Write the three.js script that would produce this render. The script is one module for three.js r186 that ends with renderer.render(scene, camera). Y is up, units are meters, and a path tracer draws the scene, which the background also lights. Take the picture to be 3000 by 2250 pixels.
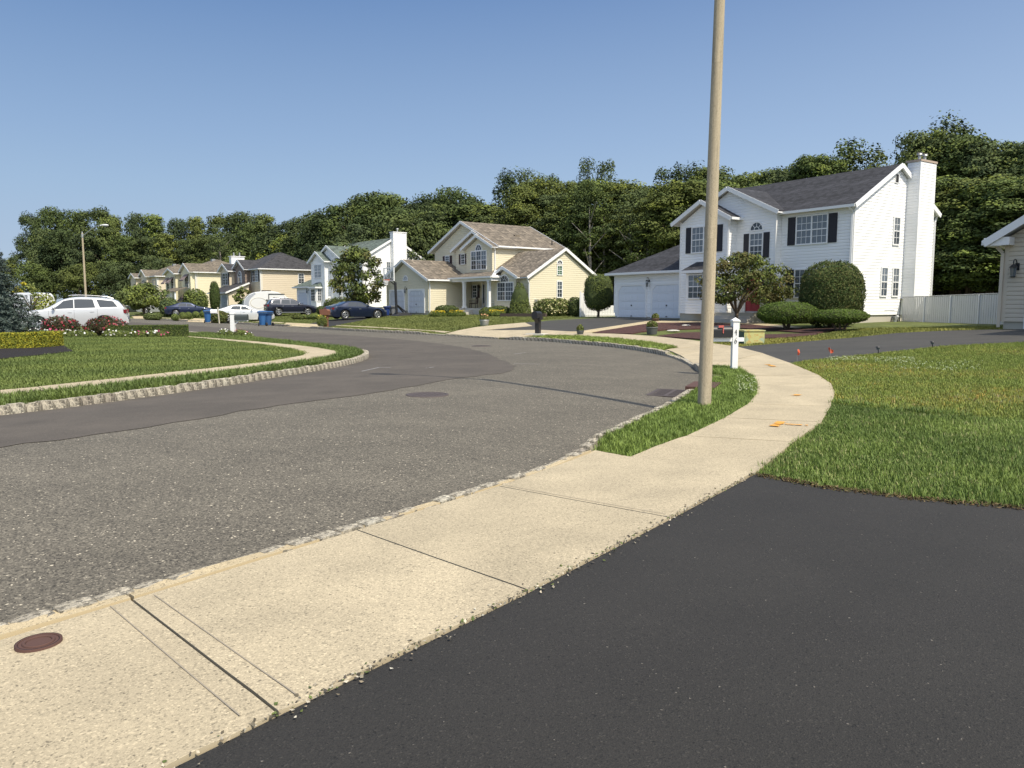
import * as THREE from 'three';
import { mergeGeometries } from 'three/addons/utils/BufferGeometryUtils.js';

// ---------------------------------------------------------------- camera, sky, sun, exposure
const scene = new THREE.Scene();
const FPX = 2253, EYE = 1.65, PITCH = Math.atan((1125 - 890) / FPX);
const camera = new THREE.PerspectiveCamera(2 * Math.atan(1125 / FPX) * 180 / Math.PI, 4 / 3, 0.1, 1500);
camera.position.set(0, EYE, 0);
camera.rotation.set(-PITCH, 0, 0);
const SUN_AZ = 40 * Math.PI / 180, SUN_EL = 54 * Math.PI / 180;
const sunDir = new THREE.Vector3(Math.sin(SUN_AZ) * Math.cos(SUN_EL), Math.sin(SUN_EL), Math.cos(SUN_AZ) * Math.cos(SUN_EL));
{
  const w = 512, h = 256, d = new Float32Array(w * h * 4);
  const stops = [[-90, .15, .15, .13], [-2, .30, .32, .32], [0, .49, .58, .67], [4, .425, .53, .667], [7.7, .368, .492, .655], [11.4, .305, .425, .615], [22, .146, .246, .455], [45, .125, .225, .44], [90, .09, .17, .37]];
  for (let j = 0; j < h; j++) for (let i = 0; i < w; i++) {
    const el = ((j + .5) / h - .5) * 180, az = (i + .5) / w * 2 * Math.PI;
    let k = 0; while (k < stops.length - 2 && stops[k + 1][0] < el) k++;
    const a = stops[k], b = stops[k + 1], t = Math.min(1, Math.max(0, (el - a[0]) / (b[0] - a[0])));
    const e = el * Math.PI / 180, q = (j * w + i) * 4;
    // air brightens towards the sun (the lobe of scattered light round it)
    const dir = [Math.cos(e) * Math.cos(az - Math.PI * 1.0), Math.sin(e), Math.cos(e) * Math.sin(az - Math.PI * 1.0)];
    const c0 = dir[0] * sunDir.x + dir[1] * sunDir.y + dir[2] * sunDir.z, c = Math.max(0, c0), g = el > 0 ? .95 * Math.pow(c, 8) + .5 * Math.pow(c, 2.5) + .15 * c0 : 0;
    for (let m = 0; m < 3; m++) d[q + m] = a[m + 1] + (b[m + 1] - a[m + 1]) * t + g * [1, .97, .9][m];
    d[q + 3] = 1;
  }
  const t = new THREE.DataTexture(d, w, h, THREE.RGBAFormat, THREE.FloatType);
  t.mapping = THREE.EquirectangularReflectionMapping; t.magFilter = t.minFilter = THREE.LinearFilter; t.wrapS = THREE.RepeatWrapping; t.needsUpdate = true;
  scene.background = t; scene.environment = t;
}
const sun = new THREE.DirectionalLight(new THREE.Color().setRGB(1, .91, .75), 4.15);
sun.position.copy(sunDir).multiplyScalar(150).add(new THREE.Vector3(0, 0, -40)); sun.target.position.set(0, 0, -40);
sun.castShadow = true; sun.shadow.mapSize.set(4096, 4096);
Object.assign(sun.shadow.camera, { left: -110, right: 110, top: 110, bottom: -110, near: 1, far: 400 });
scene.add(sun, sun.target);
const renderer = new THREE.WebGLRenderer({ antialias: true });
renderer.toneMapping = THREE.LinearToneMapping; renderer.toneMappingExposure = 1.2;
renderer.shadowMap.enabled = true; renderer.setSize(1024, 768);

// ---------------------------------------------------------------- small helpers
const V = (x, y, z) => new THREE.Vector3(x, y, z);
function rng(seed) { let a = seed >>> 0; return () => { a = (a + 0x6D2B79F5) | 0; let t = Math.imul(a ^ (a >>> 15), 1 | a); t = (t + Math.imul(t ^ (t >>> 7), 61 | t)) ^ t; return ((t ^ (t >>> 14)) >>> 0) / 4294967296; }; }
const lerp = (a, b, t) => a + (b - a) * t, clamp = (x, a = 0, b = 1) => Math.min(b, Math.max(a, x));
const sm = (a, b, x) => { const t = clamp((x - a) / (b - a)); return t * t * (3 - 2 * t); };
const hash2 = (i, j, s = 0) => { let h = Math.imul(i | 0, 374761393) ^ Math.imul(j | 0, 668265263) ^ Math.imul(s + 1, 1442695041); h = Math.imul(h ^ (h >>> 13), 1274126177); return ((h ^ (h >>> 16)) >>> 0) / 4294967296; };
function noise(x, y, per = 0, s = 0) { const i = Math.floor(x), j = Math.floor(y), f = x - i, g = y - j, w = (a) => per ? ((a % per) + per) % per : a, u = f * f * (3 - 2 * f), v = g * g * (3 - 2 * g); return lerp(lerp(hash2(w(i), w(j), s), hash2(w(i + 1), w(j), s), u), lerp(hash2(w(i), w(j + 1), s), hash2(w(i + 1), w(j + 1), s), u), v); }
const used = {};
const numbered = (n) => { if (!(n in used)) { used[n] = 0; return n; } return n + '_' + String(++used[n]).padStart(3, '0'); };
function shadows(o) { o.traverse((m) => { if (m.isMesh) { m.castShadow = true; m.receiveShadow = true; } }); return o; }
function tag(o, label, category, group) { o.userData.label = label; o.userData.category = category; if (group) o.userData.group = group; return o; }
function thing(name, label, category, pos = [0, 0, 0], turn = 0, group) { const o = new THREE.Group(); o.name = numbered(name); o.position.set(...pos); o.rotation.y = turn; scene.add(o); return tag(o, label, category, group); }
const merge = (gs) => { const a = [].concat(gs).flat(Infinity).map((g) => { const n = g.index ? g.toNonIndexed() : g; for (const k of Object.keys(n.attributes)) if (!['position', 'normal', 'uv', 'color'].includes(k)) n.deleteAttribute(k); if (!n.attributes.uv) n.setAttribute('uv', new THREE.BufferAttribute(new Float32Array(n.attributes.position.count * 2), 2)); return n; }); const hasC = a.some((g) => g.attributes.color); if (hasC) for (const g of a) if (!g.attributes.color) g.setAttribute('color', new THREE.BufferAttribute(new Float32Array(g.attributes.position.count * 3).fill(1), 3)); return a.length === 1 ? a[0] : mergeGeometries(a); };
function part(name, gs, mat, parent) { const m = new THREE.Mesh(merge(gs), mat); m.name = name; m.castShadow = m.receiveShadow = true; parent.add(m); return m; }
function single(name, gs, mat, label, category, group) { const m = part(numbered(name), gs, mat, scene); return tag(m, label, category, group); }
function structure(name, gs, mat) { const m = part(numbered(name), gs, mat, scene); m.userData.kind = 'structure'; return m; }
const box = (x0, x1, y0, y1, z0, z1) => new THREE.BoxGeometry(Math.abs(x1 - x0), Math.abs(y1 - y0), Math.abs(z1 - z0)).translate((x0 + x1) / 2, (y0 + y1) / 2, (z0 + z1) / 2);
const cyl = (r0, r1, h, x = 0, y = 0, z = 0, n = 14) => new THREE.CylinderGeometry(r1, r0, h, n).translate(x, y + h / 2, z);
const sph = (r, x, y, z, sx = 1, sy = 1, sz = 1, n = 14) => new THREE.SphereGeometry(r, n, Math.ceil(n * .7)).scale(sx, sy, sz).translate(x, y, z);
const tube = (pts, r, n = 8, seg = 20) => new THREE.TubeGeometry(new THREE.CatmullRomCurve3(pts.map((p) => V(...p))), seg, r, n);
const lathe = (pts, n = 20) => new THREE.LatheGeometry(pts.map(([a, b]) => new THREE.Vector2(a, b)), n);
function beam(p, q, w, h, up = V(0, 1, 0)) { const a = V(...p), b = V(...q), d = b.clone().sub(a), L = d.length(); d.normalize(); const s = new THREE.Vector3().crossVectors(d, up).normalize(), u = new THREE.Vector3().crossVectors(s, d); return new THREE.BoxGeometry(L, h, w).applyMatrix4(new THREE.Matrix4().makeBasis(d, u, s).setPosition(a.add(b).multiplyScalar(.5))); }
function rod(p, q, r0, r1 = r0, n = 10) { const a = V(...p), b = V(...q), d = b.clone().sub(a), L = d.length(); return new THREE.CylinderGeometry(r1, r0, L, n).applyQuaternion(new THREE.Quaternion().setFromUnitVectors(V(0, 1, 0), d.normalize())).translate((a.x + b.x) / 2, (a.y + b.y) / 2, (a.z + b.z) / 2); }
// triangles from a flat vertex list
function tris(pos, uv, col) { const g = new THREE.BufferGeometry(); g.setAttribute('position', new THREE.BufferAttribute(new Float32Array(pos), 3)); g.setAttribute('uv', new THREE.BufferAttribute(new Float32Array(uv || pos.length / 3 * 2), 2)); if (col) g.setAttribute('color', new THREE.BufferAttribute(new Float32Array(col), 3)); g.computeVertexNormals(); return g; }
// metre-true uv on any geometry, along and up each face
function metreUV(g0, sc = 1) { const g = g0.index ? g0.toNonIndexed() : g0; g.computeVertexNormals(); const p = g.attributes.position, uv = new Float32Array(p.count * 2), a = V(), b = V(), c = V(), n = V(), t = V(), s = V(); for (let i = 0; i < p.count; i += 3) { a.fromBufferAttribute(p, i); b.fromBufferAttribute(p, i + 1); c.fromBufferAttribute(p, i + 2); n.crossVectors(s.subVectors(b, a), t.subVectors(c, a)).normalize(); if (Math.abs(n.y) > .97) { t.set(1, 0, 0); s.set(0, 0, 1); } else { t.set(n.z, 0, -n.x).normalize(); s.crossVectors(n, t); } [a, b, c].forEach((q, k) => { uv[(i + k) * 2] = q.dot(t) * sc; uv[(i + k) * 2 + 1] = q.dot(s) * sc; }); } g.setAttribute('uv', new THREE.BufferAttribute(uv, 2)); return g; }
// polygon plate (any planar 3D polygon, convex) with thickness below it
function plate(pts, th, dirn) { const P = pts.map((p) => V(...p)), n = new THREE.Vector3().crossVectors(P[1].clone().sub(P[0]), P[2].clone().sub(P[0])).normalize(); if (n.y < 0) n.negate(); const o = (dirn ? V(...dirn) : n.clone().negate()).multiplyScalar(th), Q = P.map((p) => p.clone().add(o)), out = [], t3 = (a, b, c) => out.push(a.x, a.y, a.z, b.x, b.y, b.z, c.x, c.y, c.z), cr = new THREE.Vector3().crossVectors(P[1].clone().sub(P[0]), P[2].clone().sub(P[0])), flip = cr.dot(n) < 0; for (let i = 1; i < P.length - 1; i++) { if (flip) { t3(P[0], P[i + 1], P[i]); t3(Q[0], Q[i], Q[i + 1]); } else { t3(P[0], P[i], P[i + 1]); t3(Q[0], Q[i + 1], Q[i]); } } for (let i = 0; i < P.length; i++) { const j = (i + 1) % P.length; if (flip) { t3(P[i], P[j], Q[j]); t3(P[i], Q[j], Q[i]); } else { t3(P[i], Q[j], P[j]); t3(P[i], Q[i], Q[j]); } } return tris(out); }

// ---------------------------------------------------------------- procedural textures and materials
function dataTex(n, fn, srgb = true, aniso = 8) { const d = new Uint8Array(n * n * 4); for (let j = 0; j < n; j++) for (let i = 0; i < n; i++) { const c = fn(i, j); const q = (j * n + i) * 4; d[q] = clamp(c[0], 0, 255); d[q + 1] = clamp(c[1], 0, 255); d[q + 2] = clamp(c[2], 0, 255); d[q + 3] = 255; } const t = new THREE.DataTexture(d, n, n, THREE.RGBAFormat); if (srgb) t.colorSpace = THREE.SRGBColorSpace; t.wrapS = t.wrapT = THREE.RepeatWrapping; t.magFilter = THREE.LinearFilter; t.minFilter = THREE.LinearMipmapLinearFilter; t.generateMipmaps = true; t.anisotropy = aniso; t.needsUpdate = true; return t; }
function speckles(n, count, r0, r1, seed, val) { const a = new Float32Array(n * n).fill(NaN), R = rng(seed); for (let k = 0; k < count; k++) { const cx = R() * n, cy = R() * n, r = lerp(r0, r1, R() * R()), e = .6 + R() * .7, v = val(R()), co = R() * 3.14, ca = Math.cos(co), sa = Math.sin(co); for (let y = Math.floor(cy - r * 1.4); y <= cy + r * 1.4; y++) for (let x = Math.floor(cx - r * 1.4); x <= cx + r * 1.4; x++) { const dx = x - cx, dy = y - cy, u = (dx * ca + dy * sa) / e, w = (dy * ca - dx * sa) * e; if (u * u + w * w < r * r) a[((y % n + n) % n) * n + ((x % n + n) % n)] = v; } } return a; }
const fbm = (x, y, per, s, o = 4) => { let v = 0, a = .5, p = per, k = 1; for (let i = 0; i < o; i++) { v += a * noise(x * k, y * k, p, s + i); a *= .5; k *= 2; p *= 2; } return v; };
const std = (c, r = .8, x = {}) => new THREE.MeshStandardMaterial({ color: Array.isArray(c) ? new THREE.Color().setRGB(...c) : c, roughness: r, ...x });
function ground(n, metres, base, stones, o = {}) {   // colour + bump from the same grains
  const a = speckles(n, stones.count, stones.r0, stones.r1, stones.seed, stones.val), fl = (i, j) => hash2(i, j, 77) - .5;
  const map = dataTex(n, (i, j) => { const m = fbm(i / n * 6, j / n * 6, 6, stones.seed) - .47, g = a[j * n + i], f = 1 + fl(i, j) * (o.grain ?? .25) + m * (o.mottle ?? .3) + (isNaN(g) ? 0 : g); return [base[0] * f, base[1] * f, base[2] * f]; });
  const bm = dataTex(n, (i, j) => { const g = a[j * n + i]; const v = 120 + fl(i, j) * 60 + (isNaN(g) ? -20 : g * (o.relief ?? 120)); return [v, v, v]; }, false);
  for (const t of [map, bm]) t.repeat.set(1 / metres, 1 / metres);
  return new THREE.MeshStandardMaterial({ map, bumpMap: bm, bumpScale: o.bump ?? .004, roughness: o.rough ?? .92, vertexColors: true });
}
const M = {};
M.road = ground(1024, 3.2, [94, 89, 79], { count: 72000, r0: 1.4, r1: 3.6, seed: 5, val: (r) => r < .988 ? (r - .5) * .85 : 1.15 }, { grain: .34, mottle: .2, relief: 90, bump: .006, rough: 1 });
M.patch = ground(1024, 3.2, [80, 74, 67], { count: 60000, r0: 1, r1: 2.6, seed: 9, val: (r) => r < .997 ? (r - .45) * .42 : .8 }, { grain: .26, mottle: .22, relief: 60, bump: .004, rough: 1 });
M.concrete = ground(1024, 2.4, [172, 159, 133], { count: 62000, r0: 1.2, r1: 3.4, seed: 13, val: (r) => r < .05 ? -.3 : (r - .55) * .36 }, { grain: .16, mottle: .14, relief: 70, bump: .004, rough: 1 });
M.gutterConcrete = ground(1024, 1.6, [180, 164, 132], { count: 20000, r0: 1, r1: 5, seed: 14, val: (r) => r < .5 ? -.1 - r * .6 : .02 + r * .1 }, { grain: .2, mottle: .2, relief: 90, bump: .006, rough: .95 });
M.sealed = ground(1024, 3.0, [40, 38, 35], { count: 46000, r0: .8, r1: 2.1, seed: 17, val: (r) => r < .994 ? (r - .5) * 1.0 : 1.7 }, { grain: .45, mottle: .22, relief: 60, bump: .010, rough: .88 });
M.oldDrive = ground(512, 3.0, [62, 60, 56], { count: 8000, r0: 1, r1: 2.2, seed: 18, val: (r) => r * .4 - .2 }, { grain: .2, mottle: .25, relief: 60, bump: .003, rough: .85 });
M.soil = ground(512, 3.0, [84, 92, 40], { count: 14000, r0: 1, r1: 3, seed: 21, val: (r) => r - .55 }, { grain: .5, mottle: .5, relief: 120, bump: .02, rough: 1 });
M.mulchRed = ground(512, 1.5, [72, 46, 41], { count: 7000, r0: 2, r1: 6, seed: 23, val: (r) => r * 1.1 - .55 }, { grain: .4, mottle: .3, relief: 120, bump: .03, rough: 1 });
M.mulchBlack = ground(512, 1.5, [32, 26, 24], { count: 7000, r0: 2, r1: 6, seed: 24, val: (r) => r * 1.0 - .5 }, { grain: .4, mottle: .3, relief: 120, bump: .03, rough: 1 });
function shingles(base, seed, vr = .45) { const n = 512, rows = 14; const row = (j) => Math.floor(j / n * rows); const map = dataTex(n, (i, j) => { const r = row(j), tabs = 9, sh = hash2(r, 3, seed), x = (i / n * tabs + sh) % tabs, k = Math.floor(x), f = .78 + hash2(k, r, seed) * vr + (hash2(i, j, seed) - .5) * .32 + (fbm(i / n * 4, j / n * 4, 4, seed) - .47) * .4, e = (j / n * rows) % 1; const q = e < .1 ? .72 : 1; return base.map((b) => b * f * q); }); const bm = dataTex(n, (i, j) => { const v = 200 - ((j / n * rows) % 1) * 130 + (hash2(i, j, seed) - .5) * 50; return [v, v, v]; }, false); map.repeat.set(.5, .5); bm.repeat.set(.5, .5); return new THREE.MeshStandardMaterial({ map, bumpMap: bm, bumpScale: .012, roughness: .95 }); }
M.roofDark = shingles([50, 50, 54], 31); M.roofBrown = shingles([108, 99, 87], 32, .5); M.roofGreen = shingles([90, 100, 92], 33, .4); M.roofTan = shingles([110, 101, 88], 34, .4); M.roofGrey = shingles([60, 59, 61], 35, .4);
const plain = (c, r, s = 0, x) => std(c, r, x);
M.vinylWhite = std([.88, .88, .87], .75); M.vinylBeige = std([.70, .64, .475], .7); M.vinylTan = std([.66, .57, .43], .7); M.vinylYellow = std([.74, .68, .48], .7); M.vinylGrey = std([.52, .47, .40], .65); M.vinylPale = std([.74, .76, .78], .62);
M.trim = std([.82, .82, .81], .5); M.trimBeige = std([.72, .68, .58], .55);
M.foundation = std([.46, .43, .36], .95); M.brick = std([.24, .19, .16], .95);
M.shutterBlack = std([.018, .018, .026], .6); M.shutterWine = std([.045, .02, .02], .6);
M.glass = new THREE.MeshPhysicalMaterial({ color: new THREE.Color().setRGB(.035, .045, .055), roughness: .05, metalness: 0, specularIntensity: 1, ior: 1.6 });
M.glassCurtain = new THREE.MeshPhysicalMaterial({ color: new THREE.Color().setRGB(.10, .12, .14), roughness: .12, clearcoat: 1, clearcoatRoughness: .04 });
M.glassGreen = new THREE.MeshPhysicalMaterial({ color: new THREE.Color().setRGB(.05, .13, .07), roughness: .05, clearcoat: 1 });
M.carGlass = new THREE.MeshPhysicalMaterial({ color: new THREE.Color().setRGB(.02, .025, .03), roughness: .04, ior: 1.6, clearcoat: 1 });
M.black = std([.018, .018, .02], .45); M.blackMatte = std([.02, .02, .022], .9); M.rubber = std([.025, .025, .025], .9);
M.alu = std([.62, .62, .62], .32, { metalness: .9 }); M.galv = std([.42, .43, .43], .5, { metalness: .7 });
M.garageDoor = std([.72, .75, .79], .6); M.redDoor = std([.42, .02, .03], .4); M.whitePaint = std([.82, .82, .81], .45);
M.rust = std([.085, .042, .033], .9); M.iron = std([.075, .06, .058], .8);
M.wood = std([.20, .085, .05], .8); M.timber = std([.09, .065, .05], .9); M.stone = std([.5, .47, .42], .95);
const barkTex = dataTex(256, (i, j) => { const f = .7 + fbm(i / 256 * 24, j / 256 * 5, 8, 41) * .7 + (hash2(i, j, 42) - .5) * .2; return [96 * f, 84 * f, 72 * f]; });
M.bark = new THREE.MeshStandardMaterial({ map: barkTex, roughness: .95 });
const poleTex = dataTex(512, (i, j) => { const f = 1 + (hash2(i, j, 51) - .5) * .34 + (fbm(i / 512 * 10, j / 512 * 4, 10, 52) - .47) * .3 + (noise(i / 5, j / 5, 0, 53) > .8 ? -.16 : 0); return [174 * f, 161 * f, 137 * f]; });
M.poleConcrete = new THREE.MeshStandardMaterial({ map: poleTex, bumpMap: poleTex, bumpScale: .002, roughness: .95 });
// ---------------------------------------------------------------- terrain: the bent road between two curb lines, yards rising behind it
function smoothLine(pts, step = .6) { const c = new THREE.CatmullRomCurve3(pts.map(([x, z]) => V(x, 0, z)), false, 'centripetal'); return c.getSpacedPoints(Math.ceil(c.getLength() / step)).map((p) => [p.x, p.z]); }
const RC = smoothLine([[-34, 48], [-14, 15], [-8, 5.3], [-4.9, -.3], [-2.57, -3.71], [-2.12, -4.24], [-1.64, -4.84], [-1.12, -5.48], [-.63, -6.15], [.06, -7.09], [.45, -7.75], [.78, -8.4], [1.15, -9.15], [1.6, -10.1], [2.25, -11.45], [3.2, -13.75], [4.1, -16], [4.6, -19.2], [4.88, -22.5], [4.8, -24.9], [4.09, -28.4], [2.98, -31], [1.6, -33.5], [0, -35.4], [-4.6, -41.2], [-10.3, -47.3], [-13.5, -51.6], [-16.8, -56.6], [-21, -61.5], [-26.9, -68.4], [-33, -74.8], [-43, -85], [-72, -115], [-130, -175]]);
const LC = smoothLine([[-46, 43], [-22, 12], [-13, -2], [-9.2, -8.2], [-7.59, -11.28], [-7.07, -12.2], [-6.56, -13.35], [-5.97, -14.86], [-5.33, -17.07], [-4.68, -19.4], [-4.36, -21.3], [-4.36, -23.2], [-4.7, -24.9], [-5.4, -26.4], [-6.5, -27.9], [-9.1, -31.4], [-12.6, -36], [-17, -41.5], [-25, -51], [-38, -65], [-78, -106], [-138, -166]]);
const ROAD = RC.concat(LC.slice().reverse());
function segDist(line, x, z, closed) { let best = 1e9, bi = 0, bx = 0, bz = 0; const n = line.length - (closed ? 0 : 1); for (let i = 0; i < n; i++) { const a = line[i], b = line[(i + 1) % line.length], dx = b[0] - a[0], dz = b[1] - a[1], t = clamp(((x - a[0]) * dx + (z - a[1]) * dz) / (dx * dx + dz * dz || 1)), ex = x - a[0] - dx * t, ez = z - a[1] - dz * t, d = ex * ex + ez * ez; if (d < best) { best = d; bi = i + t; bx = a[0] + dx * t; bz = a[1] + dz * t; } } return [Math.sqrt(best), bi, bx, bz]; }
function inside(poly, x, z) { let c = false; for (let i = 0, j = poly.length - 1; i < poly.length; j = i++) { const a = poly[i], b = poly[j]; if ((a[1] > z) !== (b[1] > z) && x < (b[0] - a[0]) * (z - a[1]) / (b[1] - a[1]) + a[0]) c = !c; } return c; }
const sdPoly = (poly) => (x, z) => segDist(poly, x, z, true)[0] * (inside(poly, x, z) ? 1 : -1);
const roadSD = (x, z) => { const d = Math.min(segDist(RC, x, z)[0], segDist(LC, x, z)[0]); return inside(ROAD, x, z) ? d : -d; };
// dropped kerbs where drives meet the road (given by z of the nearest point of the right curb)
const drop = (cz) => 1 - Math.min(1, sm(-8.8, -8.0, cz) + sm(-19.3, -20.1, cz) * (1 - sm(-24.0, -24.7, cz)) + sm(-35.2, -36, cz) * (1 - sm(-41, -41.8, cz)) + sm(-51.3, -52, cz) * (1 - sm(-55.2, -55.8, cz)) + sm(-64.5, -65, cz) * (1 - sm(-69.6, -70.2, cz)) + sm(-79, -79.5, cz) * (1 - sm(-84, -84.5, cz)));
const cacheT = new Map();
function T(x, z) {
  const key = Math.round(x * 100) * 100003 + Math.round(z * 100); const hit = cacheT.get(key); if (hit !== undefined) return hit;
  const r = segDist(RC, x, z), l = segDist(LC, x, z); let h;
  if (inside(ROAD, x, z)) { const d = Math.min(r[0], l[0]), k = 1 - clamp(d / 4.6); h = .12 * (1 - k * k); }
  else if (r[0] < l[0]) { const d = r[0], s = lerp(.010, .047, sm(-13, -24, z)), cap = lerp(.78, 1.2, sm(-66, -84, z)) , c = lerp(.03, .13, drop(r[3])); let y = lerp(c, .13, clamp(d / 1.9)) + s * Math.max(0, d - 1.5); const k = cap - .2; if (y > k) y = k + .2 * (1 - Math.exp(-(y - k) / .2)); h = y; }
  else { const d = l[0]; h = .13 + .014 * Math.max(0, d - 1.5); h = Math.min(h, .5); }
  if (cacheT.size < 900000) cacheT.set(key, h);
  return h;
}
const roadH = (x, z) => { const k = 1 - clamp(Math.min(segDist(RC, x, z)[0], segDist(LC, x, z)[0]) / 4.6); return .12 * (1 - k * k); };
const lawnH = (x, z) => inside(ROAD, x, z) ? (() => { const r = segDist(RC, x, z), l = segDist(LC, x, z); return r[0] < l[0] ? lerp(.03, .13, drop(r[3])) : .13; })() : T(x, z) - (z > -8.7 && z < 6 && x < 3 && segDist(RC, x, z)[0] < 1.9 + .35 * clamp(-z - 4) ? .1 : 0);
const cp = Math.cos(PITCH), sp = Math.sin(PITCH);
function ray(px, py) { const x = (px - 1500) / FPX, y = -(py - 1125) / FPX; return [x, y * cp - sp, -y * sp - cp]; }
// the point of the terrain seen at a place of the photograph (3000 x 2250)
function at(px, py) { const r = ray(px, py); let t0 = 1, t = 1; for (; t < 300; t *= 1.01) { if (EYE + r[1] * t < T(r[0] * t, r[2] * t)) break; t0 = t; } for (let k = 0; k < 18; k++) { const m = (t0 + t) / 2; if (EYE + r[1] * m < T(r[0] * m, r[2] * m)) t = m; else t0 = m; } return [r[0] * t, T(r[0] * t, r[2] * t), r[2] * t]; }
const atD = (px, py, d) => { const r = ray(px, py), t = -d / r[2]; return [r[0] * t, EYE + r[1] * t, -d]; };
const gd = (px, d) => { const x = (px - 1500) / FPX * (d * cp + 1.2 * sp); return [x, T(x, -d), -d]; };   // stands on the ground at depth d
const poly = (pts) => pts.map(([a, b]) => { const p = at(a, b); return [p[0], p[2]]; });
const off = ([x, z], dx, dz) => [x + dx, z + dz];
// a sheet over a grid, cut exactly where field = 0
function sheet(field, height, [x0, x1, z0, z1], cell, tint) {
  const nx = Math.ceil((x1 - x0) / cell), nz = Math.ceil((z1 - z0) / cell), pos = [], uv = [], col = [];
  const f = new Float32Array((nx + 1) * (nz + 1)); for (let j = 0; j <= nz; j++) for (let i = 0; i <= nx; i++) f[j * (nx + 1) + i] = field(x0 + i * cell, z0 + j * cell);
  const emit = (p) => { pos.push(p[0], height(p[0], p[1]), p[1]); uv.push(p[0], p[1]); const c = tint ? tint(p[0], p[1]) : 1; Array.isArray(c) ? col.push(...c) : col.push(c, c, c); };
  const tri = (a, b, c) => { const P = [a, b, c], o = []; for (let i = 0; i < 3; i++) { const p = P[i], q = P[(i + 1) % 3]; if (p[2] >= 0) o.push(p); if ((p[2] >= 0) !== (q[2] >= 0)) { const t = p[2] / (p[2] - q[2]); o.push([lerp(p[0], q[0], t), lerp(p[1], q[1], t), 0]); } } for (let i = 1; i < o.length - 1; i++) { emit(o[0]); emit(o[i + 1]); emit(o[i]); } };
  for (let j = 0; j < nz; j++) for (let i = 0; i < nx; i++) { const g = (a, b) => [x0 + (i + a) * cell, z0 + (j + b) * cell, f[(j + b) * (nx + 1) + i + a]]; const A = g(0, 0), B = g(1, 0), C = g(1, 1), D = g(0, 1); if (A[2] < 0 && B[2] < 0 && C[2] < 0 && D[2] < 0) continue; tri(A, B, C); tri(A, C, D); }
  return tris(pos, uv, col);
}
const bounds = (p, m = 1) => [Math.min(...p.map((q) => q[0])) - m, Math.max(...p.map((q) => q[0])) + m, Math.min(...p.map((q) => q[1])) - m, Math.max(...p.map((q) => q[1])) + m];
const patchy = (a, s, seed, base = 1) => (x, z) => base + (fbm(x * s + 40, z * s + 40, 64, seed, 3) - .44) * a;

function structGroup(name) { const g = new THREE.Group(); g.name = numbered(name); g.userData.kind = 'structure'; scene.add(g); return g; }

// far ground, lawns, road
structure('ground', sheet(() => 1, (x, z) => { const d = segDist(ROAD, x, z, true)[0]; return inside(ROAD, x, z) || d < 9 ? -.45 : T(x, z) - .12; }, [-480, 480, -640, 140], 8, patchy(.5, .05, 3)), M.soil);
const NEAR = [-62, 40, -104, 14];
const lawn = structure('lawn', sheet((x, z) => -roadSD(x, z) - .04, lawnH, NEAR, .5, patchy(.6, .35, 4)), M.soil);
structure('road', sheet((x, z) => roadSD(x, z) + .06, roadH, NEAR, .5, patchy(.22, .22, 6)), M.road);
structure('far_road', sheet((x, z) => Math.min(roadSD(x, z), Math.max(-62 - x, -104 - z)), roadH, [-135, -40, -172, -85], 2, () => 1), M.patch);
// smoother strip of newer asphalt along the other curb
const PB = smoothLine([[-9.5, 1], [-6.5, -6], [-5.53, -8.18], [-4.86, -8.99], [-4.21, -10.2], [-3.3, -12.0], [-2.3, -13.2], [-1.38, -15.3], [0, -17.6], [-.3, -21], [-1.2, -25.5], [-3.2, -30.5], [-8, -37.5], [-14, -44], [-24, -56], [-40, -73], [-60, -94]]);
const patchPoly = PB.concat(LC.filter((p) => p[1] < 0 && p[1] > -96).reverse());
structure('newer_asphalt', sheet((x, z) => Math.min(sdPoly(patchPoly)(x, z) + (noise(x * 3, z * 3, 0, 8) - .5) * .22, roadSD(x, z) + .05), (x, z) => roadH(x, z) + .006, [-62, 2, -98, 2], .5, patchy(.3, .3, 7)), M.patch);

// the polygon P cut exactly into grid cells, each cell draped on height
function plan(P, height, cell, tint) {
  const b = bounds(P, .01), pos = [], uv = [], col = [], clip = (Q, ax, v, s) => { const o = []; for (let i = 0; i < Q.length; i++) { const p = Q[i], q = Q[(i + 1) % Q.length], a = (p[ax] - v) * s, c = (q[ax] - v) * s; if (a >= 0) o.push(p); if ((a >= 0) !== (c >= 0)) { const t = a / (a - c); o.push([lerp(p[0], q[0], t), lerp(p[1], q[1], t)]); } } return o; };
  for (let z = Math.floor(b[2] / cell) * cell; z < b[3]; z += cell) { const row = clip(clip(P, 1, z, 1), 1, z + cell, -1); if (row.length < 3) continue; for (let x = Math.floor(b[0] / cell) * cell; x < b[1]; x += cell) { const c = clip(clip(row, 0, x, 1), 0, x + cell, -1); if (c.length < 3) continue; const v = c.map((p) => new THREE.Vector2(p[0], p[1])); if (Math.abs(THREE.ShapeUtils.area(v)) < 1e-6) continue; const cw = THREE.ShapeUtils.isClockWise(v); for (const f of THREE.ShapeUtils.triangulateShape(cw ? v.slice().reverse() : v, [])) { const w = cw ? v.slice().reverse() : v; for (const k of [f[0], f[2], f[1]]) { const q = w[k]; pos.push(q.x, height(q.x, q.y), q.y); uv.push(q.x, q.y); const t = tint(q.x, q.y); col.push(t, t, t); } } } }
  return tris(pos, uv, col);
}
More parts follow.
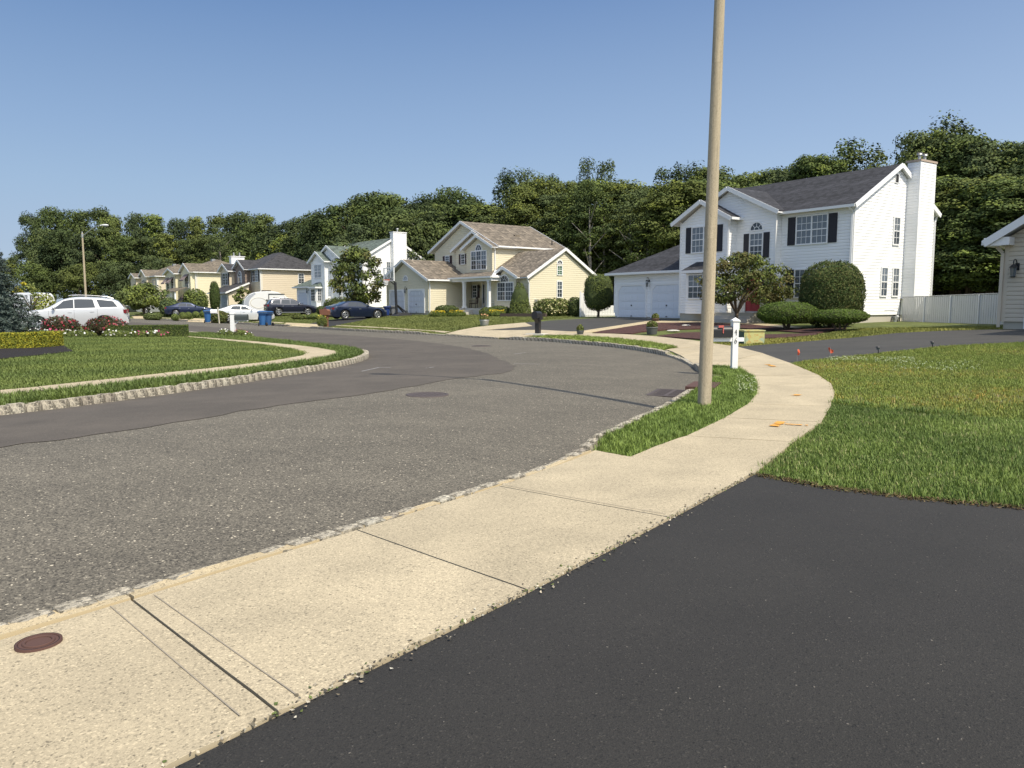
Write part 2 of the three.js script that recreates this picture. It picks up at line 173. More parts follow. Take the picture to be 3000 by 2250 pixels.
// paved plates: a polygon cut into the lawn, laid a little proud of it
function paved(name, pts, mat, lift = .03, parent, tint) {
  const P = pts, side = [], n = P.length, g = plan(P, (x, z) => T(x, z) + lift, parent ? .5 : 1, tint || patchy(.14, .5, 12));
  const area = P.reduce((s, p, i) => s + p[0] * P[(i + 1) % n][1] - P[(i + 1) % n][0] * p[1], 0);
  for (let i = 0; i < n; i++) { let a = P[i], b = P[(i + 1) % n]; if (area > 0) [a, b] = [b, a]; const L = Math.hypot(b[0] - a[0], b[1] - a[1]), k = Math.max(1, Math.round(L / .8)); for (let m = 0; m < k; m++) { const p = [lerp(a[0], b[0], m / k), lerp(a[1], b[1], m / k)], q = [lerp(a[0], b[0], (m + 1) / k), lerp(a[1], b[1], (m + 1) / k)], yp = T(...p) + lift, yq = T(...q) + lift; side.push(p[0], yp, p[1], q[0], yq, q[1], q[0], yq - .16, q[1], p[0], yp, p[1], q[0], yq - .16, q[1], p[0], yp - .16, p[1]); } }
  const s = tris(side, null, new Array(side.length).fill(.95));
  if (parent) return part(name, [g, s], mat, parent);
  return structure(name, [g, s], mat);
}
const pavedPolys = [];
const keep = (P) => { pavedPolys.push(P); return P; };
const shrink = (P, d) => { const c = P.reduce((s, p) => [s[0] + p[0] / P.length, s[1] + p[1] / P.length], [0, 0]); return P.map((p) => { const L = Math.hypot(p[0] - c[0], p[1] - c[1]); return [p[0] - (p[0] - c[0]) / L * d, p[1] - (p[1] - c[1]) / L * d]; }); };

// --- near apron: gutter strip, four big slabs, then the curved walk
const apron = structGroup('driveway_apron');
const J = poly([[386, 1774], [1045, 1566], [1460, 1435], [1743, 1327]]), K = poly([[815, 2113], [1547, 1748], [1963, 1530], [2212, 1396]]);
const ext = (a, b, t) => [a[0] + (b[0] - a[0]) * t, a[1] + (b[1] - a[1]) * t];
const J0 = ext(J[1], J[0], 2.6), K0 = ext(K[1], K[0], 2.6), Jm = ext(J[1], J[0], 1.9), Km = ext(K[1], K[0], 1.9);
const inset = (q, g) => { const n = q.length, out = []; for (let i = 0; i < n; i++) { const a = q[(i + n - 1) % n], b = q[i], c = q[(i + 1) % n], u = [b[0] - a[0], b[1] - a[1]], v = [c[0] - b[0], c[1] - b[1]], lu = Math.hypot(...u), lv = Math.hypot(...v), s = Math.sign(u[0] * v[1] - u[1] * v[0]) || 1; out.push([b[0] + g * (-u[0] / lu + v[0] / lv), b[1] + g * (-u[1] / lu + v[1] / lv)]); } return out; };
const wob = (a, b, m, amp, seed) => { const o = []; for (let i = 0; i < m; i++) { const t = i / m; o.push([lerp(a[0], b[0], t) + (i ? (hash2(i, seed) - .5) * amp : 0), lerp(a[1], b[1], t) + (i ? (hash2(i, seed + 9) - .5) * amp : 0)]); } return o; };
const mid34 = poly([[1843, 1347]])[0];
for (const [a, b, c, d, s] of [[J0, Jm, Km, K0, 1], [Jm, J[0], K[0], Km, 2], [J[0], J[1], K[1], K[0], 3], [J[1], J[2], K[2], K[1], 4]]) { const [A, B, C, D] = inset([a, b, c, d], .007); const P = keep([A, ...wob(A, B, 1, 0, s).slice(1), B, ...wob(B, C, 1, 0, s).slice(1), ...wob(C, D, 14, .035, s + 20), D]); paved('slab', P, M.concrete, .035, apron, patchy(.16, .8, 30 + s, [1, 1, .97, 1.01, .965][s])); }
{ const [A, B, C, D, E2] = inset([J[2], J[3], mid34, K[3], K[2]], .007); paved('slab', keep([A, B, C, ...wob(D, E2, 14, .03, 55), E2]), M.concrete, .035, apron); }
// tooled lines beside the joints
{ const pairs = [[J[0], K[0], .11], [J[0], K[0], -.11], [J[2], K[2], -.05]]; const dirn = (a, b) => { const L = Math.hypot(b[0] - a[0], b[1] - a[1]); return [-(b[1] - a[1]) / L, (b[0] - a[0]) / L]; };
  const gs = pairs.map(([a, b, o]) => { const n = dirn(a, b), q = (t, w) => { const x = lerp(a[0], b[0], t) + n[0] * (o + w), z = lerp(a[1], b[1], t) + n[1] * (o + w); return [x, T(x, z) + .039, z]; }; const pos = [], col = []; for (let i = 0; i < 24; i++) { const t0 = .02 + .94 * i / 24, t1 = .02 + .94 * (i + 1) / 24; for (const p of [q(t0, 0), q(t1, .006), q(t1, 0), q(t0, 0), q(t0, .006), q(t1, .006)]) pos.push(...p); } return tris(pos, null, new Array(pos.length).fill(1)); });
  part('tooled_line', gs, std([.29, .25, .19], 1, { vertexColors: true }), apron); }
// gutter strip of coarse concrete between the stones and the slabs
const gutterIn = poly([[0, 1888], [386, 1774], [773, 1650], [1045, 1566], [1460, 1435], [1623, 1381], [1743, 1327]]); gutterIn.unshift(ext(gutterIn[1], gutterIn[0], 4));
const gutterOut = RC.filter((p) => p[1] < 4 && p[1] > -8.3).map(([x, z], i) => [x + .04 + (hash2(i, 61) - .5) * .05, z + .025 + (hash2(i, 62) - .5) * .05]);
{ const cut = (k0, k1, s) => { const zi = (p) => p[1] <= k0 && p[1] >= k1; const A = gutterIn.filter(zi), B = gutterOut.filter(zi); return [A, B]; };
  const g = structGroup('gutter_strip');
  const zs = [3.5, -4.0, -6.1, -7.2, -8.15];
  const onLine = (L, z) => { for (let i = 0; i < L.length - 1; i++) if ((L[i][1] - z) * (L[i + 1][1] - z) <= 0) { const t = (z - L[i][1]) / (L[i + 1][1] - L[i][1] || 1); return [lerp(L[i][0], L[i + 1][0], t), z]; } return z > L[0][1] ? L[0] : L[L.length - 1]; };
  for (let i = 0; i < zs.length - 1; i++) { const a = zs[i] - .008, b = zs[i + 1] + .008; const I = [onLine(gutterIn, a), ...gutterIn.filter((p) => p[1] < a && p[1] > b), onLine(gutterIn, b)], O = [onLine(gutterOut, a - .12), ...gutterOut.filter((p) => p[1] < a - .12 && p[1] > b - .12), onLine(gutterOut, b - .12)]; const P = keep(I.map(([x, z]) => [x - .04, z - .026]).concat(O.reverse())); paved('strip_piece', P, M.gutterConcrete, .03, g, patchy(.4, 3, 40 + i)); } }
// --- curved walk on the right
const WL = [[1843, 1347], [2010, 1284], [2122, 1230], [2190, 1189], [2216, 1158], [2219, 1130], [2205, 1104], [2160, 1078]], WR = [[2212, 1396], [2325, 1302], [2407, 1243], [2434, 1196], [2447, 1155], [2436, 1128], [2398, 1102], [2314, 1066]];
const sidewalk = structGroup('sidewalk');
function slabs(Lp, Rp, gap, seed) { const L = poly(Lp), R2 = poly(Rp); for (let i = 0; i < L.length - 1; i++) { const P = keep(inset([L[i], L[i + 1], R2[i + 1], R2[i]], gap)); paved('slab', P, M.concrete, .03 + (hash2(i, seed) - .5) * .008, sidewalk, patchy(.14, .9, seed + i, .95 + .09 * hash2(i, seed + 2))); } }
slabs(WL, WR, .007, 70);
slabs([[2160, 1078], [2048, 1068], [1992, 1043], [1948, 1026]], [[2314, 1066], [2236, 1038], [2156, 1017], [2093, 1008]], .008, 80);
slabs([[1955, 1025], [1985, 1021], [1890, 1003], [1800, 993], [1700, 986], [1640, 983], [1565, 980]], [[2093, 1008], [2025, 998], [1934, 988], [1838, 981], [1740, 976], [1660, 972], [1590, 968]], .008, 90);
// --- walk round the corner lawn on the other side
const LWn = [[-260, 1192], [0, 1165], [140, 1150], [310, 1132], [500, 1110], [660, 1092], [800, 1074], [900, 1059], [960, 1049], [992, 1040], [984, 1030], [940, 1022], [860, 1012], [760, 1003], [660, 995], [560, 987], [510, 983]], LWf = [[-260, 1172], [0, 1147], [110, 1137], [290, 1117], [480, 1096], [640, 1079], [765, 1064], [835, 1053], [880, 1045], [896, 1038], [882, 1031], [845, 1022], [775, 1012], [690, 1003], [600, 994], [520, 986], [488, 982]];
slabs(LWn.slice(0, 9), LWf.slice(0, 9), .008, 100); slabs(LWn.slice(8), LWf.slice(8), .008, 120);
// --- drives
const nearDrive = keep([...poly([[2212, 1396], [1963, 1530], [1547, 1748], [815, 2113]]), K0, [-2.2, 12], [9, 12], [9, -1.2], ...poly([[3000, 1497], [2700, 1473], [2400, 1433]])].map(([x, z]) => [x + .012, z + .006]));
paved('near_driveway', nearDrive, M.sealed, .027, null, patchy(.16, .9, 15));
const rightDrive = keep([...poly([[2314, 1066], [2236, 1038], [2156, 1017], [2350, 1002], [2500, 990], [2620, 977], [2760, 970], [2930, 966], [3020, 965]]), [26, -26], [26, -20], ...poly([[3040, 1002], [2760, 1016], [2560, 1038], [2420, 1052]])].map(([x, z]) => [x + .02, z]));
paved('neighbour_driveway', rightDrive, M.oldDrive, .014, null, patchy(.4, .6, 16));
const driveApron = keep(poly([[1305, 979], [1400, 986], [1520, 990], [1565, 981], [1590, 968], [1408, 969], [1560, 956], [1538, 946], [1452, 953], [1391, 960], [1332, 972]])); paved('driveway_apron_of_white_house', driveApron, M.concrete, .028);
const drive46 = keep(poly([[1410, 969.5], [1592, 967.5], [1660, 972], [1700, 973], [1905, 943], [1988, 937], [1992, 933], [1803, 930], [1700, 935], [1540, 945.5], [1562, 956]])); paved('driveway_of_white_house', drive46, M.oldDrive, .02);
const edging = keep(poly([[1652, 975], [1700, 977], [1760, 971], [1912, 947], [2050, 946], [2200, 952], [2345, 966], [2350, 960], [2200, 946], [2050, 940], [1905, 941], [1700, 972]])); paved('front_path', edging, M.gutterConcrete, .034);
const bed1 = keep(poly([[1735, 978], [1850, 980], [1880, 974], [1950, 968], [2060, 965], [2150, 962], [2350, 976], [2395, 978], [2480, 964], [2345, 967], [2200, 953], [2050, 947], [1912, 948], [1760, 972]])); paved('red_mulch_bed', bed1, M.mulchRed, .05);
const bed2 = keep(poly([[1925, 987], [2060, 997], [2120, 999], [2150, 990], [2110, 980], [2050, 976], [2000, 977]])); paved('red_mulch_bed', bed2, M.mulchRed, .05);
const bed3 = keep(poly([[2240, 994], [2300, 992], [2400, 983], [2390, 979], [2240, 983]])); paved('red_mulch_bed', bed3, M.mulchRed, .05);
const driveB = keep(poly([[968, 957], [1020, 948], [1102, 930], [1240, 921], [1120, 920], [1060, 927], [958, 939], [925, 945], [905, 950], [925, 957]])); paved('driveway_of_beige_house', driveB, M.sealed, .02);
const apronB = keep(poly([[832, 953], [905, 961.5], [938, 960], [932, 951], [880, 948], [836, 946]])); paved('driveway_apron_of_beige_house', apronB, M.gutterConcrete, .03);
const driveC = keep(poly([[640, 935], [700, 934], [800, 921], [860, 912], [905, 907], [870, 903], [800, 908], [700, 920], [630, 929]])); paved('driveway_of_green_roofed_house', driveC, M.sealed, .02);
const apronC = keep(poly([[545, 943], [600, 945], [622, 944], [628, 936], [570, 933], [552, 938]])); paved('driveway_apron_of_green_roofed_house', apronC, M.gutterConcrete, .03);
const driveF = keep(poly([[392, 934], [425, 934], [432, 929], [400, 925], [385, 926]])); paved('far_driveway_apron', driveF, M.gutterConcrete, .03);
const farWalk = keep(poly([[1300, 976], [1250, 971], [1100, 961.5], [985, 955.5], [985, 953.5], [1100, 959], [1250, 968.5], [1320, 973]])); paved('far_sidewalk', farWalk, M.concrete, .03);
const farWalk2 = keep(poly([[828, 949], [760, 944], [690, 940.5], [690, 939], [760, 942], [834, 946]])); paved('far_sidewalk', farWalk2, M.concrete, .03);
const farWalk3 = keep(poly([[548, 938], [500, 934.5], [450, 931], [450, 929.5], [500, 932.6], [552, 936]])); paved('far_sidewalk', farWalk3, M.concrete, .03);
const suvDrive = keep([[-30, -36], [-19.5, -42.6], [-16.2, -39.2], [-26, -31.5]]); paved('driveway_of_corner_house', suvDrive, M.oldDrive, .02);
const mulchCorner = keep([...poly([[-80, 1062], [0, 1056], [120, 1044], [215, 1033], [190, 1018], [165, 1005], [60, 1000], [-60, 1006]])]); paved('black_mulch_bed', mulchCorner, M.mulchBlack, .05);
const mulchRose = keep(poly([[70, 984], [250, 985], [400, 986], [498, 984], [500, 976], [400, 975], [250, 972], [70, 972]])); paved('black_mulch_bed', mulchRose, M.mulchBlack, .05);
const mulchMail = keep((() => { const c = at(683, 988), o = []; for (let i = 0; i < 10; i++) o.push([c[0] + .8 * Math.cos(i * .628), c[2] + .45 * Math.sin(i * .628)]); return o; })()); paved('black_mulch_bed', mulchMail, M.mulchBlack, .05);

// ---------------------------------------------------------------- curb stones (each a rough block)
const stoneVariants = [];
for (let v = 0; v < 6; v++) { const g = new THREE.BoxGeometry(1, 1, 1, 3, 3, 3), p = g.attributes.position, R = rng(300 + v), memo = {}; for (let i = 0; i < p.count; i++) { const k = [p.getX(i), p.getY(i), p.getZ(i)].map((q) => q.toFixed(2)).join(); memo[k] = memo[k] || [(R() - .5) * .05, (R() - .5) * .06, (R() - .5) * .06]; const c = [p.getX(i), p.getY(i), p.getZ(i)], L = Math.hypot(...c), rr = L > .75 ? .965 : 1; p.setXYZ(i, c[0] * rr + memo[k][0] * .6, c[1] * rr + memo[k][1] * .7, c[2] * rr + memo[k][2]); } stoneVariants.push(metreUV(g)); }
const stoneTex = dataTex(256, (i, j) => { const f = 1 + (fbm(i / 256 * 8, j / 256 * 8, 8, 66) - .47) * .7 + (hash2(i, j, 67) - .5) * .2 - (fbm(i / 256 * 6, j / 256 * 6, 6, 68) > .55 ? .34 : 0); return [204 * f, 196 * f, 180 * f]; });
const stoneMats = [[.88, .86, .81], [.79, .77, .73], [.95, .95, .91], [.66, .63, .60]].map((c) => new THREE.MeshStandardMaterial({ map: stoneTex, bumpMap: stoneTex, bumpScale: .015, roughness: .95, color: new THREE.Color().setRGB(...c) }));
function curb(name, line, sideSign, heightAt, width, maxParts, seed, len = .25) {
  const c = new THREE.CatmullRomCurve3(line.map(([x, z]) => V(x, 0, z))), L = c.getLength(), n = Math.floor(L / len), R = rng(seed), root = structGroup(name);
  const rest = []; let made = 0;
  for (let i = 0; i < n; i++) { const u = (i + .5) / n, p = c.getPointAt(u), t = c.getTangentAt(u), h = heightAt(p.x, p.z); if (h === null) { R(); continue; } const w = width * (.85 + R() * .3), l = len * (.93 + R() * .06), top = h + (R() - .5) * .022, g = stoneVariants[Math.floor(R() * 6)], m = stoneMats[Math.floor(R() * R() * 4)], nx = -t.z * sideSign, nz = t.x * sideSign, H = top + .14; const mat4 = new THREE.Matrix4().compose(V(p.x + nx * w / 2, top - H / 2, p.z + nz * w / 2), new THREE.Quaternion().setFromEuler(new THREE.Euler((R() - .5) * .06, Math.atan2(-t.z, t.x) + (R() - .5) * .08, 0)), V(l, H, w)); if (made < maxParts) { const s = new THREE.Mesh(g, m); s.name = 'curb_stone'; s.applyMatrix4(mat4); s.castShadow = s.receiveShadow = true; root.add(s); made++; } else rest.push(g.clone().applyMatrix4(mat4)); }
  if (rest.length) { const m = part('curb_stone_run', rest, stoneMats[1], root); m.userData.kind = 'stuff'; }
  return root;
}
const lineBetween = (L, f) => L.filter(f);
curb('left_curb', lineBetween(LC, (p) => p[1] < -6 && p[1] > -29.5), -1, (x, z) => T(x, z - 0) < 0 ? 0 : .142, .16, 160, 401, .215);
const lowTop = (x, z) => { const r = segDist(RC, x, z); return lerp(.068, .15, drop(r[3])); };
curb('right_curb', lineBetween(RC, (p) => p[1] < 2 && p[1] > -16.2), 1, lowTop, .12, 140, 402, .2);
curb('far_curb', lineBetween(RC, (p) => p[1] < -18.4 && p[1] > -36), 1, lowTop, .17, 110, 403);
curb('street_curb', lineBetween(RC, (p) => p[1] < -36 && p[1] > -92), 1, lowTop, .17, 0, 404, .3);
curb('corner_street_curb', lineBetween(LC, (p) => p[1] < -29.5 && p[1] > -70), -1, () => .14, .18, 0, 405, .3);
// ---------------------------------------------------------------- leaves, grass, trees
const leafMat = (r = .75) => new THREE.MeshPhysicalMaterial({ vertexColors: true, roughness: r, specularIntensity: .35, side: THREE.DoubleSide });
M.leaf = leafMat(.85); M.petal = leafMat(.8); M.needle = leafMat(.8);
class Leaves {
  constructor(seed) { this.R = rng(seed); this.p = []; this.n = []; this.c = []; }
  leaf(x, y, z, nx, ny, nz, s, c, o = {}) {
    const R = this.R, j = o.jit ?? .8; nx += (R() - .5) * 2 * j; ny += (R() - .5) * 2 * j; nz += (R() - .5) * 2 * j; let L = Math.hypot(nx, ny, nz) || 1; nx /= L; ny /= L; nz /= L;
    let dx = R() - .5, dy = R() - .5 - (o.droop ?? .2), dz = R() - .5; const k = dx * nx + dy * ny + dz * nz; dx -= k * nx; dy -= k * ny; dz -= k * nz; L = Math.hypot(dx, dy, dz) || 1; dx /= L; dy /= L; dz /= L;
    const rx = ny * dz - nz * dy, ry = nz * dx - nx * dz, rz = nx * dy - ny * dx, h = s * (.7 + R() * .6) / 2, w = h * (o.asp ?? .7), b = h * .25;
    const A = [x - dx * h, y - dy * h, z - dz * h], B = [x + rx * w - nx * b, y + ry * w - ny * b, z + rz * w - nz * b], C = [x + dx * h, y + dy * h, z + dz * h], D = [x - rx * w - nx * b, y - ry * w - ny * b, z - rz * w - nz * b];
    this.p.push(...A, ...B, ...C, ...A, ...C, ...D);
    const v = 1 + (R() - .5) * (o.vary ?? .5), t = (R() - .5) * (o.hue ?? .12); for (let i = 0; i < 6; i++) this.c.push(c[0] * v * (1 + t), c[1] * v, c[2] * v * (1 - t));
  }
  geo() { return tris(this.p, null, this.c); }
}
const pick = (R, a) => a[Math.floor(R() * a.length)];
// leaves over the surface of a closed shape; f(u, v, R) gives point and outward normal
function skin(L, f, n, s, cols, o) { const R = L.R; for (let i = 0; i < n; i++) { const [x, y, z, nx, ny, nz] = f(R); L.leaf(x, y, z, nx, ny, nz, s, pick(R, cols), o); } }
const onEllipsoid = (cx, cy, cz, rx, ry, rz, deep = .14, pw = 2, bottom = -1) => (R) => { let y = lerp(bottom, 1, R()), a = R() * 6.283, r = Math.pow(Math.max(0, 1 - Math.pow(Math.abs(y), pw)), 1 / pw), k = 1 - R() * R() * deep + (R() - .5) * .06 + (noise(a * 2.5 + 7, y * 4 + 7, 0, 5) - .5) * .07 + (R() < .02 ? .07 : 0); return [cx + Math.cos(a) * r * rx * k, cy + y * ry * k, cz + Math.sin(a) * r * rz * k, Math.cos(a) * r, y, Math.sin(a) * r]; };
const onBox = (cx, y0, cz, w, h, d, deep = .06) => (R) => { const A = [w * d, h * d, h * d, h * w, h * w], S = A.reduce((a, b) => a + b); let q = R() * S, f = 0; while (q > A[f]) q -= A[f++]; const a = R() - .5, b = R(), k = R() * R() * deep; if (f === 0) return [cx + a * w, y0 + h - k, cz + (R() - .5) * d, 0, 1, 0]; if (f < 3) return [cx + (f === 1 ? 1 : -1) * (w / 2 - k), y0 + b * h, cz + a * d, f === 1 ? 1 : -1, .1, 0]; return [cx + a * w, y0 + b * h, cz + (f === 3 ? 1 : -1) * (d / 2 - k), 0, .1, f === 3 ? 1 : -1]; };
const onCone = (y0, y1, r0, pw = 1, deep = .15) => (R) => { const t = 1 - Math.sqrt(1 - R() * .995), a = R() * 6.283, r = r0 * Math.pow(1 - t, pw) * (1 - R() * R() * deep) * (.93 + .12 * noise(a * 3, t * 9)); return [Math.cos(a) * r, lerp(y0, y1, t), Math.sin(a) * r, Math.cos(a), .5, Math.sin(a)]; };
const blob = (rx, ry, rz, cx, cy, cz, col, pw = 2) => { const g = new THREE.IcosahedronGeometry(1, 3), p = g.attributes.position; for (let i = 0; i < p.count; i++) { const v = V().fromBufferAttribute(p, i).normalize(), q = Math.pow(Math.pow(Math.abs(v.x), pw) + Math.pow(Math.abs(v.y), pw) + Math.pow(Math.abs(v.z), pw), -1 / pw), k = q * (1 + (noise(v.x * 4 + 9, v.y * 4 + v.z * 3 + 9) - .5) * .12); p.setXYZ(i, v.x * k * rx + cx, v.y * k * ry + cy, v.z * k * rz + cz); } g.computeVertexNormals(); g.setAttribute('color', new THREE.BufferAttribute(new Float32Array(p.count * 3).map((_, i) => col[i % 3]), 3)); return g; };
const G = { dark: [.052, .068, .025], mid: [.094, .12, .038], fresh: [.14, .17, .042], lime: [.18, .20, .03], yellow: [.36, .32, .035], olive: [.115, .115, .04], bronze: [.15, .095, .045], blue: [.07, .10, .09], oak: [.070, .092, .033], ash: [.104, .13, .044] };

// --- crowns of the wood, a few shapes shared by many trees
function crown(seed, o) {
  const L = new Leaves(seed), R = L.R, cl = o.clumps, H = o.h, W = o.w;
  for (let k = 0; k < cl; k++) {
    const t = Math.pow(R(), o.low ?? .8), a = R() * 6.283, env = o.env(t), rr = Math.sqrt(R()) * .92, cx = Math.cos(a) * env * W * rr, cz = Math.sin(a) * env * W * rr, cy = o.y0 + t * (H - o.y0) * .97, s = o.cs * (.6 + R() * .7) * (o.tip ? 1 - .45 * t : 1);
    const col = pick(R, o.cols), n = Math.round(o.per * (.7 + R() * .6));
    for (let i = 0; i < n; i++) { const y = R() * 1.6 - .6, b = R() * 6.283, r = Math.sqrt(Math.max(0, 1 - y * y)), q = .65 + R() * .45; L.leaf(cx + Math.cos(b) * r * s * q * 1.15, cy + y * s * q * (o.flat ?? .75), cz + Math.sin(b) * r * s * q * 1.15, Math.cos(b) * r, y + .35, Math.sin(b) * r, o.leaf, col, { vary: .36, jit: .65, hue: .07 }); }
  }
  return L.geo();
}
const dome = (t) => .35 + .65 * Math.sin(Math.PI * Math.pow(clamp(t * .96 + .02), .72)), tall = (t) => .25 + .75 * Math.sin(Math.PI * Math.pow(t, .6)) * (1 - t * .35), cone = (t) => 1.02 - t * .92, edge = (t) => .55 + .45 * Math.sin(Math.PI * t);
const crowns = {
  oak: [1, 2, 3].map((s) => crown(500 + s, { clumps: 120, per: 92, h: 16, w: 4.7, y0: 2.6, cs: 1.2, leaf: .35, env: dome, cols: [G.oak, G.dark, G.mid, G.oak, [.05, .07, .028]] })),
  ash: [1, 2].map((s) => crown(520 + s, { clumps: 120, per: 66, h: 16, w: 4.1, y0: 2.6, cs: 1.05, leaf: .36, env: tall, cols: [G.ash, G.mid, G.ash, G.oak, G.fresh] })),
  fine: [1, 2, 3].map((s) => crown(530 + s, { clumps: 150, per: 120, h: 16, w: 4.2, y0: 3.4, low: .7, cs: .9, leaf: .25, env: s === 2 ? tall : dome, cols: [G.ash, G.mid, G.oak, G.mid, G.fresh] })),
  wispy: [1, 2, 3].map((s) => crown(540 + s, { clumps: 90, per: 64, h: 16, w: 2.9, y0: 4, cs: .72, leaf: .24, env: (t) => .38 + .6 * Math.sin(Math.PI * Math.pow(t, .75)), cols: [G.mid, G.oak, [.075, .10, .055]], flat: 1.5 })),
  slim: [1, 2].map((s) => crown(550 + s, { clumps: 46, per: 64, h: 16, w: 2.6, y0: 6.5, cs: .8, leaf: .24, env: (t) => .3 + .7 * Math.sin(Math.PI * Math.pow(t, .8)), cols: [G.ash, G.fresh, G.mid], flat: .6 })),
  edge: [1, 2].map((s) => crown(560 + s, { clumps: 110, per: 92, h: 9, w: 4.3, y0: .3, cs: 1.05, leaf: .30, env: edge, cols: [G.oak, G.mid, G.dark, G.ash], low: 1 })),
};
const trunkGeo = (() => { const gs = [rod([0, -.5, 0], [.15, 6, .1], .27, .2), rod([.15, 6, .1], [.1, 12.5, -.1], .17, .06)], R = rng(61); for (let i = 0; i < 7; i++) { const y = 4 + i * 1.1, a = i * 2.4; gs.push(rod([.12, y, .08], [Math.cos(a) * 2.3, y + 2.2, Math.sin(a) * 2.3], .085, .03, 6)); } return merge(gs); })();
const woodGroup = 'trees of the wood behind the houses';
const kinds = { oak: ['oak_tree', 'dark green broad oak standing in the wood behind the houses'], ash: ['ash_tree', 'lighter green tall ash standing in the wood behind the houses'], wispy: ['locust_tree', 'thin airy locust tree rising above the wood behind the houses'], fine: ['maple_tree', 'mid green leafy maple standing in the wood behind the houses'], slim: ['slim_tree', 'slim pale trunked tree at the front of the wood'], edge: ['understorey_tree', 'low leafy tree at the shaded edge of the wood'] };
const tints = [['', [1, 1, 1]], ['yellowish ', [1.16, 1.1, .94]], ['shady ', [.68, .74, .78]], ['bright ', [1.1, 1.14, 1.02]], ['greyish ', [.92, .95, 1.15]]].map(([n, c]) => [n, Object.assign(leafMat(.85), { color: new THREE.Color().setRGB(...c) })]);
M.paleBark = std([.30, .27, .23], .95);
function woodTree(kind, i, x, z, h, w, turn) { const tint = tints[Math.floor(hash2(Math.round(x * 7), Math.round(z * 7), 3) * 5)]; const o = thing(kinds[kind][0], tint[0] + kinds[kind][1], 'tree', [x, T(x, z) - .1, z], turn, woodGroup); const c = crowns[kind][i % crowns[kind].length], base = kind === 'edge' ? 9 : 16; const m = new THREE.Mesh(c, tint[1]); m.name = 'crown'; m.scale.set(w, h / base, w); o.add(m); const t = new THREE.Mesh(trunkGeo, kind === 'slim' ? M.paleBark : M.bark); t.name = 'trunk'; t.scale.set(kind === 'slim' ? .75 : 1, h / 16 * (kind === 'edge' ? .8 : 1), 1); o.add(t); shadows(o); return o; }
// skyline read from the photograph: column, top of the wood, distance, kind
const sky = [[-170, 700, 168, 'oak'], [-90, 690, 168, 'ash'], [-10, 748, 190, 'oak'], [50, 752, 190, 'ash'], [112, 618, 168, 'oak'], [168, 600, 168, 'oak'], [235, 612, 168, 'oak'], [300, 600, 168, 'oak'], [352, 625, 168, 'ash'], [418, 622, 168, 'oak'], [470, 622, 168, 'ash'], [540, 634, 168, 'oak'], [590, 628, 168, 'ash'], [655, 624, 161, 'oak'], [720, 614, 153, 'oak'], [785, 622, 145, 'ash'], [850, 640, 138, 'oak'], [910, 625, 128, 'oak'], [965, 612, 119, 'oak'], [1030, 582, 109, 'oak'], [1092, 556, 104, 'oak'], [1150, 562, 102, 'ash'], [1215, 580, 100, 'oak'], [1265, 562, 100, 'oak'], [1330, 546, 98, 'oak'], [1385, 566, 96, 'ash'], [1440, 592, 95, 'oak'], [1500, 494, 92, 'wispy'], [1545, 500, 94, 'wispy'], [1600, 512, 92, 'wispy'], [1650, 520, 88, 'fine'], [1710, 468, 88, 'wispy'], [1775, 470, 90, 'wispy'], [1835, 530, 86, 'fine'], [1895, 536, 84, 'fine'], [1950, 490, 82, 'wispy'], [2010, 474, 82, 'wispy'], [2065, 478, 80, 'fine'], [2130, 500, 78, 'fine'], [2195, 492, 76, 'fine'], [2260, 480, 74, 'fine'], [2320, 462, 72, 'fine'], [2385, 434, 70, 'fine'], [2455, 415, 70, 'wispy'], [2510, 432, 68, 'wispy'], [2575, 470, 66, 'fine'], [2640, 392, 62, 'wispy'], [2695, 366, 60, 'fine'], [2755, 332, 62, 'wispy'], [2800, 385, 58, 'fine'], [2865, 398, 57, 'fine'], [2930, 414, 56, 'fine'], [2990, 400, 55, 'fine'], [3060, 390, 54, 'fine'], [3140, 400, 54, 'fine'], [3230, 400, 52, 'fine']];
{ const R = rng(71); sky.forEach(([px, py, d, k], i) => {
  const x = (px - 1500) / FPX * d, top = atD(px, py, d)[1]; woodTree(k, i, x, -d, (top - T(x, -d)) * (k === 'wispy' ? .99 : .97), (k === 'wispy' ? 1 : .95) * (.78 + R() * .45), R() * 6.28);
  // second row, closer and lower
  const d2 = d - 6 - R() * 3, x2 = (px + 28 - 1500) / FPX * d2, t2 = atD(px + 28, Math.max(py + 45 + R() * 50, 560), d2)[1]; if (!(px < 60 && px > -40)) woodTree(px > 1400 ? 'fine' : ['oak', 'ash', 'oak'][i % 3], i + 1, x2, -d2, t2, .9 + R() * .25, R() * 6.28);
  if (i % 2 === 0 || px > 1400) { const d3 = px > 2540 ? d + 3 + R() * 2 : px > 1400 ? d - 3 : d - 11 - R() * 2, x3 = (px + 8 - 1500) / FPX * d3; woodTree('edge', i, x3, -d3, (px > 1400 ? 7.5 : 8.5) + R() * 2.5, .85 + R() * .3, R() * 6.28); }
}); }

for (const [px, d, h] of [[1628, 82, 11], [1722, 77, 13], [1768, 79, 12], [1842, 75, 11.5], [1890, 74, 9], [1975, 72, 10], [655, 128, 14], [1268, 88, 12]]) { const p = [(px - 1500) / FPX * d, -d]; woodTree('slim', px, p[0], p[1], h, .9, px); }
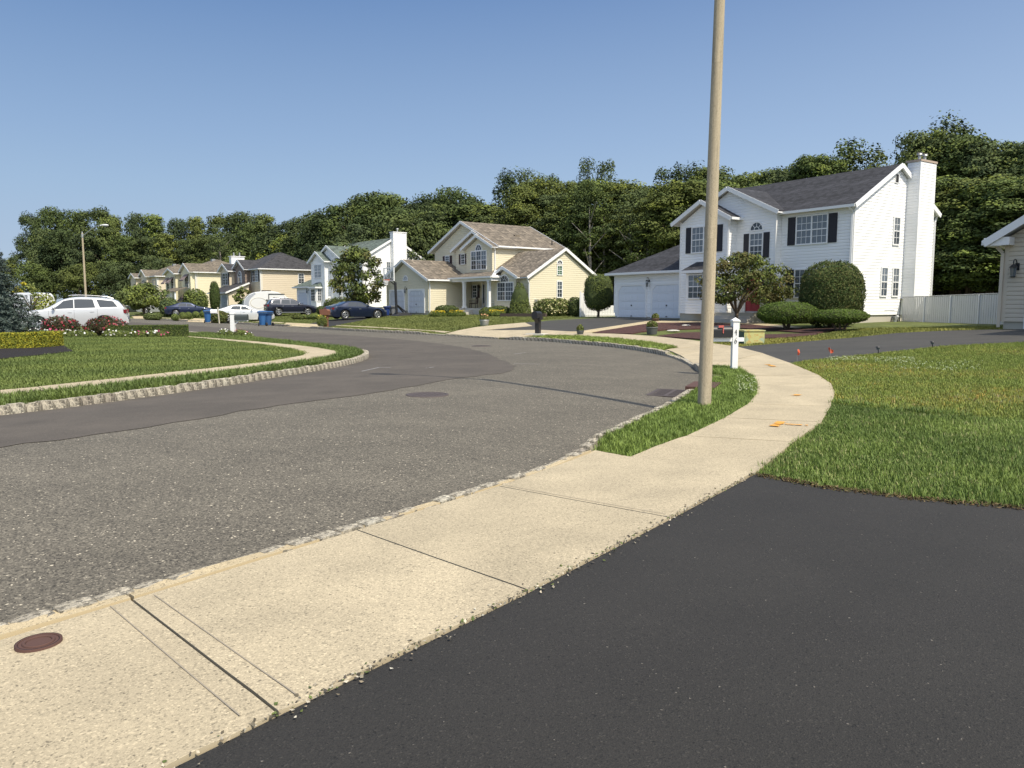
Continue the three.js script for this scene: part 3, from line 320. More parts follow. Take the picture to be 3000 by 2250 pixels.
// --- grass: tufts of blades
function tuft(seed, blades, h, spread, w, lean) { const R = rng(seed), p = []; for (let i = 0; i < blades; i++) { const a = R() * 6.283, r = Math.sqrt(R()) * spread, x = Math.cos(a) * r, z = Math.sin(a) * r, hh = h * (.55 + R() * .6), b = R() * 6.283, l = lean * (.3 + R()) * hh, tx = x + Math.cos(b) * l, tz = z + Math.sin(b) * l, c = b + 1.2 + R() * .8, wx = Math.cos(c) * w / 2, wz = Math.sin(c) * w / 2, mx = x + (tx - x) * .4, mz = z + (tz - z) * .4; p.push(x - wx, 0, z - wz, x + wx, 0, z + wz, mx + wx * .8, hh * .6, mz + wz * .8, x - wx, 0, z - wz, mx + wx * .8, hh * .6, mz + wz * .8, mx - wx * .8, hh * .6, mz - wz * .8, mx - wx * .8, hh * .6, mz - wz * .8, mx + wx * .8, hh * .6, mz + wz * .8, tx, hh, tz); } return tris(p); }
const grassMat = new THREE.MeshStandardMaterial({ roughness: .7, side: THREE.DoubleSide });
function grass(name, label, P, density, o) {
  const b = bounds(P, 0), R = rng(o.seed), n = Math.floor((b[1] - b[0]) * (b[3] - b[2]) * density), pts = [], skip = pavedPolys.map((q) => [q, bounds(q, .05)]);
  for (let i = 0; i < n; i++) { const x = lerp(b[0], b[1], R()), z = lerp(b[2], b[3], R()); if (!inside(P, x, z)) continue; if (o.keep && R() > o.keep(x, z)) continue; let bad = false; for (const [q, bb] of skip) if (x > bb[0] && x < bb[1] && z > bb[2] && z < bb[3] && inside(q, x, z)) { bad = true; break; } if (bad) continue; if (o.test && !o.test(x, z)) continue; pts.push([x, z]); }
  const geo = tuft(o.seed, o.blades ?? 8, o.h, o.spread, o.w, o.lean ?? .7), m = new THREE.InstancedMesh(geo, grassMat, pts.length), d = new THREE.Object3D(), c = new THREE.Color();
  pts.forEach(([x, z], i) => { const s = .65 + R() * .7; d.position.set(x, T(x, z) - .006, z); d.rotation.set((R() - .5) * .3, R() * 6.28, (R() - .5) * .3); d.scale.set(s, s * (.8 + R() * .5) * (o.tall ? o.tall(x, z) : 1), s); d.updateMatrix(); m.setMatrixAt(i, d.matrix); const k = o.mix(x, z, R), v = .75 + R() * .5; c.setRGB(k[0] * v, k[1] * v, k[2] * v); m.setColorAt(i, c); });
  m.name = numbered(name); m.userData.kind = 'stuff'; m.userData.label = label; m.userData.category = 'grass'; m.castShadow = m.receiveShadow = true; scene.add(m); return m;
}
const mixG = (A, B, s, seed) => (x, z, R) => { const t = clamp(fbm(x * s + 50, z * s + 50, 128, seed, 3) * 2.2 - .6 + (R() - .5) * .5); return [0, 1, 2].map((i) => lerp(A[i], B[i], t)); };
const lush = [.115, .175, .026], lush2 = [.18, .25, .045], dry = [.26, .255, .045], dryG = [.17, .22, .035], strawy = [.42, .37, .13];
const border = poly([[2440, 1188], [2560, 1200], [2700, 1218], [2850, 1226], [3000, 1232]]); border.push([14, border[4][1] - .6], [30, border[4][1] - 2.2]);
const lawnNear = [...poly([[2212, 1396], [2400, 1433], [2700, 1473], [3000, 1497]]), [9, -2], [14, -4], ...border.slice().reverse(), ...poly([[2446, 1160], [2434, 1196], [2407, 1243], [2325, 1302]])];
const lawnFar = [...border, [30, -24], ...poly([[3040, 1002], [2760, 1016], [2560, 1038], [2420, 1052], [2314, 1066], [2398, 1102], [2436, 1128], [2447, 1155]])];
grass('lush_grass', 'tall lush green lawn grass beside the black sealed driveway', lawnNear, 1050, { seed: 81, h: .048, spread: .05, w: .0055, blades: 10, mix: (x, z, R) => R() < .05 ? [.34, .34, .14] : mixG([.095, .15, .024], [.20, .27, .05], .55, 82)(x, z, R), tall: (x, z) => .75 + .5 * noise(x * 2.2, z * 2.2, 0, 6) });
grass('yellowing_grass', 'short yellowing lawn grass with clover beyond the lush lawn', lawnFar, 420, { seed: 83, h: .05, spread: .07, w: .0085, blades: 10, mix: (x, z, R) => { const t = clamp(fbm(x * .5 + 30, z * .5 + 30, 128, 84, 3) * 2.4 - .75 + (R() - .5) * .6); return [0, 1, 2].map((i) => lerp(dryG[i], R() < .12 ? strawy[i] : dry[i], t)); } });
grass('ridge_grass', 'longer dark tussocks along the seam between the two lawns', [...border.slice(0, 4), ...border.slice(0, 4).reverse().map(([x, z]) => [x - .05, z - .4])], 260, { seed: 85, h: .085, spread: .06, w: .009, blades: 9, mix: mixG([.06, .105, .024], lush, 1, 86) });
const strip = [...poly([[1743, 1322], [1843, 1345], [2010, 1282], [2122, 1228], [2190, 1187], [2216, 1158], [2219, 1130], [2205, 1104], [2160, 1078], [2100, 1074]]), ...RC.filter((p) => p[1] < -8.5 && p[1] > -18.6).map(([x, z]) => [x + .13, z + .05]).reverse()];
grass('curb_strip_grass', 'long green grass round the foot of the tall lamp post', strip, 950, { seed: 87, h: .055, spread: .05, w: .0062, blades: 9, mix: mixG(lush, lush2, .9, 88), test: (x, z) => !(Math.hypot(x - 3.95, z + 16.25) < .55) });
const strip2 = [...poly([[1643, 986], [1700, 987], [1800, 994], [1890, 1004], [1990, 1021], [1950, 1026]]), ...RC.filter((p) => p[1] < -24.9 && p[1] > -34.6).map(([x, z]) => [x + .17, z]).reverse().reverse()];
grass('far_strip_grass', 'mown grass strip behind the stone curb by the black mailbox', strip2, 260, { seed: 89, h: .09, spread: .08, w: .016, blades: 9, mix: mixG(dryG, lush2, .9, 90) });
const leftStrip = [...LC.filter((p) => p[1] < -5 && p[1] > -40).map(([x, z]) => [x - .2, z]), ...poly(LWn).reverse(), [-14, -8]];
grass('corner_strip_grass', 'grass strip between the stone curb and the corner walk', leftStrip, 330, { seed: 91, h: .085, spread: .07, w: .011, blades: 9, mix: mixG([.085, .13, .024], [.13, .175, .034], .8, 92), test: (x, z) => roadSD(x, z) < -.2 });
const leftLawn = [...poly(LWf), [-19.5, -42], [-40, -35], [-40, -14], [-14, -9]];
grass('corner_lawn_grass', 'striped mown lawn of the corner plot beside the hedges', leftLawn, 230, { seed: 93, h: .05, spread: .10, w: .012, blades: 11, mix: (x, z, R) => { const st = Math.sin((x * .62 + z * .9) * 1.9) * .25 + fbm(x * .4 + 30, z * .4 + 30, 64, 94, 3) - .2; const t = clamp(st + (R() - .5) * .5 + .2); return [0, 1, 2].map((i) => lerp([.09, .13, .024][i], [.17, .21, .045][i], t)); } });
const yard = (n, l, P, dn, seed, A, B) => grass(n, l, P, dn * 1.8, { seed, h: .055, spread: .15, w: .02, blades: 10, mix: mixG(A, B, .4, seed + 1), test: (x, z) => roadSD(x, z) < -.25 });
yard('front_lawn_grass', 'lawn in front of the beige house', poly([[1330, 975], [1240, 978], [1100, 968], [985, 962], [970, 956], [1020, 948], [1102, 930], [1240, 920], [1420, 918], [1600, 922], [1690, 930], [1540, 944], [1452, 952], [1391, 959], [1335, 971]]), 42, 95, [.11, .13, .026], [.16, .18, .04]);
yard('front_lawn_grass', 'lawn in front of the green roofed house', poly([[900, 950], [836, 953], [760, 949], [690, 946], [640, 941], [640, 934], [700, 934], [800, 921], [905, 906], [965, 915], [1000, 925], [960, 938], [925, 944]]), 30, 97, [.10, .125, .026], [.15, .175, .038]);
yard('front_lawn_grass', 'lawn between the far mailbox and the first blue bin', poly([[620, 941], [548, 940], [500, 938], [420, 934], [380, 930], [420, 915], [520, 912], [620, 920], [640, 930]]), 22, 99, [.10, .125, .026], [.15, .175, .04]);
yard('side_lawn_grass', 'yellowish grass wedge between the neighbour driveway and the red mulch', poly([[2093, 1007], [2156, 1016], [2350, 1001], [2500, 989], [2620, 976], [2760, 969], [2930, 965], [2930, 958], [2640, 962], [2540, 964], [2480, 968], [2400, 984], [2300, 993], [2240, 995], [2150, 999]]), 110, 101, [.16, .18, .03], [.27, .25, .05]);
// ---------------------------------------------------------------- houses. local frame: x along the street front, y up, z into the plot; front faces -z, lit side faces -x
function houseAt(name, label, px, d, theta, group) { const p = atD(px, 890, d); return thing(name, label, 'house', [p[0], 0, p[2]], (90 + theta) * Math.PI / 180, group); }
const fb = (f, base, s0, s1, y0, y1, n0, n1) => f === 'f' ? box(s0, s1, y0, y1, base - n1, base - n0) : f === 's' ? box(base - n1, base - n0, y0, y1, s0, s1) : box(base + n0, base + n1, y0, y1, s0, s1);
const onFace = (f, base, s, y, n) => f === 'f' ? [s, y, base - n] : f === 's' ? [base - n, y, s] : [base + n, y, s];
// lap boards of a convex wall outline [[s, y]...]; each course leans out at its foot
function courses(f, base, outline, e, y0 = Math.min(...outline.map((p) => p[1])), lap = .03) {
  const out = [], top = Math.max(...outline.map((p) => p[1])); const span = (y) => { const xs = []; outline.forEach((a, i) => { const b = outline[(i + 1) % outline.length]; if ((a[1] - y) * (b[1] - y) <= 0 && a[1] !== b[1]) xs.push(lerp(a[0], b[0], (y - a[1]) / (b[1] - a[1]))); }); return xs.length ? [Math.min(...xs), Math.max(...xs)] : null; };
  for (let y = y0; y < top - .01; y += e) { const t = Math.min(y + e, top - .001), A = span(y + .0005), B = span(t - .0005); if (!A || !B) continue; const P = (s, yy, n) => onFace(f, base, s, yy, n), p = [], q = (a, b, c, d) => { for (const v of [a, b, c, a, c, d]) p.push(...v); }; const ym = lerp(y, t, .66), C2 = span(ym) || A, fl = f === 'r', Q = (u, v, w, x) => fl ? q(u, v, w, x) : q(v, u, x, w); const rows = [[A, y, .002], [A, y, lap], [C2, ym, lap * .9], [B, t, .003]].map(([S, yy, n]) => [P(S[0], yy, n), P(S[1], yy, n)]); for (let k = 0; k < 3; k++) Q(rows[k][0], rows[k][1], rows[k + 1][1], rows[k + 1][0]); const g = tris(p); out.push(g); }
  return out;
}
function siding(parent, f, base, outline, mat, e, single = false) { const cs = courses(f, base, outline, e); if (single) cs.forEach((g) => part('siding_board', g, mat, parent)); else part('siding', cs, mat, parent); }
// solid core of a wall block from an outline in the (x, y) or (z, y) plane
function prism(outline, axis, a, b) { const s = new THREE.Shape(outline.map(([p, q]) => new THREE.Vector2(p, q))), g = new THREE.ExtrudeGeometry(s, { depth: b - a, bevelEnabled: false }); return axis === 'z' ? g.translate(0, 0, a) : g.rotateY(-Math.PI / 2).translate(b, 0, 0).scale(1, 1, 1); }
function beamWhite(parent, list, w, h, name = 'fascia', mat = M.trim) { part(name, list.map(([p, q]) => beam(p, q, w, h)), mat, parent); }
// gable roof: ridge along axis; spans a0..a1 across, l0..l1 along; overhangs included by caller
function gableRoof(parent, axis, a0, a1, l0, l1, eave, peak, mat, o = {}) {
  const m = o.mid ?? (a0 + a1) / 2, P = (a, y, l) => axis === 'z' ? [a, y, l] : [l, y, a], th = .12, faces = [];
  const hip0 = o.hip0 || 0, hip1 = o.hip1 || 0, e2 = o.eave2 ?? eave;
  faces.push([P(a0, eave, l0), P(a0, eave, l1), P(m, peak, l1 - hip1), P(m, peak, l0 + hip0)], [P(a1, e2, l0), P(m, peak, l0 + hip0), P(m, peak, l1 - hip1), P(a1, e2, l1)]);
  if (hip0) faces.push([P(a0, eave, l0), P(m, peak, l0 + hip0), P(a1, e2, l0)]); if (hip1) faces.push([P(a0, eave, l1), P(a1, e2, l1), P(m, peak, l1 - hip1)]);
  part('roof', faces.map((f) => metreUV(plate(f, .06, [0, -1, 0]))), mat, parent); part('soffit', faces.map((f) => plate(f.map(([x, y, z]) => [x, y - .063, z]), .06, [0, -1, 0])), o.trim || M.trim, parent);
  const tr = [], lo = -.10; const ends = []; if (!hip0 && !o.open0) ends.push([l0, -1]); if (!hip1 && !o.open1) ends.push([l1, 1]);
  for (const [l, s] of ends) { const L = l + s * .018; part('rake_board', beam(P(a0 - .03, eave + lo, L), P(m, peak + lo + .02, L), .035, .22), o.trim || M.trim, parent); part('rake_board', beam(P(m, peak + lo + .02, L - s * .003), P(a1 + .03, e2 + lo, L - s * .003), .035, .22), o.trim || M.trim, parent); }
  const gt = []; if (!o.noGutter0) gt.push(beam(P(a0 - .05, eave - .07, l0 + .02), P(a0 - .05, eave - .07, l1 - .02), .12, .13)); if (!o.noGutter1) gt.push(beam(P(a1 + .05, e2 - .07, l0 + .02), P(a1 + .05, e2 - .07, l1 - .02), .12, .13)); if (hip0) gt.push(beam(P(a0, eave - .07, l0 - .05), P(a1, e2 - .07, l0 - .05), .12, .13)); if (hip1) gt.push(beam(P(a0, eave - .07, l1 + .05), P(a1, e2 - .07, l1 + .05), .12, .13));
  if (gt.length) part('gutter', gt, o.trim || M.trim, parent);
  if (o.soffit) part('soffit', o.soffit, o.trim || M.trim, parent);
}
function win(parent, f, base, s0, s1, y0, y1, o = {}) {
  base -= .028;
  const fr = .07, t = M.trim, gs = [fb(f, base, s0 - fr, s1 + fr, y1, y1 + fr, 0, .05), fb(f, base, s0 - fr, s1 + fr, y0 - fr, y0, 0, .06), fb(f, base, s0 - fr, s0, y0, y1, 0, .05), fb(f, base, s1, s1 + fr, y0, y1, 0, .05)];
  const lights = o.lights || 1, w = (s1 - s0) / lights; for (let i = 1; i < lights; i++) gs.push(fb(f, base, s0 + i * w - .04, s0 + i * w + .04, y0, y1, 0, .048));
  const root = part('window', gs, o.trim || t, parent), rail = o.rail ?? .5;
  for (let i = 0; i < lights; i++) { const a = s0 + i * w + (i ? .04 : 0), b = s0 + (i + 1) * w - (i < lights - 1 ? .04 : 0), ym = lerp(y0, y1, rail); const g = [].concat(o.glass || M.glass);
    if (o.fixed) part('pane', fb(f, base, a, b, y0, y1, .018, .022), g[i % g.length], root); else { part('pane', fb(f, base, a, b, ym + .02, y1, .020, .026), g[i % g.length], root); part('pane', fb(f, base, a, b, y0, ym - .02, .012, .018), g[(i + 1) % g.length], root); part('sash_rail', fb(f, base, a, b, ym - .025, ym + .025, .012, .04), t, root); }
    const mu = [], cols = o.cols ?? 2, rows = o.rows ?? 2; for (let c = 1; c < cols; c++) { const x = lerp(a, b, c / cols); mu.push(fb(f, base, x - .011, x + .011, y0, y1, .02, .03)); } const bands = o.fixed ? [[y0, y1]] : o.topOnly ? [[ym, y1]] : [[y0, ym], [ym, y1]]; for (const [p, q] of bands) for (let r = 1; r < rows; r++) { const y = lerp(p, q, r / rows); mu.push(fb(f, base, a, b, y - .011, y + .011, .02, .032)); } if (mu.length && !o.plain) part('muntin', mu, t, root); }
  if (o.shutter) for (const [a, b] of [[s0 - fr - .02 - (o.sw || .4), s0 - fr - .02], [s1 + fr + .02, s1 + fr + .02 + (o.sw || .4)]]) { const sl = [fb(f, base, a, b, y0 - .04, y1 + .04, .004, .035)], n = Math.floor((y1 - y0) / .09); for (let i = 0; i < n; i++) { const y = lerp(y0, y1, (i + .5) / n); sl.push(fb(f, base, a + .04, b - .04, y - .012, y + .028, .035, .046)); } part('shutter', sl, o.shutter, parent); }
  return root;
}
function fanWin(parent, f, base, s, y, r, o = {}) { // half-round light
  base -= .028;
  const arc = (ri, ro, n0, n1) => { const sh = new THREE.Shape(); sh.absarc(0, 0, ro, 0, Math.PI, false); if (ri > 0) { sh.absarc(0, 0, ri, Math.PI, 0, true); } const g = new THREE.ExtrudeGeometry(sh, { depth: n1 - n0, bevelEnabled: false, curveSegments: 18 }); if (f === 'f') g.translate(s, y, base - n1); else g.rotateY(-Math.PI / 2).translate(base - n0, y, s); return g; };
  const root = part('fan_window', [arc(r - .0, r + .08, 0, .05), fb(f, base, s - r - .08, s + r + .08, y - .06, y, 0, .052)], o.trim || M.trim, parent);
  part('pane', arc(0, r, .012, .02), o.glass || M.glass, root);
  const sp = [arc(r * .42 - .014, r * .42 + .014, .02, .032)]; for (const a of o.spokes || [.25, .5, .75]) { const t = a * Math.PI, g = new THREE.BoxGeometry(r * .6, .024, .012).translate(r * .7, 0, 0).rotateZ(t); if (f === 'f') g.translate(s, y, base - .026); else g.rotateY(-Math.PI / 2).translate(base - .026, y, s); sp.push(g); } part('muntin', sp, M.trim, root); return root;
}
function garageDoor(parent, base, x0, x1, y0, y1, mat = M.garageDoor) { // opening with clipped top corners
  const c = .34, fr = .13; const trim = [box(x0 - fr, x0, y0, y1, base - .05, base + .02), box(x1, x1 + fr, y0, y1, base - .05, base + .02), box(x0 - fr, x1 + fr, y1, y1 + fr, base - .05, base + .02)];
  const tri = (a, b) => { const s = new THREE.Shape([new THREE.Vector2(a, y1), new THREE.Vector2(b, y1), new THREE.Vector2(a, y1 - c)]); return new THREE.ExtrudeGeometry(s, { depth: .05, bevelEnabled: false }).translate(0, 0, base - .045); };
  trim.push(tri(x0, x0 + c), tri(x1, x1 - c)); const root = part('garage_door', trim, M.trim, parent), n = 4, h = (y1 - y0) / n, W = (x1 - x0) / 4;
  for (let i = 0; i < n; i++) { const a = y0 + i * h + .008, b = y0 + (i + 1) * h - .008, gs = [box(x0, x1, a, b, base - .012, base + .03)]; for (let k = 0; k < 4; k++) gs.push(box(x0 + k * W + .07, x0 + (k + 1) * W - .07, a + .09, b - .09, base - .026, base - .012)); part('panel', gs, mat, root); }
  part('handle', [box((x0 + x1) / 2 - .04, (x0 + x1) / 2 + .04, y0 + .72, y0 + .8, base - .06, base - .02), box((x0 + x1) / 2 - .06, (x0 + x1) / 2 + .06, y0 + .06, y0 + .1, base - .05, base - .02)], M.black, root); return root;
}
function wallLamp(parent, f, base, s, y) { const P = (ds, dy, n) => onFace(f, base, s + ds, y + dy, n), r = part('wall_lamp', [beam(P(0, .1, 0), P(0, .1, .03), .12, .14), tube([P(0, .12, .02), P(0, .3, .1), P(0, .32, .18), P(0, .2, .2)], .014, 6, 10), cyl(.10, .03, .10, ...P(0, .06, .2)), cyl(.04, .09, .03, ...P(0, -.26, .2))], M.black, parent); part('lantern_glass', cyl(.06, .085, .24, ...P(0, -.23, .2), 8), M.glassCurtain, r); return r; }
function downspout(parent, pts, mat = M.trim) { part('downspout', pts.slice(1).map((q, i) => beam(pts[i], q, .09, .07, V(.3, .2, 1))), mat, parent); }

// ---- the two white houses of one plan (number 46 near, green roofed one far); every figure in metres from the near front corner
function colonial(h, o) {
  const E = o.e, S = o.single, W = o.wall, WF = o.front || o.wall, g0 = o.g0, y0 = o.y0, ev = 6.28, add = (n, g, m, p = h) => part(n, g, m, p);
  // main block
  add('wall', [prism([[0, y0], [7.15, y0], [7.15, ev], [3.55, 8.42], [0, ev]], 'x', .0, 9.9)], W);
  add('foundation', [box(.04, 9.9, -.2, y0, .04, 7.1), box(4.14, 9.9, -.2, y0, -.46, .1), box(6.64, 10, -.2, y0, -1.16, -.4), box(10, 16.95, -.2, o.gy + .28, .05, 6.9)], M.foundation);
  siding(h, 's', 0, [[0, y0], [7.15, y0], [7.15, ev], [3.55, 8.42], [0, ev]], W, E, S);
  siding(h, 'f', 0, [[0, y0], [4.1, y0], [4.1, ev], [0, ev]], WF, E, S);
  add('corner_board', [box(-.03, .07, y0, ev, -.03, .06), box(4.03, 4.12, y0, ev, -.53, -.44), box(9.96, 10.06, o.gy + .2, ev, -1.24, -1.15), box(6.55, 6.63, y0, ev, -1.23, -1.14), box(16.95, 17.05, o.gy + .28, 3.5, -.03, .06)], M.trim);
  gableRoof(h, 'x', -.28, 7.4, -.22, 10.1, 6.36, 8.58, o.roof, { mid: 3.55 });
  // bay block with the broad cross gable
  const bayOut = [[4.1, y0], [10, y0], [10, ev], [7.1, 7.78], [4.1, ev]];
  add('bay_wall', prism(bayOut, 'z', -.5, 1.6), WF); siding(h, 'f', -.5, bayOut, WF, E, S); siding(h, 's', 4.1, [[-.5, y0], [0, y0], [0, ev], [-.5, ev]], W, E, S);
  gableRoof(h, 'z', 3.78, 10.4, -.78, 3.4, 6.42, 7.98, o.roof, { mid: 7.1, open1: true, noGutter1: true, noGutter0: true });
  // wing with the small gable
  const wingOut = [[6.6, y0], [10.05, y0], [10.05, 6.15], [8.35, 7.12], [6.6, 6.15]];
  add('wing_wall', prism(wingOut, 'z', -1.2, .2), WF); siding(h, 'f', -1.2, wingOut, WF, E, S); siding(h, 's', 6.6, [[-1.2, y0], [-.5, y0], [-.5, 6.15], [-1.2, 6.15]], W, E, S);
  gableRoof(h, 'z', 6.22, 10.5, -1.5, .6, 6.26, 7.36, o.roof, { mid: 8.36, open1: true });
  // box window below it
  add('box_window_wall', box(7.45, 8.9, y0, 3.5, -1.88, -1.2), WF); if (S) siding(h, 'f', -1.88, [[7.45, y0], [8.9, y0], [8.9, 1.85], [7.45, 1.85]], WF, E, S);
  add('box_window_roof', [[[7.2, 3.5, -2.1], [9.1, 3.5, -2.1], [8.75, 4.0, -1.22], [7.55, 4.0, -1.22]], [[7.2, 3.5, -2.1], [7.55, 4, -1.22], [7.2, 3.5, -1.22]], [[9.1, 3.5, -2.1], [9.1, 3.5, -1.22], [8.75, 4, -1.22]]].map((f) => metreUV(plate(f, .1, [0, -1, 0]))), o.roof);
  add('box_window_fascia', [beam([7.18, 3.42, -2.1], [9.12, 3.42, -2.1], .06, .16), beam([7.18, 3.42, -2.1], [7.18, 3.42, -1.2], .06, .16), beam([9.12, 3.42, -2.1], [9.12, 3.42, -1.2], .06, .16)], M.trim);
  win(h, 'f', -1.88, 7.66, 8.66, 1.98, 3.22, { glass: o.curtain ? [M.glassCurtain, M.glass] : M.glass, cols: 3 });
  win(h, 's', 7.45, -1.72, -1.36, 1.98, 3.22, { glass: M.glass });
  // garage
  const gOut = [[10, o.gy + .28], [17, o.gy + .28], [17, 3.5], [10, 3.5]]; add('garage_wall', box(10, 17, o.gy + .05, 3.5, .02, 6.9), WF);
  const D1 = [10.42 + .55, 10.42 + 3.05], D2 = [14.1, 16.6]; // between the doors and round them the boards run
  for (const [a, b, ya, yb] of [[10.0, D1[0] - .13, o.gy + .28, 3.5], [D1[1] + .13, D2[0] - .13, o.gy + .28, 3.5], [D2[1] + .13, 17, o.gy + .28, 3.5], [D1[0] - .13, D1[1] + .13, o.gy + 2.15, 3.5], [D2[0] - .13, D2[1] + .13, o.gy + 2.15, 3.5]]) siding(h, 'f', .02, [[a, ya], [b, ya], [b, yb], [a, yb]], WF, E, S);
  garageDoor(h, .0, D1[0], D1[1], o.gy + .01, o.gy + 2.02, o.door || M.garageDoor); garageDoor(h, .0, D2[0], D2[1], o.gy + .01, o.gy + 2.02, o.door || M.garageDoor);
  wallLamp(h, 'f', 0, (D1[1] + D2[0]) / 2, o.gy + 2.2);
  add('garage_roof', [[[10, 3.66, -.35], [17.5, 3.66, -.35], [13.6, 5.75, 3.45], [10, 5.75, 3.45]], [[17.5, 3.66, -.35], [17.5, 3.66, 7.2], [13.6, 5.75, 3.45]], [[10, 3.66, 7.2], [10, 5.75, 3.45], [13.6, 5.75, 3.45], [17.5, 3.66, 7.2]]].map((f) => metreUV(plate(f, .1, [0, -1, 0]))), o.roof);
  add('garage_gutter', [beam([10.05, 3.58, -.4], [17.52, 3.58, -.4], .12, .14), beam([17.55, 3.58, -.4], [17.55, 3.58, 7.2], .12, .14), box(10, 17.5, 3.48, 3.52, -.35, .02)], M.trim);
  // chimney on the lit side
  const C = o.chim; { const c = part('chimney', box(-.64, .02, C.y0, C.top, C.z0 + .01, C.z1 - .01), W, h); courses('s', -.64, [[C.z0, C.y0], [C.z1, C.y0], [C.z1, C.top], [C.z0, C.top]], E).forEach((g) => S ? part('siding_board', g, W, c) : part('siding', g, W, c));
    courses('f', C.z0, [[-.64, C.y0], [0, C.y0], [0, C.top], [-.64, C.top]], E).forEach((g, i) => part(S ? 'siding_board' : 'siding', g, W, c));
    part('corner_board', [box(-.67, -.60, C.y0, C.top, C.z0 - .03, C.z0 + .04), box(-.67, -.60, C.y0, C.top, C.z1 - .05, C.z1 + .02)], M.trim, c); part('cap', [box(-.70, .1, C.top, C.top + .1, C.z0 - .06, C.z1 + .06)], o.capMat || M.trim, c);
    for (const [zz, k] of C.flues) part('flue', [cyl(.07, .07, .32, -.3, C.top + .1, zz), cyl(.15, .12, .06, -.3, C.top + .40, zz), cyl(.12, .15, .05, -.3, C.top + .46, zz)], M.galv, c); }
  // windows of the lit side
  for (const [a, b, c, d] of o.sideWins) win(h, 's', 0, a, b, c, d, { glass: [M.glassCurtain, M.glass], cols: 2, rows: 2 });
  if (o.vent) { const r = add('gable_vent', [fb('s', 0, 3.24, 3.58, 7.62, 7.66, 0, .065), fb('s', 0, 3.24, 3.58, 8.06, 8.1, 0, .065), fb('s', 0, 3.24, 3.28, 7.62, 8.1, 0, .065), fb('s', 0, 3.54, 3.58, 7.62, 8.1, 0, .065)], M.trim); part('louver', fb('s', 0, 3.28, 3.54, 7.66, 8.06, .012, .045), M.blackMatte, r); }
  // front windows
  const sh = o.shutter; win(h, 'f', 0, 1.42, 3.12, 4.68, 6.02, { lights: 2, glass: M.glassCurtain, cols: 3, shutter: sh, sw: .46 });
  win(h, 'f', 0, 1.42, 3.12, 2.0, 3.36, { lights: 2, glass: M.glassCurtain, cols: 3, shutter: sh, sw: .46, topOnly: true });
  win(h, 'f', -.5, 4.86, 5.62, 4.1, 5.34, { glass: [M.glassCurtain, M.glass], cols: 3, shutter: sh, sw: .36 }); fanWin(h, 'f', -.5, 5.24, 5.54, .38);
  win(h, 'f', -1.2, 7.42, 9.1, 4.54, 5.9, { lights: 2, glass: M.glassCurtain, cols: 3, shutter: sh, sw: .4 });
  // entrance
  { const d = add('door', [box(4.84, 5.8, y0 + .16, 3.3, -.56, -.5)], o.doorMat || M.redDoor); part('door_frame', [box(4.72, 4.84, y0 + .1, 3.42, -.6, -.48), box(5.8, 5.92, y0 + .1, 3.42, -.6, -.48), box(4.72, 5.92, 3.3, 3.44, -.6, -.48)], M.trim, d); part('handle', [sph(.04, 5.7, 2.15, -.6), box(5.66, 5.74, 2.05, 2.3, -.585, -.56)], M.alu, d); for (const a of [4.98, 5.42]) for (const b of [1.4, 2.1, 2.7]) part('panel', box(a, a + .28, b, b + .46, -.575, -.56), o.doorMat || M.redDoor, d); }
  win(h, 'f', -.5, 4.4, 4.62, 1.55, 3.1, { fixed: true, cols: 1, rows: 4, glass: M.glass });
  if (o.steps) for (let i = 0; i < 3; i++) add('step', [box(4.5 - i * .05, 7.1 + i * .1, o.gs - .3, y0 + .08 - i * .17, -1.5 - i * .32, i ? -1.18 - i * .32 : -.5)], i === 0 ? M.foundation : M.stone);
  // downspouts
  downspout(h, [[.05, 6.22, -.36], [.05, 5.95, -.09], [.05, g0 + .1, -.09]]); downspout(h, [[6.24, 6.14, -1.45], [6.52, 5.8, -1.26], [6.52, y0, -1.26]]); downspout(h, [[-.02, 6.2, 7.42], [-.06, 5.95, 7.2], [-.06, 1.1, 7.2]]);
}
const h46 = houseAt('white_house', 'white sided two storey house with black shutters, red door and tall chimney, number 46', 2492, 37.3, 34);
colonial(h46, { e: .152, single: true, wall: M.vinylWhite, y0: 1.1, gy: .78, g0: .42, gs: .7, roof: M.roofDark, shutter: M.shutterBlack, curtain: true, steps: true, vent: true, chim: { z0: 4.42, z1: 5.86, y0: 1.9, top: 8.72, flues: [[4.9, 0], [5.4, 0]] }, sideWins: [[3.36, 3.84, 4.64, 5.94], [2.46, 2.94, 2.06, 3.42], [3.5, 3.98, 2.06, 3.42]], capMat: std([.42, .33, .26], .8) });
part('hose_bib', [beam([-.03, 1.35, 1.2], [-.03, 1.05, 1.2], .03, .03), beam([-.03, 1.32, 2.9], [-.03, 1.32, 3.8], .02, .02), box(-.12, 0, 1.5, 1.95, .55, .8)], M.galv, h46);
{ const g = part('gas_meter', [cyl(.11, .11, .26, -.32, .62, 3.35), box(-.42, -.2, .86, 1.02, 3.22, 3.5), sph(.1, -.3, .98, 3.62)], M.galv, h46); part('pipe', [tube([[-.3, .2, 3.1], [-.3, .9, 3.1], [-.28, 1.02, 3.3]], .03), tube([[-.3, 1.0, 3.6], [-.2, 1.05, 3.8], [.02, 1.05, 3.85]], .03), rod([-.3, .2, 3.7], [-.3, .8, 3.65], .03)], M.black, g); }
const hC = houseAt('white_house', 'white house with grey green roof and white chimney behind the round tree', 800 + 1265 / 4.74, 80, 38.5);
colonial(hC, { e: .2, wall: M.vinylWhite, y0: 1.3, gy: .95, g0: 1.1, gs: 1.1, roof: M.roofGreen, curtain: false, steps: false, chim: { z0: 3.2, z1: 4.75, y0: 1.2, top: 9.05, flues: [[3.9, 0]] }, sideWins: [[2.7, 3.1, 4.85, 6.0], [2.7, 3.1, 2.2, 3.4]], door: std([.66, .70, .76], .6), doorMat: M.whitePaint });

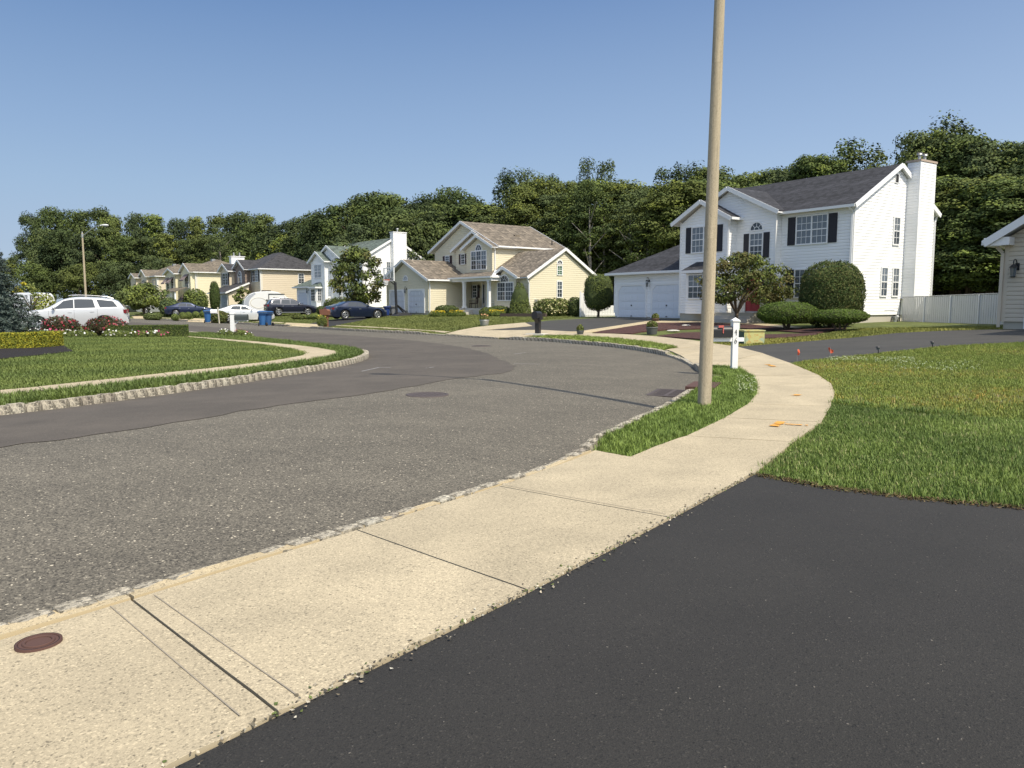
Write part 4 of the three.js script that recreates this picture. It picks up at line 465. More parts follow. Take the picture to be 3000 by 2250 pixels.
// ---- beige house with the porch
{ const h = houseAt('beige_house', 'beige two storey house with brown roof, front porch and double garage', 1100 + 527 / 3.403, 66, 38.5), E = .165, W = M.vinylBeige, WF = M.vinylBeige, add = (n, g, m, p = h) => part(n, g, m, p), R = M.roofBrown, gy = .84;
  // garage
  const gO = [[0, gy + .2], [7.15, gy + .2], [7.15, 3.55], [3.75, 5.3], [0, 3.55]]; add('garage_wall', prism(gO, 'z', .02, 7), WF); siding(h, 'f', .02, gO, WF, E); siding(h, 's', 0, [[0, gy + .2], [4.4, gy + .2], [4.4, 3.55], [0, 3.55]], W, E);
  add('foundation', [box(.04, 7.1, .3, gy + .2, .06, 6.8), box(-9.46, -.2, .3, 1.28, 2.5, 10.4)], M.foundation);
  gableRoof(h, 'z', -.42, 7.95, -.35, 7.2, 3.72, 5.55, R, { mid: 3.75 });
  garageDoor(h, -.03, .62, 3.12, gy + .01, gy + 1.95, std([.62, .64, .68], .6)); garageDoor(h, -.03, 3.95, 6.45, gy + .01, gy + 1.95, std([.62, .64, .68], .6)); wallLamp(h, 'f', 0, 3.54, gy + 2.0);
  fanWin(h, 'f', 0.0, 3.65, 3.72, .36, { glass: std([.45, .46, .47], .7), spokes: [] }); downspout(h, [[-.42, 3.6, -.2], [-.1, 3.3, .1], [-.07, .9, .1]], M.trim);
  // main block
  const mO = [[-3.8, 3.6], [6, 3.6], [6, 6.42], [1.35, 8.72], [-3.8, 6.42]]; add('wall', [prism([[-3.8, 1.28], [6, 1.28], [6, 6.42], [1.35, 8.72], [-3.8, 6.42]], 'z', 4.62, 12.1)], WF); siding(h, 'f', 4.6, [[-3.8, 1.3], [6, 1.3], [6, 6.42], [1.35, 8.72], [-3.8, 6.42]], WF, E); siding(h, 's', -3.8, [[3.95, 1.3], [12.1, 1.3], [12.1, 6.42], [3.95, 6.42]], W, E);
  gableRoof(h, 'z', -4.12, 6.75, 4.3, 12.35, 6.52, 8.98, R, { mid: 1.35 });
  const s1 = [[-3.8, 3.9], [2.0, 3.9], [2.0, 6.35], [-.85, 7.72], [-3.7, 6.35]], s2 = [[-3.8, 3.9], [-.05, 3.9], [-.05, 6.35], [-1.9, 7.28], [-3.8, 6.35]];
  add('bay_wall', [prism(s1, 'z', 4.3, 4.8)], WF); siding(h, 'f', 4.28, s1, WF, E); add('bay_wall', [prism(s2, 'z', 4.0, 4.5)], WF); siding(h, 'f', 3.98, s2, WF, E);
  add('bay_soffit', [box(-3.85, 2.05, 3.84, 3.9, 4.26, 4.7), box(-3.85, 0, 3.86, 3.92, 3.96, 4.4)], M.trimBeige);
  gableRoof(h, 'z', -4.1, 2.55, 4.02, 6.4, 6.42, 7.98, R, { mid: -.8, open1: true, noGutter0: true }); gableRoof(h, 'z', -4.14, .5, 3.7, 6.2, 6.46, 7.54, R, { mid: -1.82, open1: true, noGutter0: true });
  win(h, 'f', 4.6, 3.55, 4.15, 5.2, 6.0, { shutter: M.shutterWine, sw: .36 }); win(h, 'f', 4.28, .62, 1.12, 5.2, 6.02, { shutter: M.shutterWine, sw: .28 });
  win(h, 'f', 3.98, -3.0, -.85, 4.62, 6.12, { lights: 3, glass: [M.glassCurtain, M.glass], cols: 2 }); fanWin(h, 'f', 3.98, -1.92, 6.24, .44);
  downspout(h, [[-4.1, 6.4, 4.0], [-3.9, 6.1, 4.2], [-3.88, 4.0, 4.2]], M.trim);
  add('roof_vent', [box(-1.6, -1.2, 7.55, 7.8, 8.2, 8.75)], M.roofBrown); add('vent_pipe', [cyl(.05, .05, .55, -3.2, 6.75, 11.2)], M.black);
  // porch
  add('porch_floor', [box(-6.3, .0, .55, 1.28, 2.2, 4.6), box(-3.4, -1.0, .55, 1.12, 1.86, 2.2), box(-3.4, -1.0, .55, .97, 1.5, 1.86)], M.stone);
  add('porch_roof', [metreUV(plate([[-6.3, 3.86, 1.95], [0, 3.86, 1.95], [0, 4.5, 4.6], [-6.3, 4.5, 4.6]], .1, [0, -1, 0]))], R); add('porch_beam', [box(-6.1, 0, 3.5, 3.76, 2.1, 2.34), beam([-6.35, 3.8, 1.9], [.0, 3.8, 1.9], .1, .13), box(-6.2, 0, 3.72, 3.76, 2.0, 4.6)], M.trim);
  for (const x of [-2.2, -5.7]) add('porch_column', [box(x - .11, x + .11, 1.28, 3.5, 2.1, 2.32), box(x - .16, x + .16, 1.28, 1.42, 2.05, 2.37), box(x - .15, x + .15, 3.38, 3.5, 2.06, 2.36)], M.trim);
  const pg = [[-6.5, 3.62], [-4.6, 3.62], [-6.0, 4.3]]; add('porch_gable', [plate([[-6.55, 3.84, 1.85], [-5.2, 4.42, 3.2], [-5.2, 4.42, 4.6], [-6.55, 3.84, 4.6]], .1, [0, -1, 0]), box(-6.42, -6.36, 3.5, 3.9, 1.9, 3.3)], M.trim);
  win(h, 'f', 4.6, -.75, -.2, 2.2, 3.25, { shutter: M.shutterWine, sw: .34 });
  { const d = add('door', [box(-3.1, -2.15, 1.3, 3.36, 4.52, 4.58)], M.whitePaint); part('door_frame', [box(-3.5, -3.38, 1.28, 3.5, 4.48, 4.6), box(-2.12, -2.0, 1.28, 3.5, 4.48, 4.6), box(-3.5, -2.0, 3.36, 3.5, 4.48, 4.6), box(-1.72, -1.6, 1.28, 3.5, 4.48, 4.6)], M.trim, d); part('sidelight', [box(-2.0, -1.72, 1.7, 3.3, 4.53, 4.57)], M.glass, d); part('pane', [box(-2.95, -2.3, 1.6, 2.3, 4.50, 4.515), box(-2.95, -2.3, 2.4, 3.2, 4.50, 4.515)], M.glassCurtain, d); part('handle', sph(.04, -2.25, 2.2, 4.48), M.alu, d); const w = new THREE.TorusGeometry(.26, .1, 8, 18).translate(-2.65, 2.85, 4.46); part('wreath', w, std([.03, .04, .02], .9), d); }
  wallLamp(h, 'f', 4.6, -1.2, 3.0); wallLamp(h, 'f', 4.6, -4.1, 3.05);
  // right wing with the lit gable end
  const wz = 3.3, wx = -9.5; add('wing_wall', [prism([[wz, 1.28], [10.5, 1.28], [10.5, 3.62], [6.95, 5.86], [wz, 3.62]], 'x', wx + .02, -3.8)], WF); add('wing_foundation', box(wx + .04, -6, .3, 1.28, wz + .05, 10.4), M.foundation);
  siding(h, 's', wx, [[wz, 1.0], [10.5, 1.0], [10.5, 3.62], [6.95, 5.86], [wz, 3.62]], W, E); siding(h, 'f', wz, [[wx, 1.2], [-5.6, 1.2], [-5.6, 3.62], [wx, 3.62]], WF, E);
  gableRoof(h, 'x', wz - .36, 10.86, wx - .22, -3.7, 3.76, 6.12, R, { mid: 6.95, open1: true, noGutter0: true });
  const fg = [[-8.3, 3.2], [-5.5, 3.2], [-5.5, 3.66], [-6.85, 4.36], [-8.3, 3.66]]; add('dormer_wall', prism(fg, 'z', wz - .32, wz + .6), WF); siding(h, 'f', wz - .34, [[-8.3, 1.2], [-5.5, 1.2], [-5.5, 3.66], [-6.85, 4.36], [-8.3, 3.66]], WF, E); add('dormer_core', box(-8.3, -5.5, 1.2, 3.4, wz - .32, wz + .1), WF);
  gableRoof(h, 'z', -8.75, -5.05, wz - .65, wz + 2, 3.78, 4.62, R, { mid: -6.85, open1: true, noGutter0: true, noGutter1: true });
  win(h, 'f', wz - .34, -7.95, -5.95, 1.95, 3.32, { lights: 2, cols: 3, glass: M.glass }); fanWin(h, 'f', wz - .34, -6.85, 3.42, .5);
  win(h, 's', wx, 6.2, 6.68, 4.0, 4.66, { glass: M.glassGreen, cols: 2 }); fanWin(h, 's', wx, 6.44, 4.86, .25, { spokes: [.5] }); win(h, 's', wx, 6.2, 6.68, 2.2, 3.42, { glass: [M.glassCurtain, M.glass] });
  downspout(h, [[wx - .1, 3.6, wz - .3], [wx - .05, 3.2, wz - .06], [wx - .05, .9, wz - .06]], M.trim); add('utility_box', [box(wx - .2, wx, 1.5, 2.0, wz + .5, wz + .7)], M.galv); downspout(h, [[wx - .06, 3.6, 10.6], [wx - .06, 1, 10.6]], M.trim);
}
// ---- far tan houses with hipped roofs
function hipHouse(h, o) {
  const add = (n, g, m, p = h) => part(n, g, m, p), E = .24, W = o.wall, WF = o.front, ev = o.ev, y0 = o.y0, D = o.depth, X = o.width;
  add('wall', box(0, X, y0 - 1, ev, .02, D), WF); siding(h, 's', 0, [[0, y0], [D, y0], [D, ev], [0, ev]], W, E); siding(h, 'f', 0, [[0, y0], [o.bx0, y0], [o.bx0, ev], [0, ev]], WF, E);
  add('corner_board', [box(-.03, .22, y0, ev, -.03, .02), box(-.04, .02, y0, ev, -.03, .22)], M.trimBeige);
  gableRoof(h, 'x', -.35, D + .35, -.35, X + .3, ev + .1, o.peak, o.roof, { hip0: D * .52, hip1: D * .5 });
  const b = [[o.bx0, y0 - 1], [o.bx1, y0 - 1], [o.bx1, ev], [(o.bx0 + o.bx1) / 2, o.bpeak - .2], [o.bx0, ev]]; add('bay_wall', prism(b, 'z', -.7, 2), o.bayMat || WF); gableRoof(h, 'z', o.bx0 - .4, o.bx1 + .4, -1, 3.2, ev + .12, o.bpeak, o.roof, { open1: true, noGutter0: true, noGutter1: true });
  if (o.bayMat) { const R = rng(91), br = []; for (let i = 0; i < 9; i++) for (let k = 0; k < 2; k++) br.push(box(o.bx0 - .02, o.bx0 + .18, y0 + .3 + i * .52, y0 + .56 + i * .52, -.73, -.4)); part('quoin', br, std([.5, .4, .34], .9), h); }
  const c = [[o.wx0, y0 - 1], [o.wx1, y0 - 1], [o.wx1, ev - .1], [(o.wx0 + o.wx1) / 2, o.wpeak - .2], [o.wx0, ev - .1]]; add('wing_wall', prism(c, 'z', -1.4, 2), WF); siding(h, 'f', -1.42, c, WF, E); gableRoof(h, 'z', o.wx0 - .4, o.wx1 + .4, -1.75, 3, ev, o.wpeak, o.roof, { open1: true });
  downspout(h, [[-.3, ev, -.3], [-.06, ev - .3, -.08], [-.06, y0 - .6, -.08]], M.trim);
}
{ const h = houseAt('tan_house', 'tan house with dark hipped roof and brick entrance bay behind the silver camper', 350 + 1535 / 3.687, 98, 38.5); const gz = -3.3;
  hipHouse(h, { wall: M.vinylTan, front: M.vinylTan, bayMat: M.brick, ev: 6.0, y0: 1.6, depth: 9, width: 11.2, peak: 8.5, roof: M.roofGrey, bx0: 3.6, bx1: 7.6, bpeak: 7.4, wx0: 7.6, wx1: 11, wpeak: 7.0 });
  win(h, 'f', 0, .8, 2.8, 4.5, 5.9, { lights: 2, shutter: M.shutterBlack }); win(h, 'f', 0, .8, 2.8, 1.9, 3.1, { lights: 2 }); win(h, 'f', -.7, 4.75, 6.1, 4.0, 5.1, { fixed: true, glass: M.glassCurtain }); fanWin(h, 'f', -.7, 5.42, 5.2, .66); win(h, 'f', -1.42, 8.0, 9.9, 4.2, 5.7, { lights: 2, shutter: M.shutterBlack, sw: .42 });
  win(h, 's', 0, 5.0, 5.7, 4.3, 5.5, { glass: [M.glassCurtain, M.glass] });
  part('garage_wall', [box(2.4, 9.2, .9, 2.95, gz, -.7), prism([[gz, 2.9], [-.7, 2.9], [-.7, 4.2]], 'x', 2.4, 2.5)], M.vinylTan, h); part('garage_roof', [metreUV(plate([[2.1, 3.1, gz - .4], [9.5, 3.1, gz - .4], [9.5, 4.35, -.7], [2.1, 4.35, -.7]], .1, [0, -1, 0]))], M.roofGrey, h); part('garage_gutter', [beam([2.1, 3.02, gz - .42], [9.5, 3.02, gz - .42], .12, .16), beam([2.08, 3.05, gz - .4], [2.08, 4.3, -.7], .05, .2)], M.trim, h);
  const gd2 = std([.42, .46, .50], .6); garageDoor(h, gz, 2.9, 5.2, 1.02, 2.7, gd2); garageDoor(h, gz, 5.7, 8.0, 1.02, 2.7, gd2);
  { const c = part('chimney', box(11.22, 12.1, 1, 8.1, .2, 2.0), M.vinylWhite, h); part('cap', box(11.15, 12.2, 8.1, 8.2, .1, 2.1), M.trim, c); for (const z of [.7, 1.5]) part('flue', cyl(.1, .1, .5, 11.65, 8.2, z), M.galv, c); } }
{ const h = houseAt('yellow_house', 'pale yellow house with brown hipped roof and window awnings beyond the camper', 360 + 1500 / 6.9125, 111, 38.5);
  hipHouse(h, { wall: M.vinylYellow, front: M.vinylYellow, ev: 6.1, y0: 1.4, depth: 9, width: 11, peak: 8.3, roof: M.roofTan, bx0: .2, bx1: 4.8, bpeak: 7.5, wx0: 5.2, wx1: 10.4, wpeak: 6.9 });
  const aw = std([.20, .155, .15], .9); win(h, 'f', -.7, 1.0, 2.6, 4.0, 5.6, { lights: 2 }); for (const [x0, x1, y, z] of [[.9, 2.8, 5.9, -.72], [5.8, 7.4, 5.6, -1.44], [8.2, 9.8, 5.6, -1.44], [.4, 3.0, 3.0, -1.0]]) part('awning', [plate([[x0, y, z], [x1, y, z], [x1 + .1, y - .85, z - .8], [x0 - .1, y - .85, z - .8]], .04, [0, -1, 0]), box(x0 - .1, x1 + .1, y - 1.0, y - .83, z - .82, z - .78)], aw, h);
  win(h, 'f', -1.42, 6.0, 7.2, 3.9, 5.4, {}); win(h, 'f', -1.42, 8.4, 9.6, 3.9, 5.4, {});
  part('porch_roof', [metreUV(plate([[-.6, 3.4, -3.2], [7.2, 3.4, -3.2], [6.2, 4.0, -1.4], [-.6, 4.0, -1.4]], .1, [0, -1, 0]))], M.roofTan, h); for (const x of [-.3, 1.6, 3.5, 5.4, 7]) part('porch_column', box(x - .1, x + .1, .8, 3.34, -3.1, -2.9), M.trim, h); part('porch_floor', box(-.6, 7.2, .4, 1.1, -3.2, -1.4), M.stone, h); part('porch_rail', [beam([-.3, 1.9, -3], [5.4, 1.9, -3], .05, .08), beam([-.3, 1.3, -3], [5.4, 1.3, -3], .05, .06)], M.trim, h);
  part('roof_vent', box(4.6, 5.2, 8.0, 8.35, 3.8, 4.3), M.galv, h); }
{ const h = houseAt('tan_house', 'farthest tan house with brown hipped roof behind the spreading tree', 360 + 720 / 6.9125, 127, 38.5);
  hipHouse(h, { wall: M.vinylTan, front: M.vinylTan, ev: 6.1, y0: 1.4, depth: 9, width: 12, peak: 8.4, roof: M.roofTan, bx0: 4.0, bx1: 8.2, bpeak: 7.4, wx0: 8.2, wx1: 11.8, wpeak: 6.9 });
  win(h, 'f', 0, 1.2, 3.0, 4.2, 5.6, { lights: 2, glass: M.glassCurtain }); win(h, 'f', -.7, 5.2, 6.8, 4.2, 5.6, { lights: 2 }); part('roof_vent', box(4.6, 5.2, 8.1, 8.45, 3.8, 4.3), M.galv, h); }
// ---- corner of the neighbour's garage on the right
{ const c = at(2934, 964); const h = thing('beige_garage', 'beige sided garage corner with white overhang and black lantern beside the slatted fence', 'garage', [c[0], 0, c[2]], 0); const g = c[1] - .05;
  // local x runs along its front to the right and towards the camera side, z runs back
  h.rotation.y = -.94; const W = std([.56, .50, .40], .65), out = [[0, g + .28], [8, g + .28], [8, g + 2.85], [4, g + 5.2], [0, g + 2.85]];
  part('wall', prism(out, 'z', -9, 0), W, h);
  { const cs2 = courses('f', 0, out, .135); cs2.forEach((q) => part('siding_board', q.scale(1, 1, -1) && flipTris(q), W, h)); }
  part('foundation', box(.03, 8, g - .3, g + .28, -9, -.03), M.foundation, h); part('corner_board', [box(-.04, .09, g + .28, g + 2.85, -.09, .03)], W, h);
  h.scale.setScalar(1.22); h.position.y = -.22 * g; gableRoof(h, 'z', -.45, 8.45, -9.3, .45, g + 2.78, g + 5.5, M.roofDark, { mid: 4, open0: true, soffit: [box(-.5, 0, g + 2.6, g + 2.64, -9, .4)] });
  part('soffit_return', [box(-.5, .22, g + 2.62, g + 2.86, .03, .42)], M.trim, h); downspout(h, [[-.3, g + 2.65, .1], [-.08, g + 2.4, .06], [-.08, g + .1, .06]], W);
  { const d = part('garage_door', [box(.62, .75, g, g + 2.0, -.02, .06), box(.62, 3.5, g + 2.0, g + 2.17, -.02, .06)], M.trim, h); for (let i = 0; i < 4; i++) part('panel', box(.75, 3.5, g + i * .5 + .01, g + (i + 1) * .5 - .01, -.03, .02), M.garageDoor, d); part('corner_trim', plate([[.75, g + 1.6, .05], [1.15, g + 2.02, .05], [.75, g + 2.02, .05]], .04, [0, 0, -1]), M.trim, d); }
  { const P = [.34, g + 1.95]; const r = part('wall_lamp', [box(P[0] - .06, P[0] + .06, P[1] - .1, P[1] + .12, .01, .04), tube([[P[0], P[1], .03], [P[0] - .02, P[1] + .22, .1], [P[0] - .04, P[1] + .2, .2], [P[0] - .04, P[1] + .06, .2]], .018, 6, 10), cyl(.13, .04, .1, P[0] - .04, P[1] - .02, .2), cyl(.05, .1, .03, P[0] - .04, P[1] - .32, .2)], M.black, h); part('lantern_glass', cyl(.07, .1, .28, P[0] - .04, P[1] - .3, .2, 8), M.glassCurtain, r); }
}
// the neighbour's two storey block beside that garage, out of frame; its gable throws the shadow on the drive
{ const gr = scene.children.find((o) => o.name === 'beige_garage'), h = thing('neighbour_house', 'beige two storey house next to the beige garage', 'house', [gr.position.x, 0, gr.position.z], gr.rotation.y), W = std([.46, .42, .36], .65), out = [[5.6, .3], [14, .3], [14, 6.4], [9.8, 8.8], [5.6, 6.4]];
  part('wall', prism(out, 'z', -8, 3.5), W, h); gableRoof(h, 'z', 5.2, 14.4, -8.3, 3.9, 6.45, 9.0, M.roofDark, { mid: 9.8 }); }
function flipTris(g) { const p = g.attributes.position.array; for (let i = 0; i < p.length; i += 9) for (let k = 0; k < 3; k++) { const t = p[i + 3 + k]; p[i + 3 + k] = p[i + 6 + k]; p[i + 6 + k] = t; } g.computeVertexNormals(); return g; }
// ---------------------------------------------------------------- vehicles
const paint = (c, m = .25) => new THREE.MeshPhysicalMaterial({ color: new THREE.Color().setRGB(...c), roughness: .32, metalness: m, clearcoat: 1, clearcoatRoughness: .06 });
const curveAt = (pts) => (x) => { if (x <= pts[0][0]) return pts[0][1]; for (let i = 0; i < pts.length - 1; i++) if (x <= pts[i + 1][0]) { const a = pts[i], b = pts[i + 1]; const t = (x - a[0]) / (b[0] - a[0]), p = pts[i - 1] || a, q = pts[i + 2] || b, m0 = (b[1] - p[1]) / (b[0] - p[0]), m1 = (q[1] - a[1]) / (q[0] - a[0]), h = b[0] - a[0], t2 = t * t, t3 = t2 * t; return (2 * t3 - 3 * t2 + 1) * a[1] + (t3 - 2 * t2 + t) * h * m0 * .7 + (-2 * t3 + 3 * t2) * b[1] + (t3 - t2) * h * m1 * .7; } return pts[pts.length - 1][1]; };
// x = 0 at the nose, L at the tail
function car(name, label, group, o) {
  const { L, W, top, belt, axles, r } = o, root = thing(name, label, 'car', [0, 0, 0], 0, group), hwMax = W / 2, yT = curveAt(top), yB = curveAt(belt), Ra = r + .07, yb0 = o.clear || .24;
  const hw = (x) => { const e = Math.min(x, L - x), k = x < L / 2 ? .75 : .55; return hwMax * (1 - (x < L / 2 ? .26 : .16) * Math.pow(Math.max(0, 1 - e / k), 2.4)); };
  const sect = (x) => {
    const w = hw(x), t = yT(x), b = Math.min(yB(x), t - .015), end = Math.min(x, L - x); let yb = yb0 + .12 * Math.pow(Math.max(0, 1 - end / .35), 2); for (const a of axles) { const d = Math.abs(x - a); if (d < Ra) yb = Math.max(yb, r + Math.sqrt(Ra * Ra - d * d)); }
    const gh = t - b, tum = .30 * gh, rr = Math.min(.09, gh * .4 + .03), y1 = Math.max(yb + .015, lerp(yb0, b, .28)), y2 = Math.max(y1 + .015, lerp(yb0, b, .62)), y3 = Math.max(y2 + .01, b - .035);
    return [[w * .955, yb], [w * .985, y1], [w, y2], [w * .985, y3], [w * .955, b], [w * .94 - tum, b + (gh - rr * .6) * .97], [w * .94 - tum - rr, t - rr * .12], [w * .5, t + .012 * gh], [0, t + .025 * gh + .012]];
  };
  const N = Math.round(L / .045), S = []; for (let i = 0; i <= N; i++) S.push([i / N * L, sect(i / N * L)]);
  const body = (() => { const pos = [], idx = [], m = S[0][1].length, row = 2 * m - 1; for (const [x, s] of S) { for (let k = 0; k < m; k++) pos.push(x, s[k][1], s[k][0]); for (let k = m - 2; k >= 0; k--) pos.push(x, s[k][1], -s[k][0]); } for (let i = 0; i < S.length - 1; i++) for (let k = 0; k < row - 1; k++) { const a = i * row + k, b = a + row; idx.push(a, b, a + 1, b, b + 1, a + 1); } for (const [i, fl] of [[0, 0], [S.length - 1, 1]]) { const c = pos.length / 3; pos.push(S[i][0], .55, 0); for (let k = 0; k < row - 1; k++) { const a = i * row + k; fl ? idx.push(c, a + 1, a) : idx.push(c, a, a + 1); } idx.push(...(fl ? [c, i * row, i * row + row - 1] : [c, i * row + row - 1, i * row])); } const g = new THREE.BufferGeometry(); g.setAttribute('position', new THREE.BufferAttribute(new Float32Array(pos), 3)); g.setIndex(idx); g.computeVertexNormals(); return g; })();
  part('body', body, o.paint, root);
  const well = [box(.25, L - .25, yb0 - .02, .55, -hwMax * .72, hwMax * .72)]; part('underbody', well, M.blackMatte, root);
  // side glass between belt and roof edge; polygons given as x at the belt and x at the roof
  const sp = (x, t, s, n = .006) => { const q = sect(x), a = q[4], b = q[5]; return [x, lerp(a[1], b[1], t), s * (lerp(a[0], b[0], t) + n)]; };
  for (const [xb0, xt0, xb1, xt1] of o.glass) for (const s of [1, -1]) { const p = [], m = 8; for (let i = 0; i < m; i++) for (let j = 0; j < 3; j++) { const q = (u, v) => { const t = lerp(.10, .93, v), x = lerp(lerp(xb0, xt0, t), lerp(xb1, xt1, t), u); return sp(x, t, s); }; const A = q(i / m, j / 3), B = q((i + 1) / m, j / 3), C = q((i + 1) / m, (j + 1) / 3), D = q(i / m, (j + 1) / 3); s > 0 ? p.push(...A, ...B, ...C, ...A, ...C, ...D) : p.push(...A, ...C, ...B, ...A, ...D, ...C); } part('side_window', tris(p), M.carGlass, root); }
  // front and rear screens follow the upper skin
  for (const [x0, x1, nm] of o.screens) { const p = [], m = 10; const q = (u, v) => { const x = lerp(x0, x1, u), s = sect(x), w = s[6][0] * .93; const z = lerp(-w, w, v), f = Math.abs(z) / Math.max(.01, s[7][0]); const y = f < 1 ? lerp(s[8][1], s[7][1], f) : lerp(s[7][1], s[6][1], clamp((Math.abs(z) - s[7][0]) / Math.max(.01, s[6][0] - s[7][0]))); return [x, y + .008, z]; }; for (let i = 0; i < m; i++) for (let j = 0; j < 8; j++) { const A = q(i / m, j / 8), B = q((i + 1) / m, j / 8), C = q((i + 1) / m, (j + 1) / 8), D = q(i / m, (j + 1) / 8); p.push(...A, ...C, ...B, ...A, ...D, ...C); } part(nm, tris(p), M.carGlass, root); }
  for (const a of axles) for (const s of [1, -1]) { const w = part('wheel', lathe([[r * .62, -.10], [r * .93, -.11], [r, -.08], [r, .08], [r * .93, .11], [r * .62, .10]], 28).rotateX(Math.PI / 2), M.rubber, root); w.position.set(a, r, s * (hwMax - .13)); const rim = []; rim.push(new THREE.TorusGeometry(r * .63, .022, 6, 26).translate(0, 0, s * .095), new THREE.CylinderGeometry(r * .16, r * .16, .03, 12).rotateX(Math.PI / 2).translate(0, 0, s * .085)); const nS = o.spokes || 5; for (let i = 0; i < nS; i++) rim.push(new THREE.BoxGeometry(r * .56, r * .13, .025).translate(r * .34, 0, s * .088).rotateZ(i / nS * 6.283 + .3), new THREE.BoxGeometry(r * .5, r * .06, .02).translate(r * .38, r * .1, s * .085).rotateZ(i / nS * 6.283 + .3)); part('rim', rim, o.rim || M.alu, w); part('brake_disc', new THREE.CylinderGeometry(r * .6, r * .6, .03, 20).rotateX(Math.PI / 2).translate(0, 0, s * .03), M.blackMatte, w); }
  for (const x of o.handles) for (const s of [1, -1]) { const q = sect(x)[4]; part('door_handle', box(x - .09, x + .09, q[1] - .17, q[1] - .14, s * (q[0] + .02), s * (q[0] + .055)), o.handleMat || o.paint, root); }
  // door seams as slim dark reveals standing in the skin
  for (const x of o.seams || []) for (const s of [1, -1]) { const q = sect(x); const p = []; for (let k = 1; k < 4; k++) p.push(beam([x, q[k][1], s * (q[k][0] + .001)], [x, q[k + 1][1], s * (q[k + 1][0] + .001)], .006, .012)); part('door_seam', p, M.blackMatte, root); }
  for (const s of [1, -1]) { const q = sect(o.mirror)[4]; part('mirror', [sph(.12, o.mirror + .02, q[1] + .1, s * (q[0] + .14), .6, .75, .9), box(o.mirror - .03, o.mirror + .05, q[1] + .02, q[1] + .07, s * (q[0] - .03), s * (q[0] + .12))], o.mirrorMat || o.paint, root); }
  { const [x0, y0, y1, z0] = o.tail; for (const s of [1, -1]) part('tail_light', [box(x0 - .16, x0 + .02, y0, y1, s * z0, s * (hw(x0 - .1) + .006))], o.tailMat || std([.16, .01, .015], .25), root); }
  { const [x0, y0, y1, z0] = o.head; for (const s of [1, -1]) part('headlight', [box(x0 - .02, x0 + .22, y0, y1, s * z0, s * (hw(x0 + .1) + .004))], M.glassCurtain, root); }
  if (o.plate) part('licence_plate', box(L - .005, L + .012, o.plate, o.plate + .15, -.16, .16), std([.7, .7, .62], .6), root);
  for (const [g, m, nm] of o.extra || []) part(nm, g, m, root);
  for (const c of root.children) c.position.x -= L / 2; return root;
}
// place a car by its middle; heading = direction of its nose on the ground
function park(c, [x, y, z], hx, hz) { c.position.set(x, y, z); c.rotation.y = Math.atan2(hz, -hx); return shadows(c); }
const suvTop = [[0, .70], [.12, .93], [.6, 1.06], [1.2, 1.13], [1.4, 1.21], [2.2, 1.66], [2.75, 1.76], [3.5, 1.75], [4.3, 1.67], [4.68, 1.54], [4.98, 1.16], [5.06, .80], [5.1, .62]];
const suvBelt = [[0, .7], [1.2, 1.07], [3, 1.14], [4.2, 1.20], [5.1, 1.26]];
const suv = car('suv', 'white three row SUV parked in the corner driveway behind the rose bushes', null, { L: 5.1, W: 2.0, top: suvTop, belt: suvBelt, axles: [.98, 4.0], r: .37, clear: .27, paint: paint([.62, .63, .64], .25), glass: [[1.5, 2.2, 2.62, 2.60], [2.66, 2.64, 3.62, 3.48], [3.84, 3.64, 4.72, 4.42]], screens: [[1.36, 2.2, 'windshield'], [4.66, 4.92, 'rear_window']], handles: [2.45, 3.45], seams: [1.5, 2.64, 3.7], mirror: 1.72, mirrorMat: paint([.62, .63, .64], .25), tail: [5.03, .92, 1.12, .62], head: [.14, .72, .86, .5], plate: .78, extra: [[[tube([[2.4, 1.82, .74], [2.6, 1.86, .72], [4.1, 1.78, .70], [4.35, 1.70, .70]], .018, 6, 20), tube([[2.4, 1.82, -.74], [2.6, 1.86, -.72], [4.1, 1.78, -.70], [4.35, 1.70, -.70]], .018, 6, 20)], M.alu, 'roof_rail'], [[box(5.0, 5.12, .42, .60, -.85, .85)], paint([.6, .61, .62], .1), 'bumper']] });
{ const a = gd(55, 39.5); park(suv, [a[0] + 2.55 * .92, a[1] + .02, a[2] - 2.55 * .39], -.92, .39); }
const sedTop = [[0, .58], [.12, .76], [.7, .92], [1.35, 1.0], [1.6, 1.08], [2.35, 1.40], [2.9, 1.45], [3.4, 1.42], [4.15, 1.18], [4.45, 1.08], [4.78, 1.02], [4.88, .80], [4.92, .6]], sedBelt = [[0, .58], [1.3, .94], [3, .98], [4.4, 1.03], [4.92, .9]];
const sedan = (label, c, m, r) => car('sedan', label, null, { L: 4.92, W: 1.86, top: sedTop, belt: sedBelt, axles: [.95, 3.8], r: r || .34, clear: .2, paint: paint(c, m), glass: [[1.62, 2.35, 2.72, 2.70], [2.76, 2.74, 3.62, 3.38]], screens: [[1.52, 2.36, 'windshield'], [3.46, 4.30, 'rear_window']], handles: [2.5, 3.4], seams: [1.52, 2.74, 3.7], mirror: 1.82, tail: [4.86, .78, .94, .45], head: [.12, .58, .70, .45], plate: .6, handleMat: M.alu });
const navy = sedan('navy blue sedan parked on the beige house driveway', [.012, .02, .05], .5, .36), silver = sedan('silver sedan parked across the drive beside the white board mailbox', [.70, .71, .72], .4);
{ const a = gd(1043, 63); park(navy, [a[0], a[1] + .02, a[2]], .80, -.60); const b = gd(715, 66); park(silver, [b[0], b[1] + .02, b[2]], .93, -.36); }
const xTop = [[0, .68], [.12, .88], [.7, 1.02], [1.3, 1.1], [1.55, 1.2], [2.3, 1.6], [2.9, 1.66], [3.8, 1.63], [4.4, 1.52], [4.72, 1.12], [4.82, .8], [4.85, .6]], xBelt = [[0, .68], [1.2, 1.04], [3, 1.08], [4.85, 1.14]];
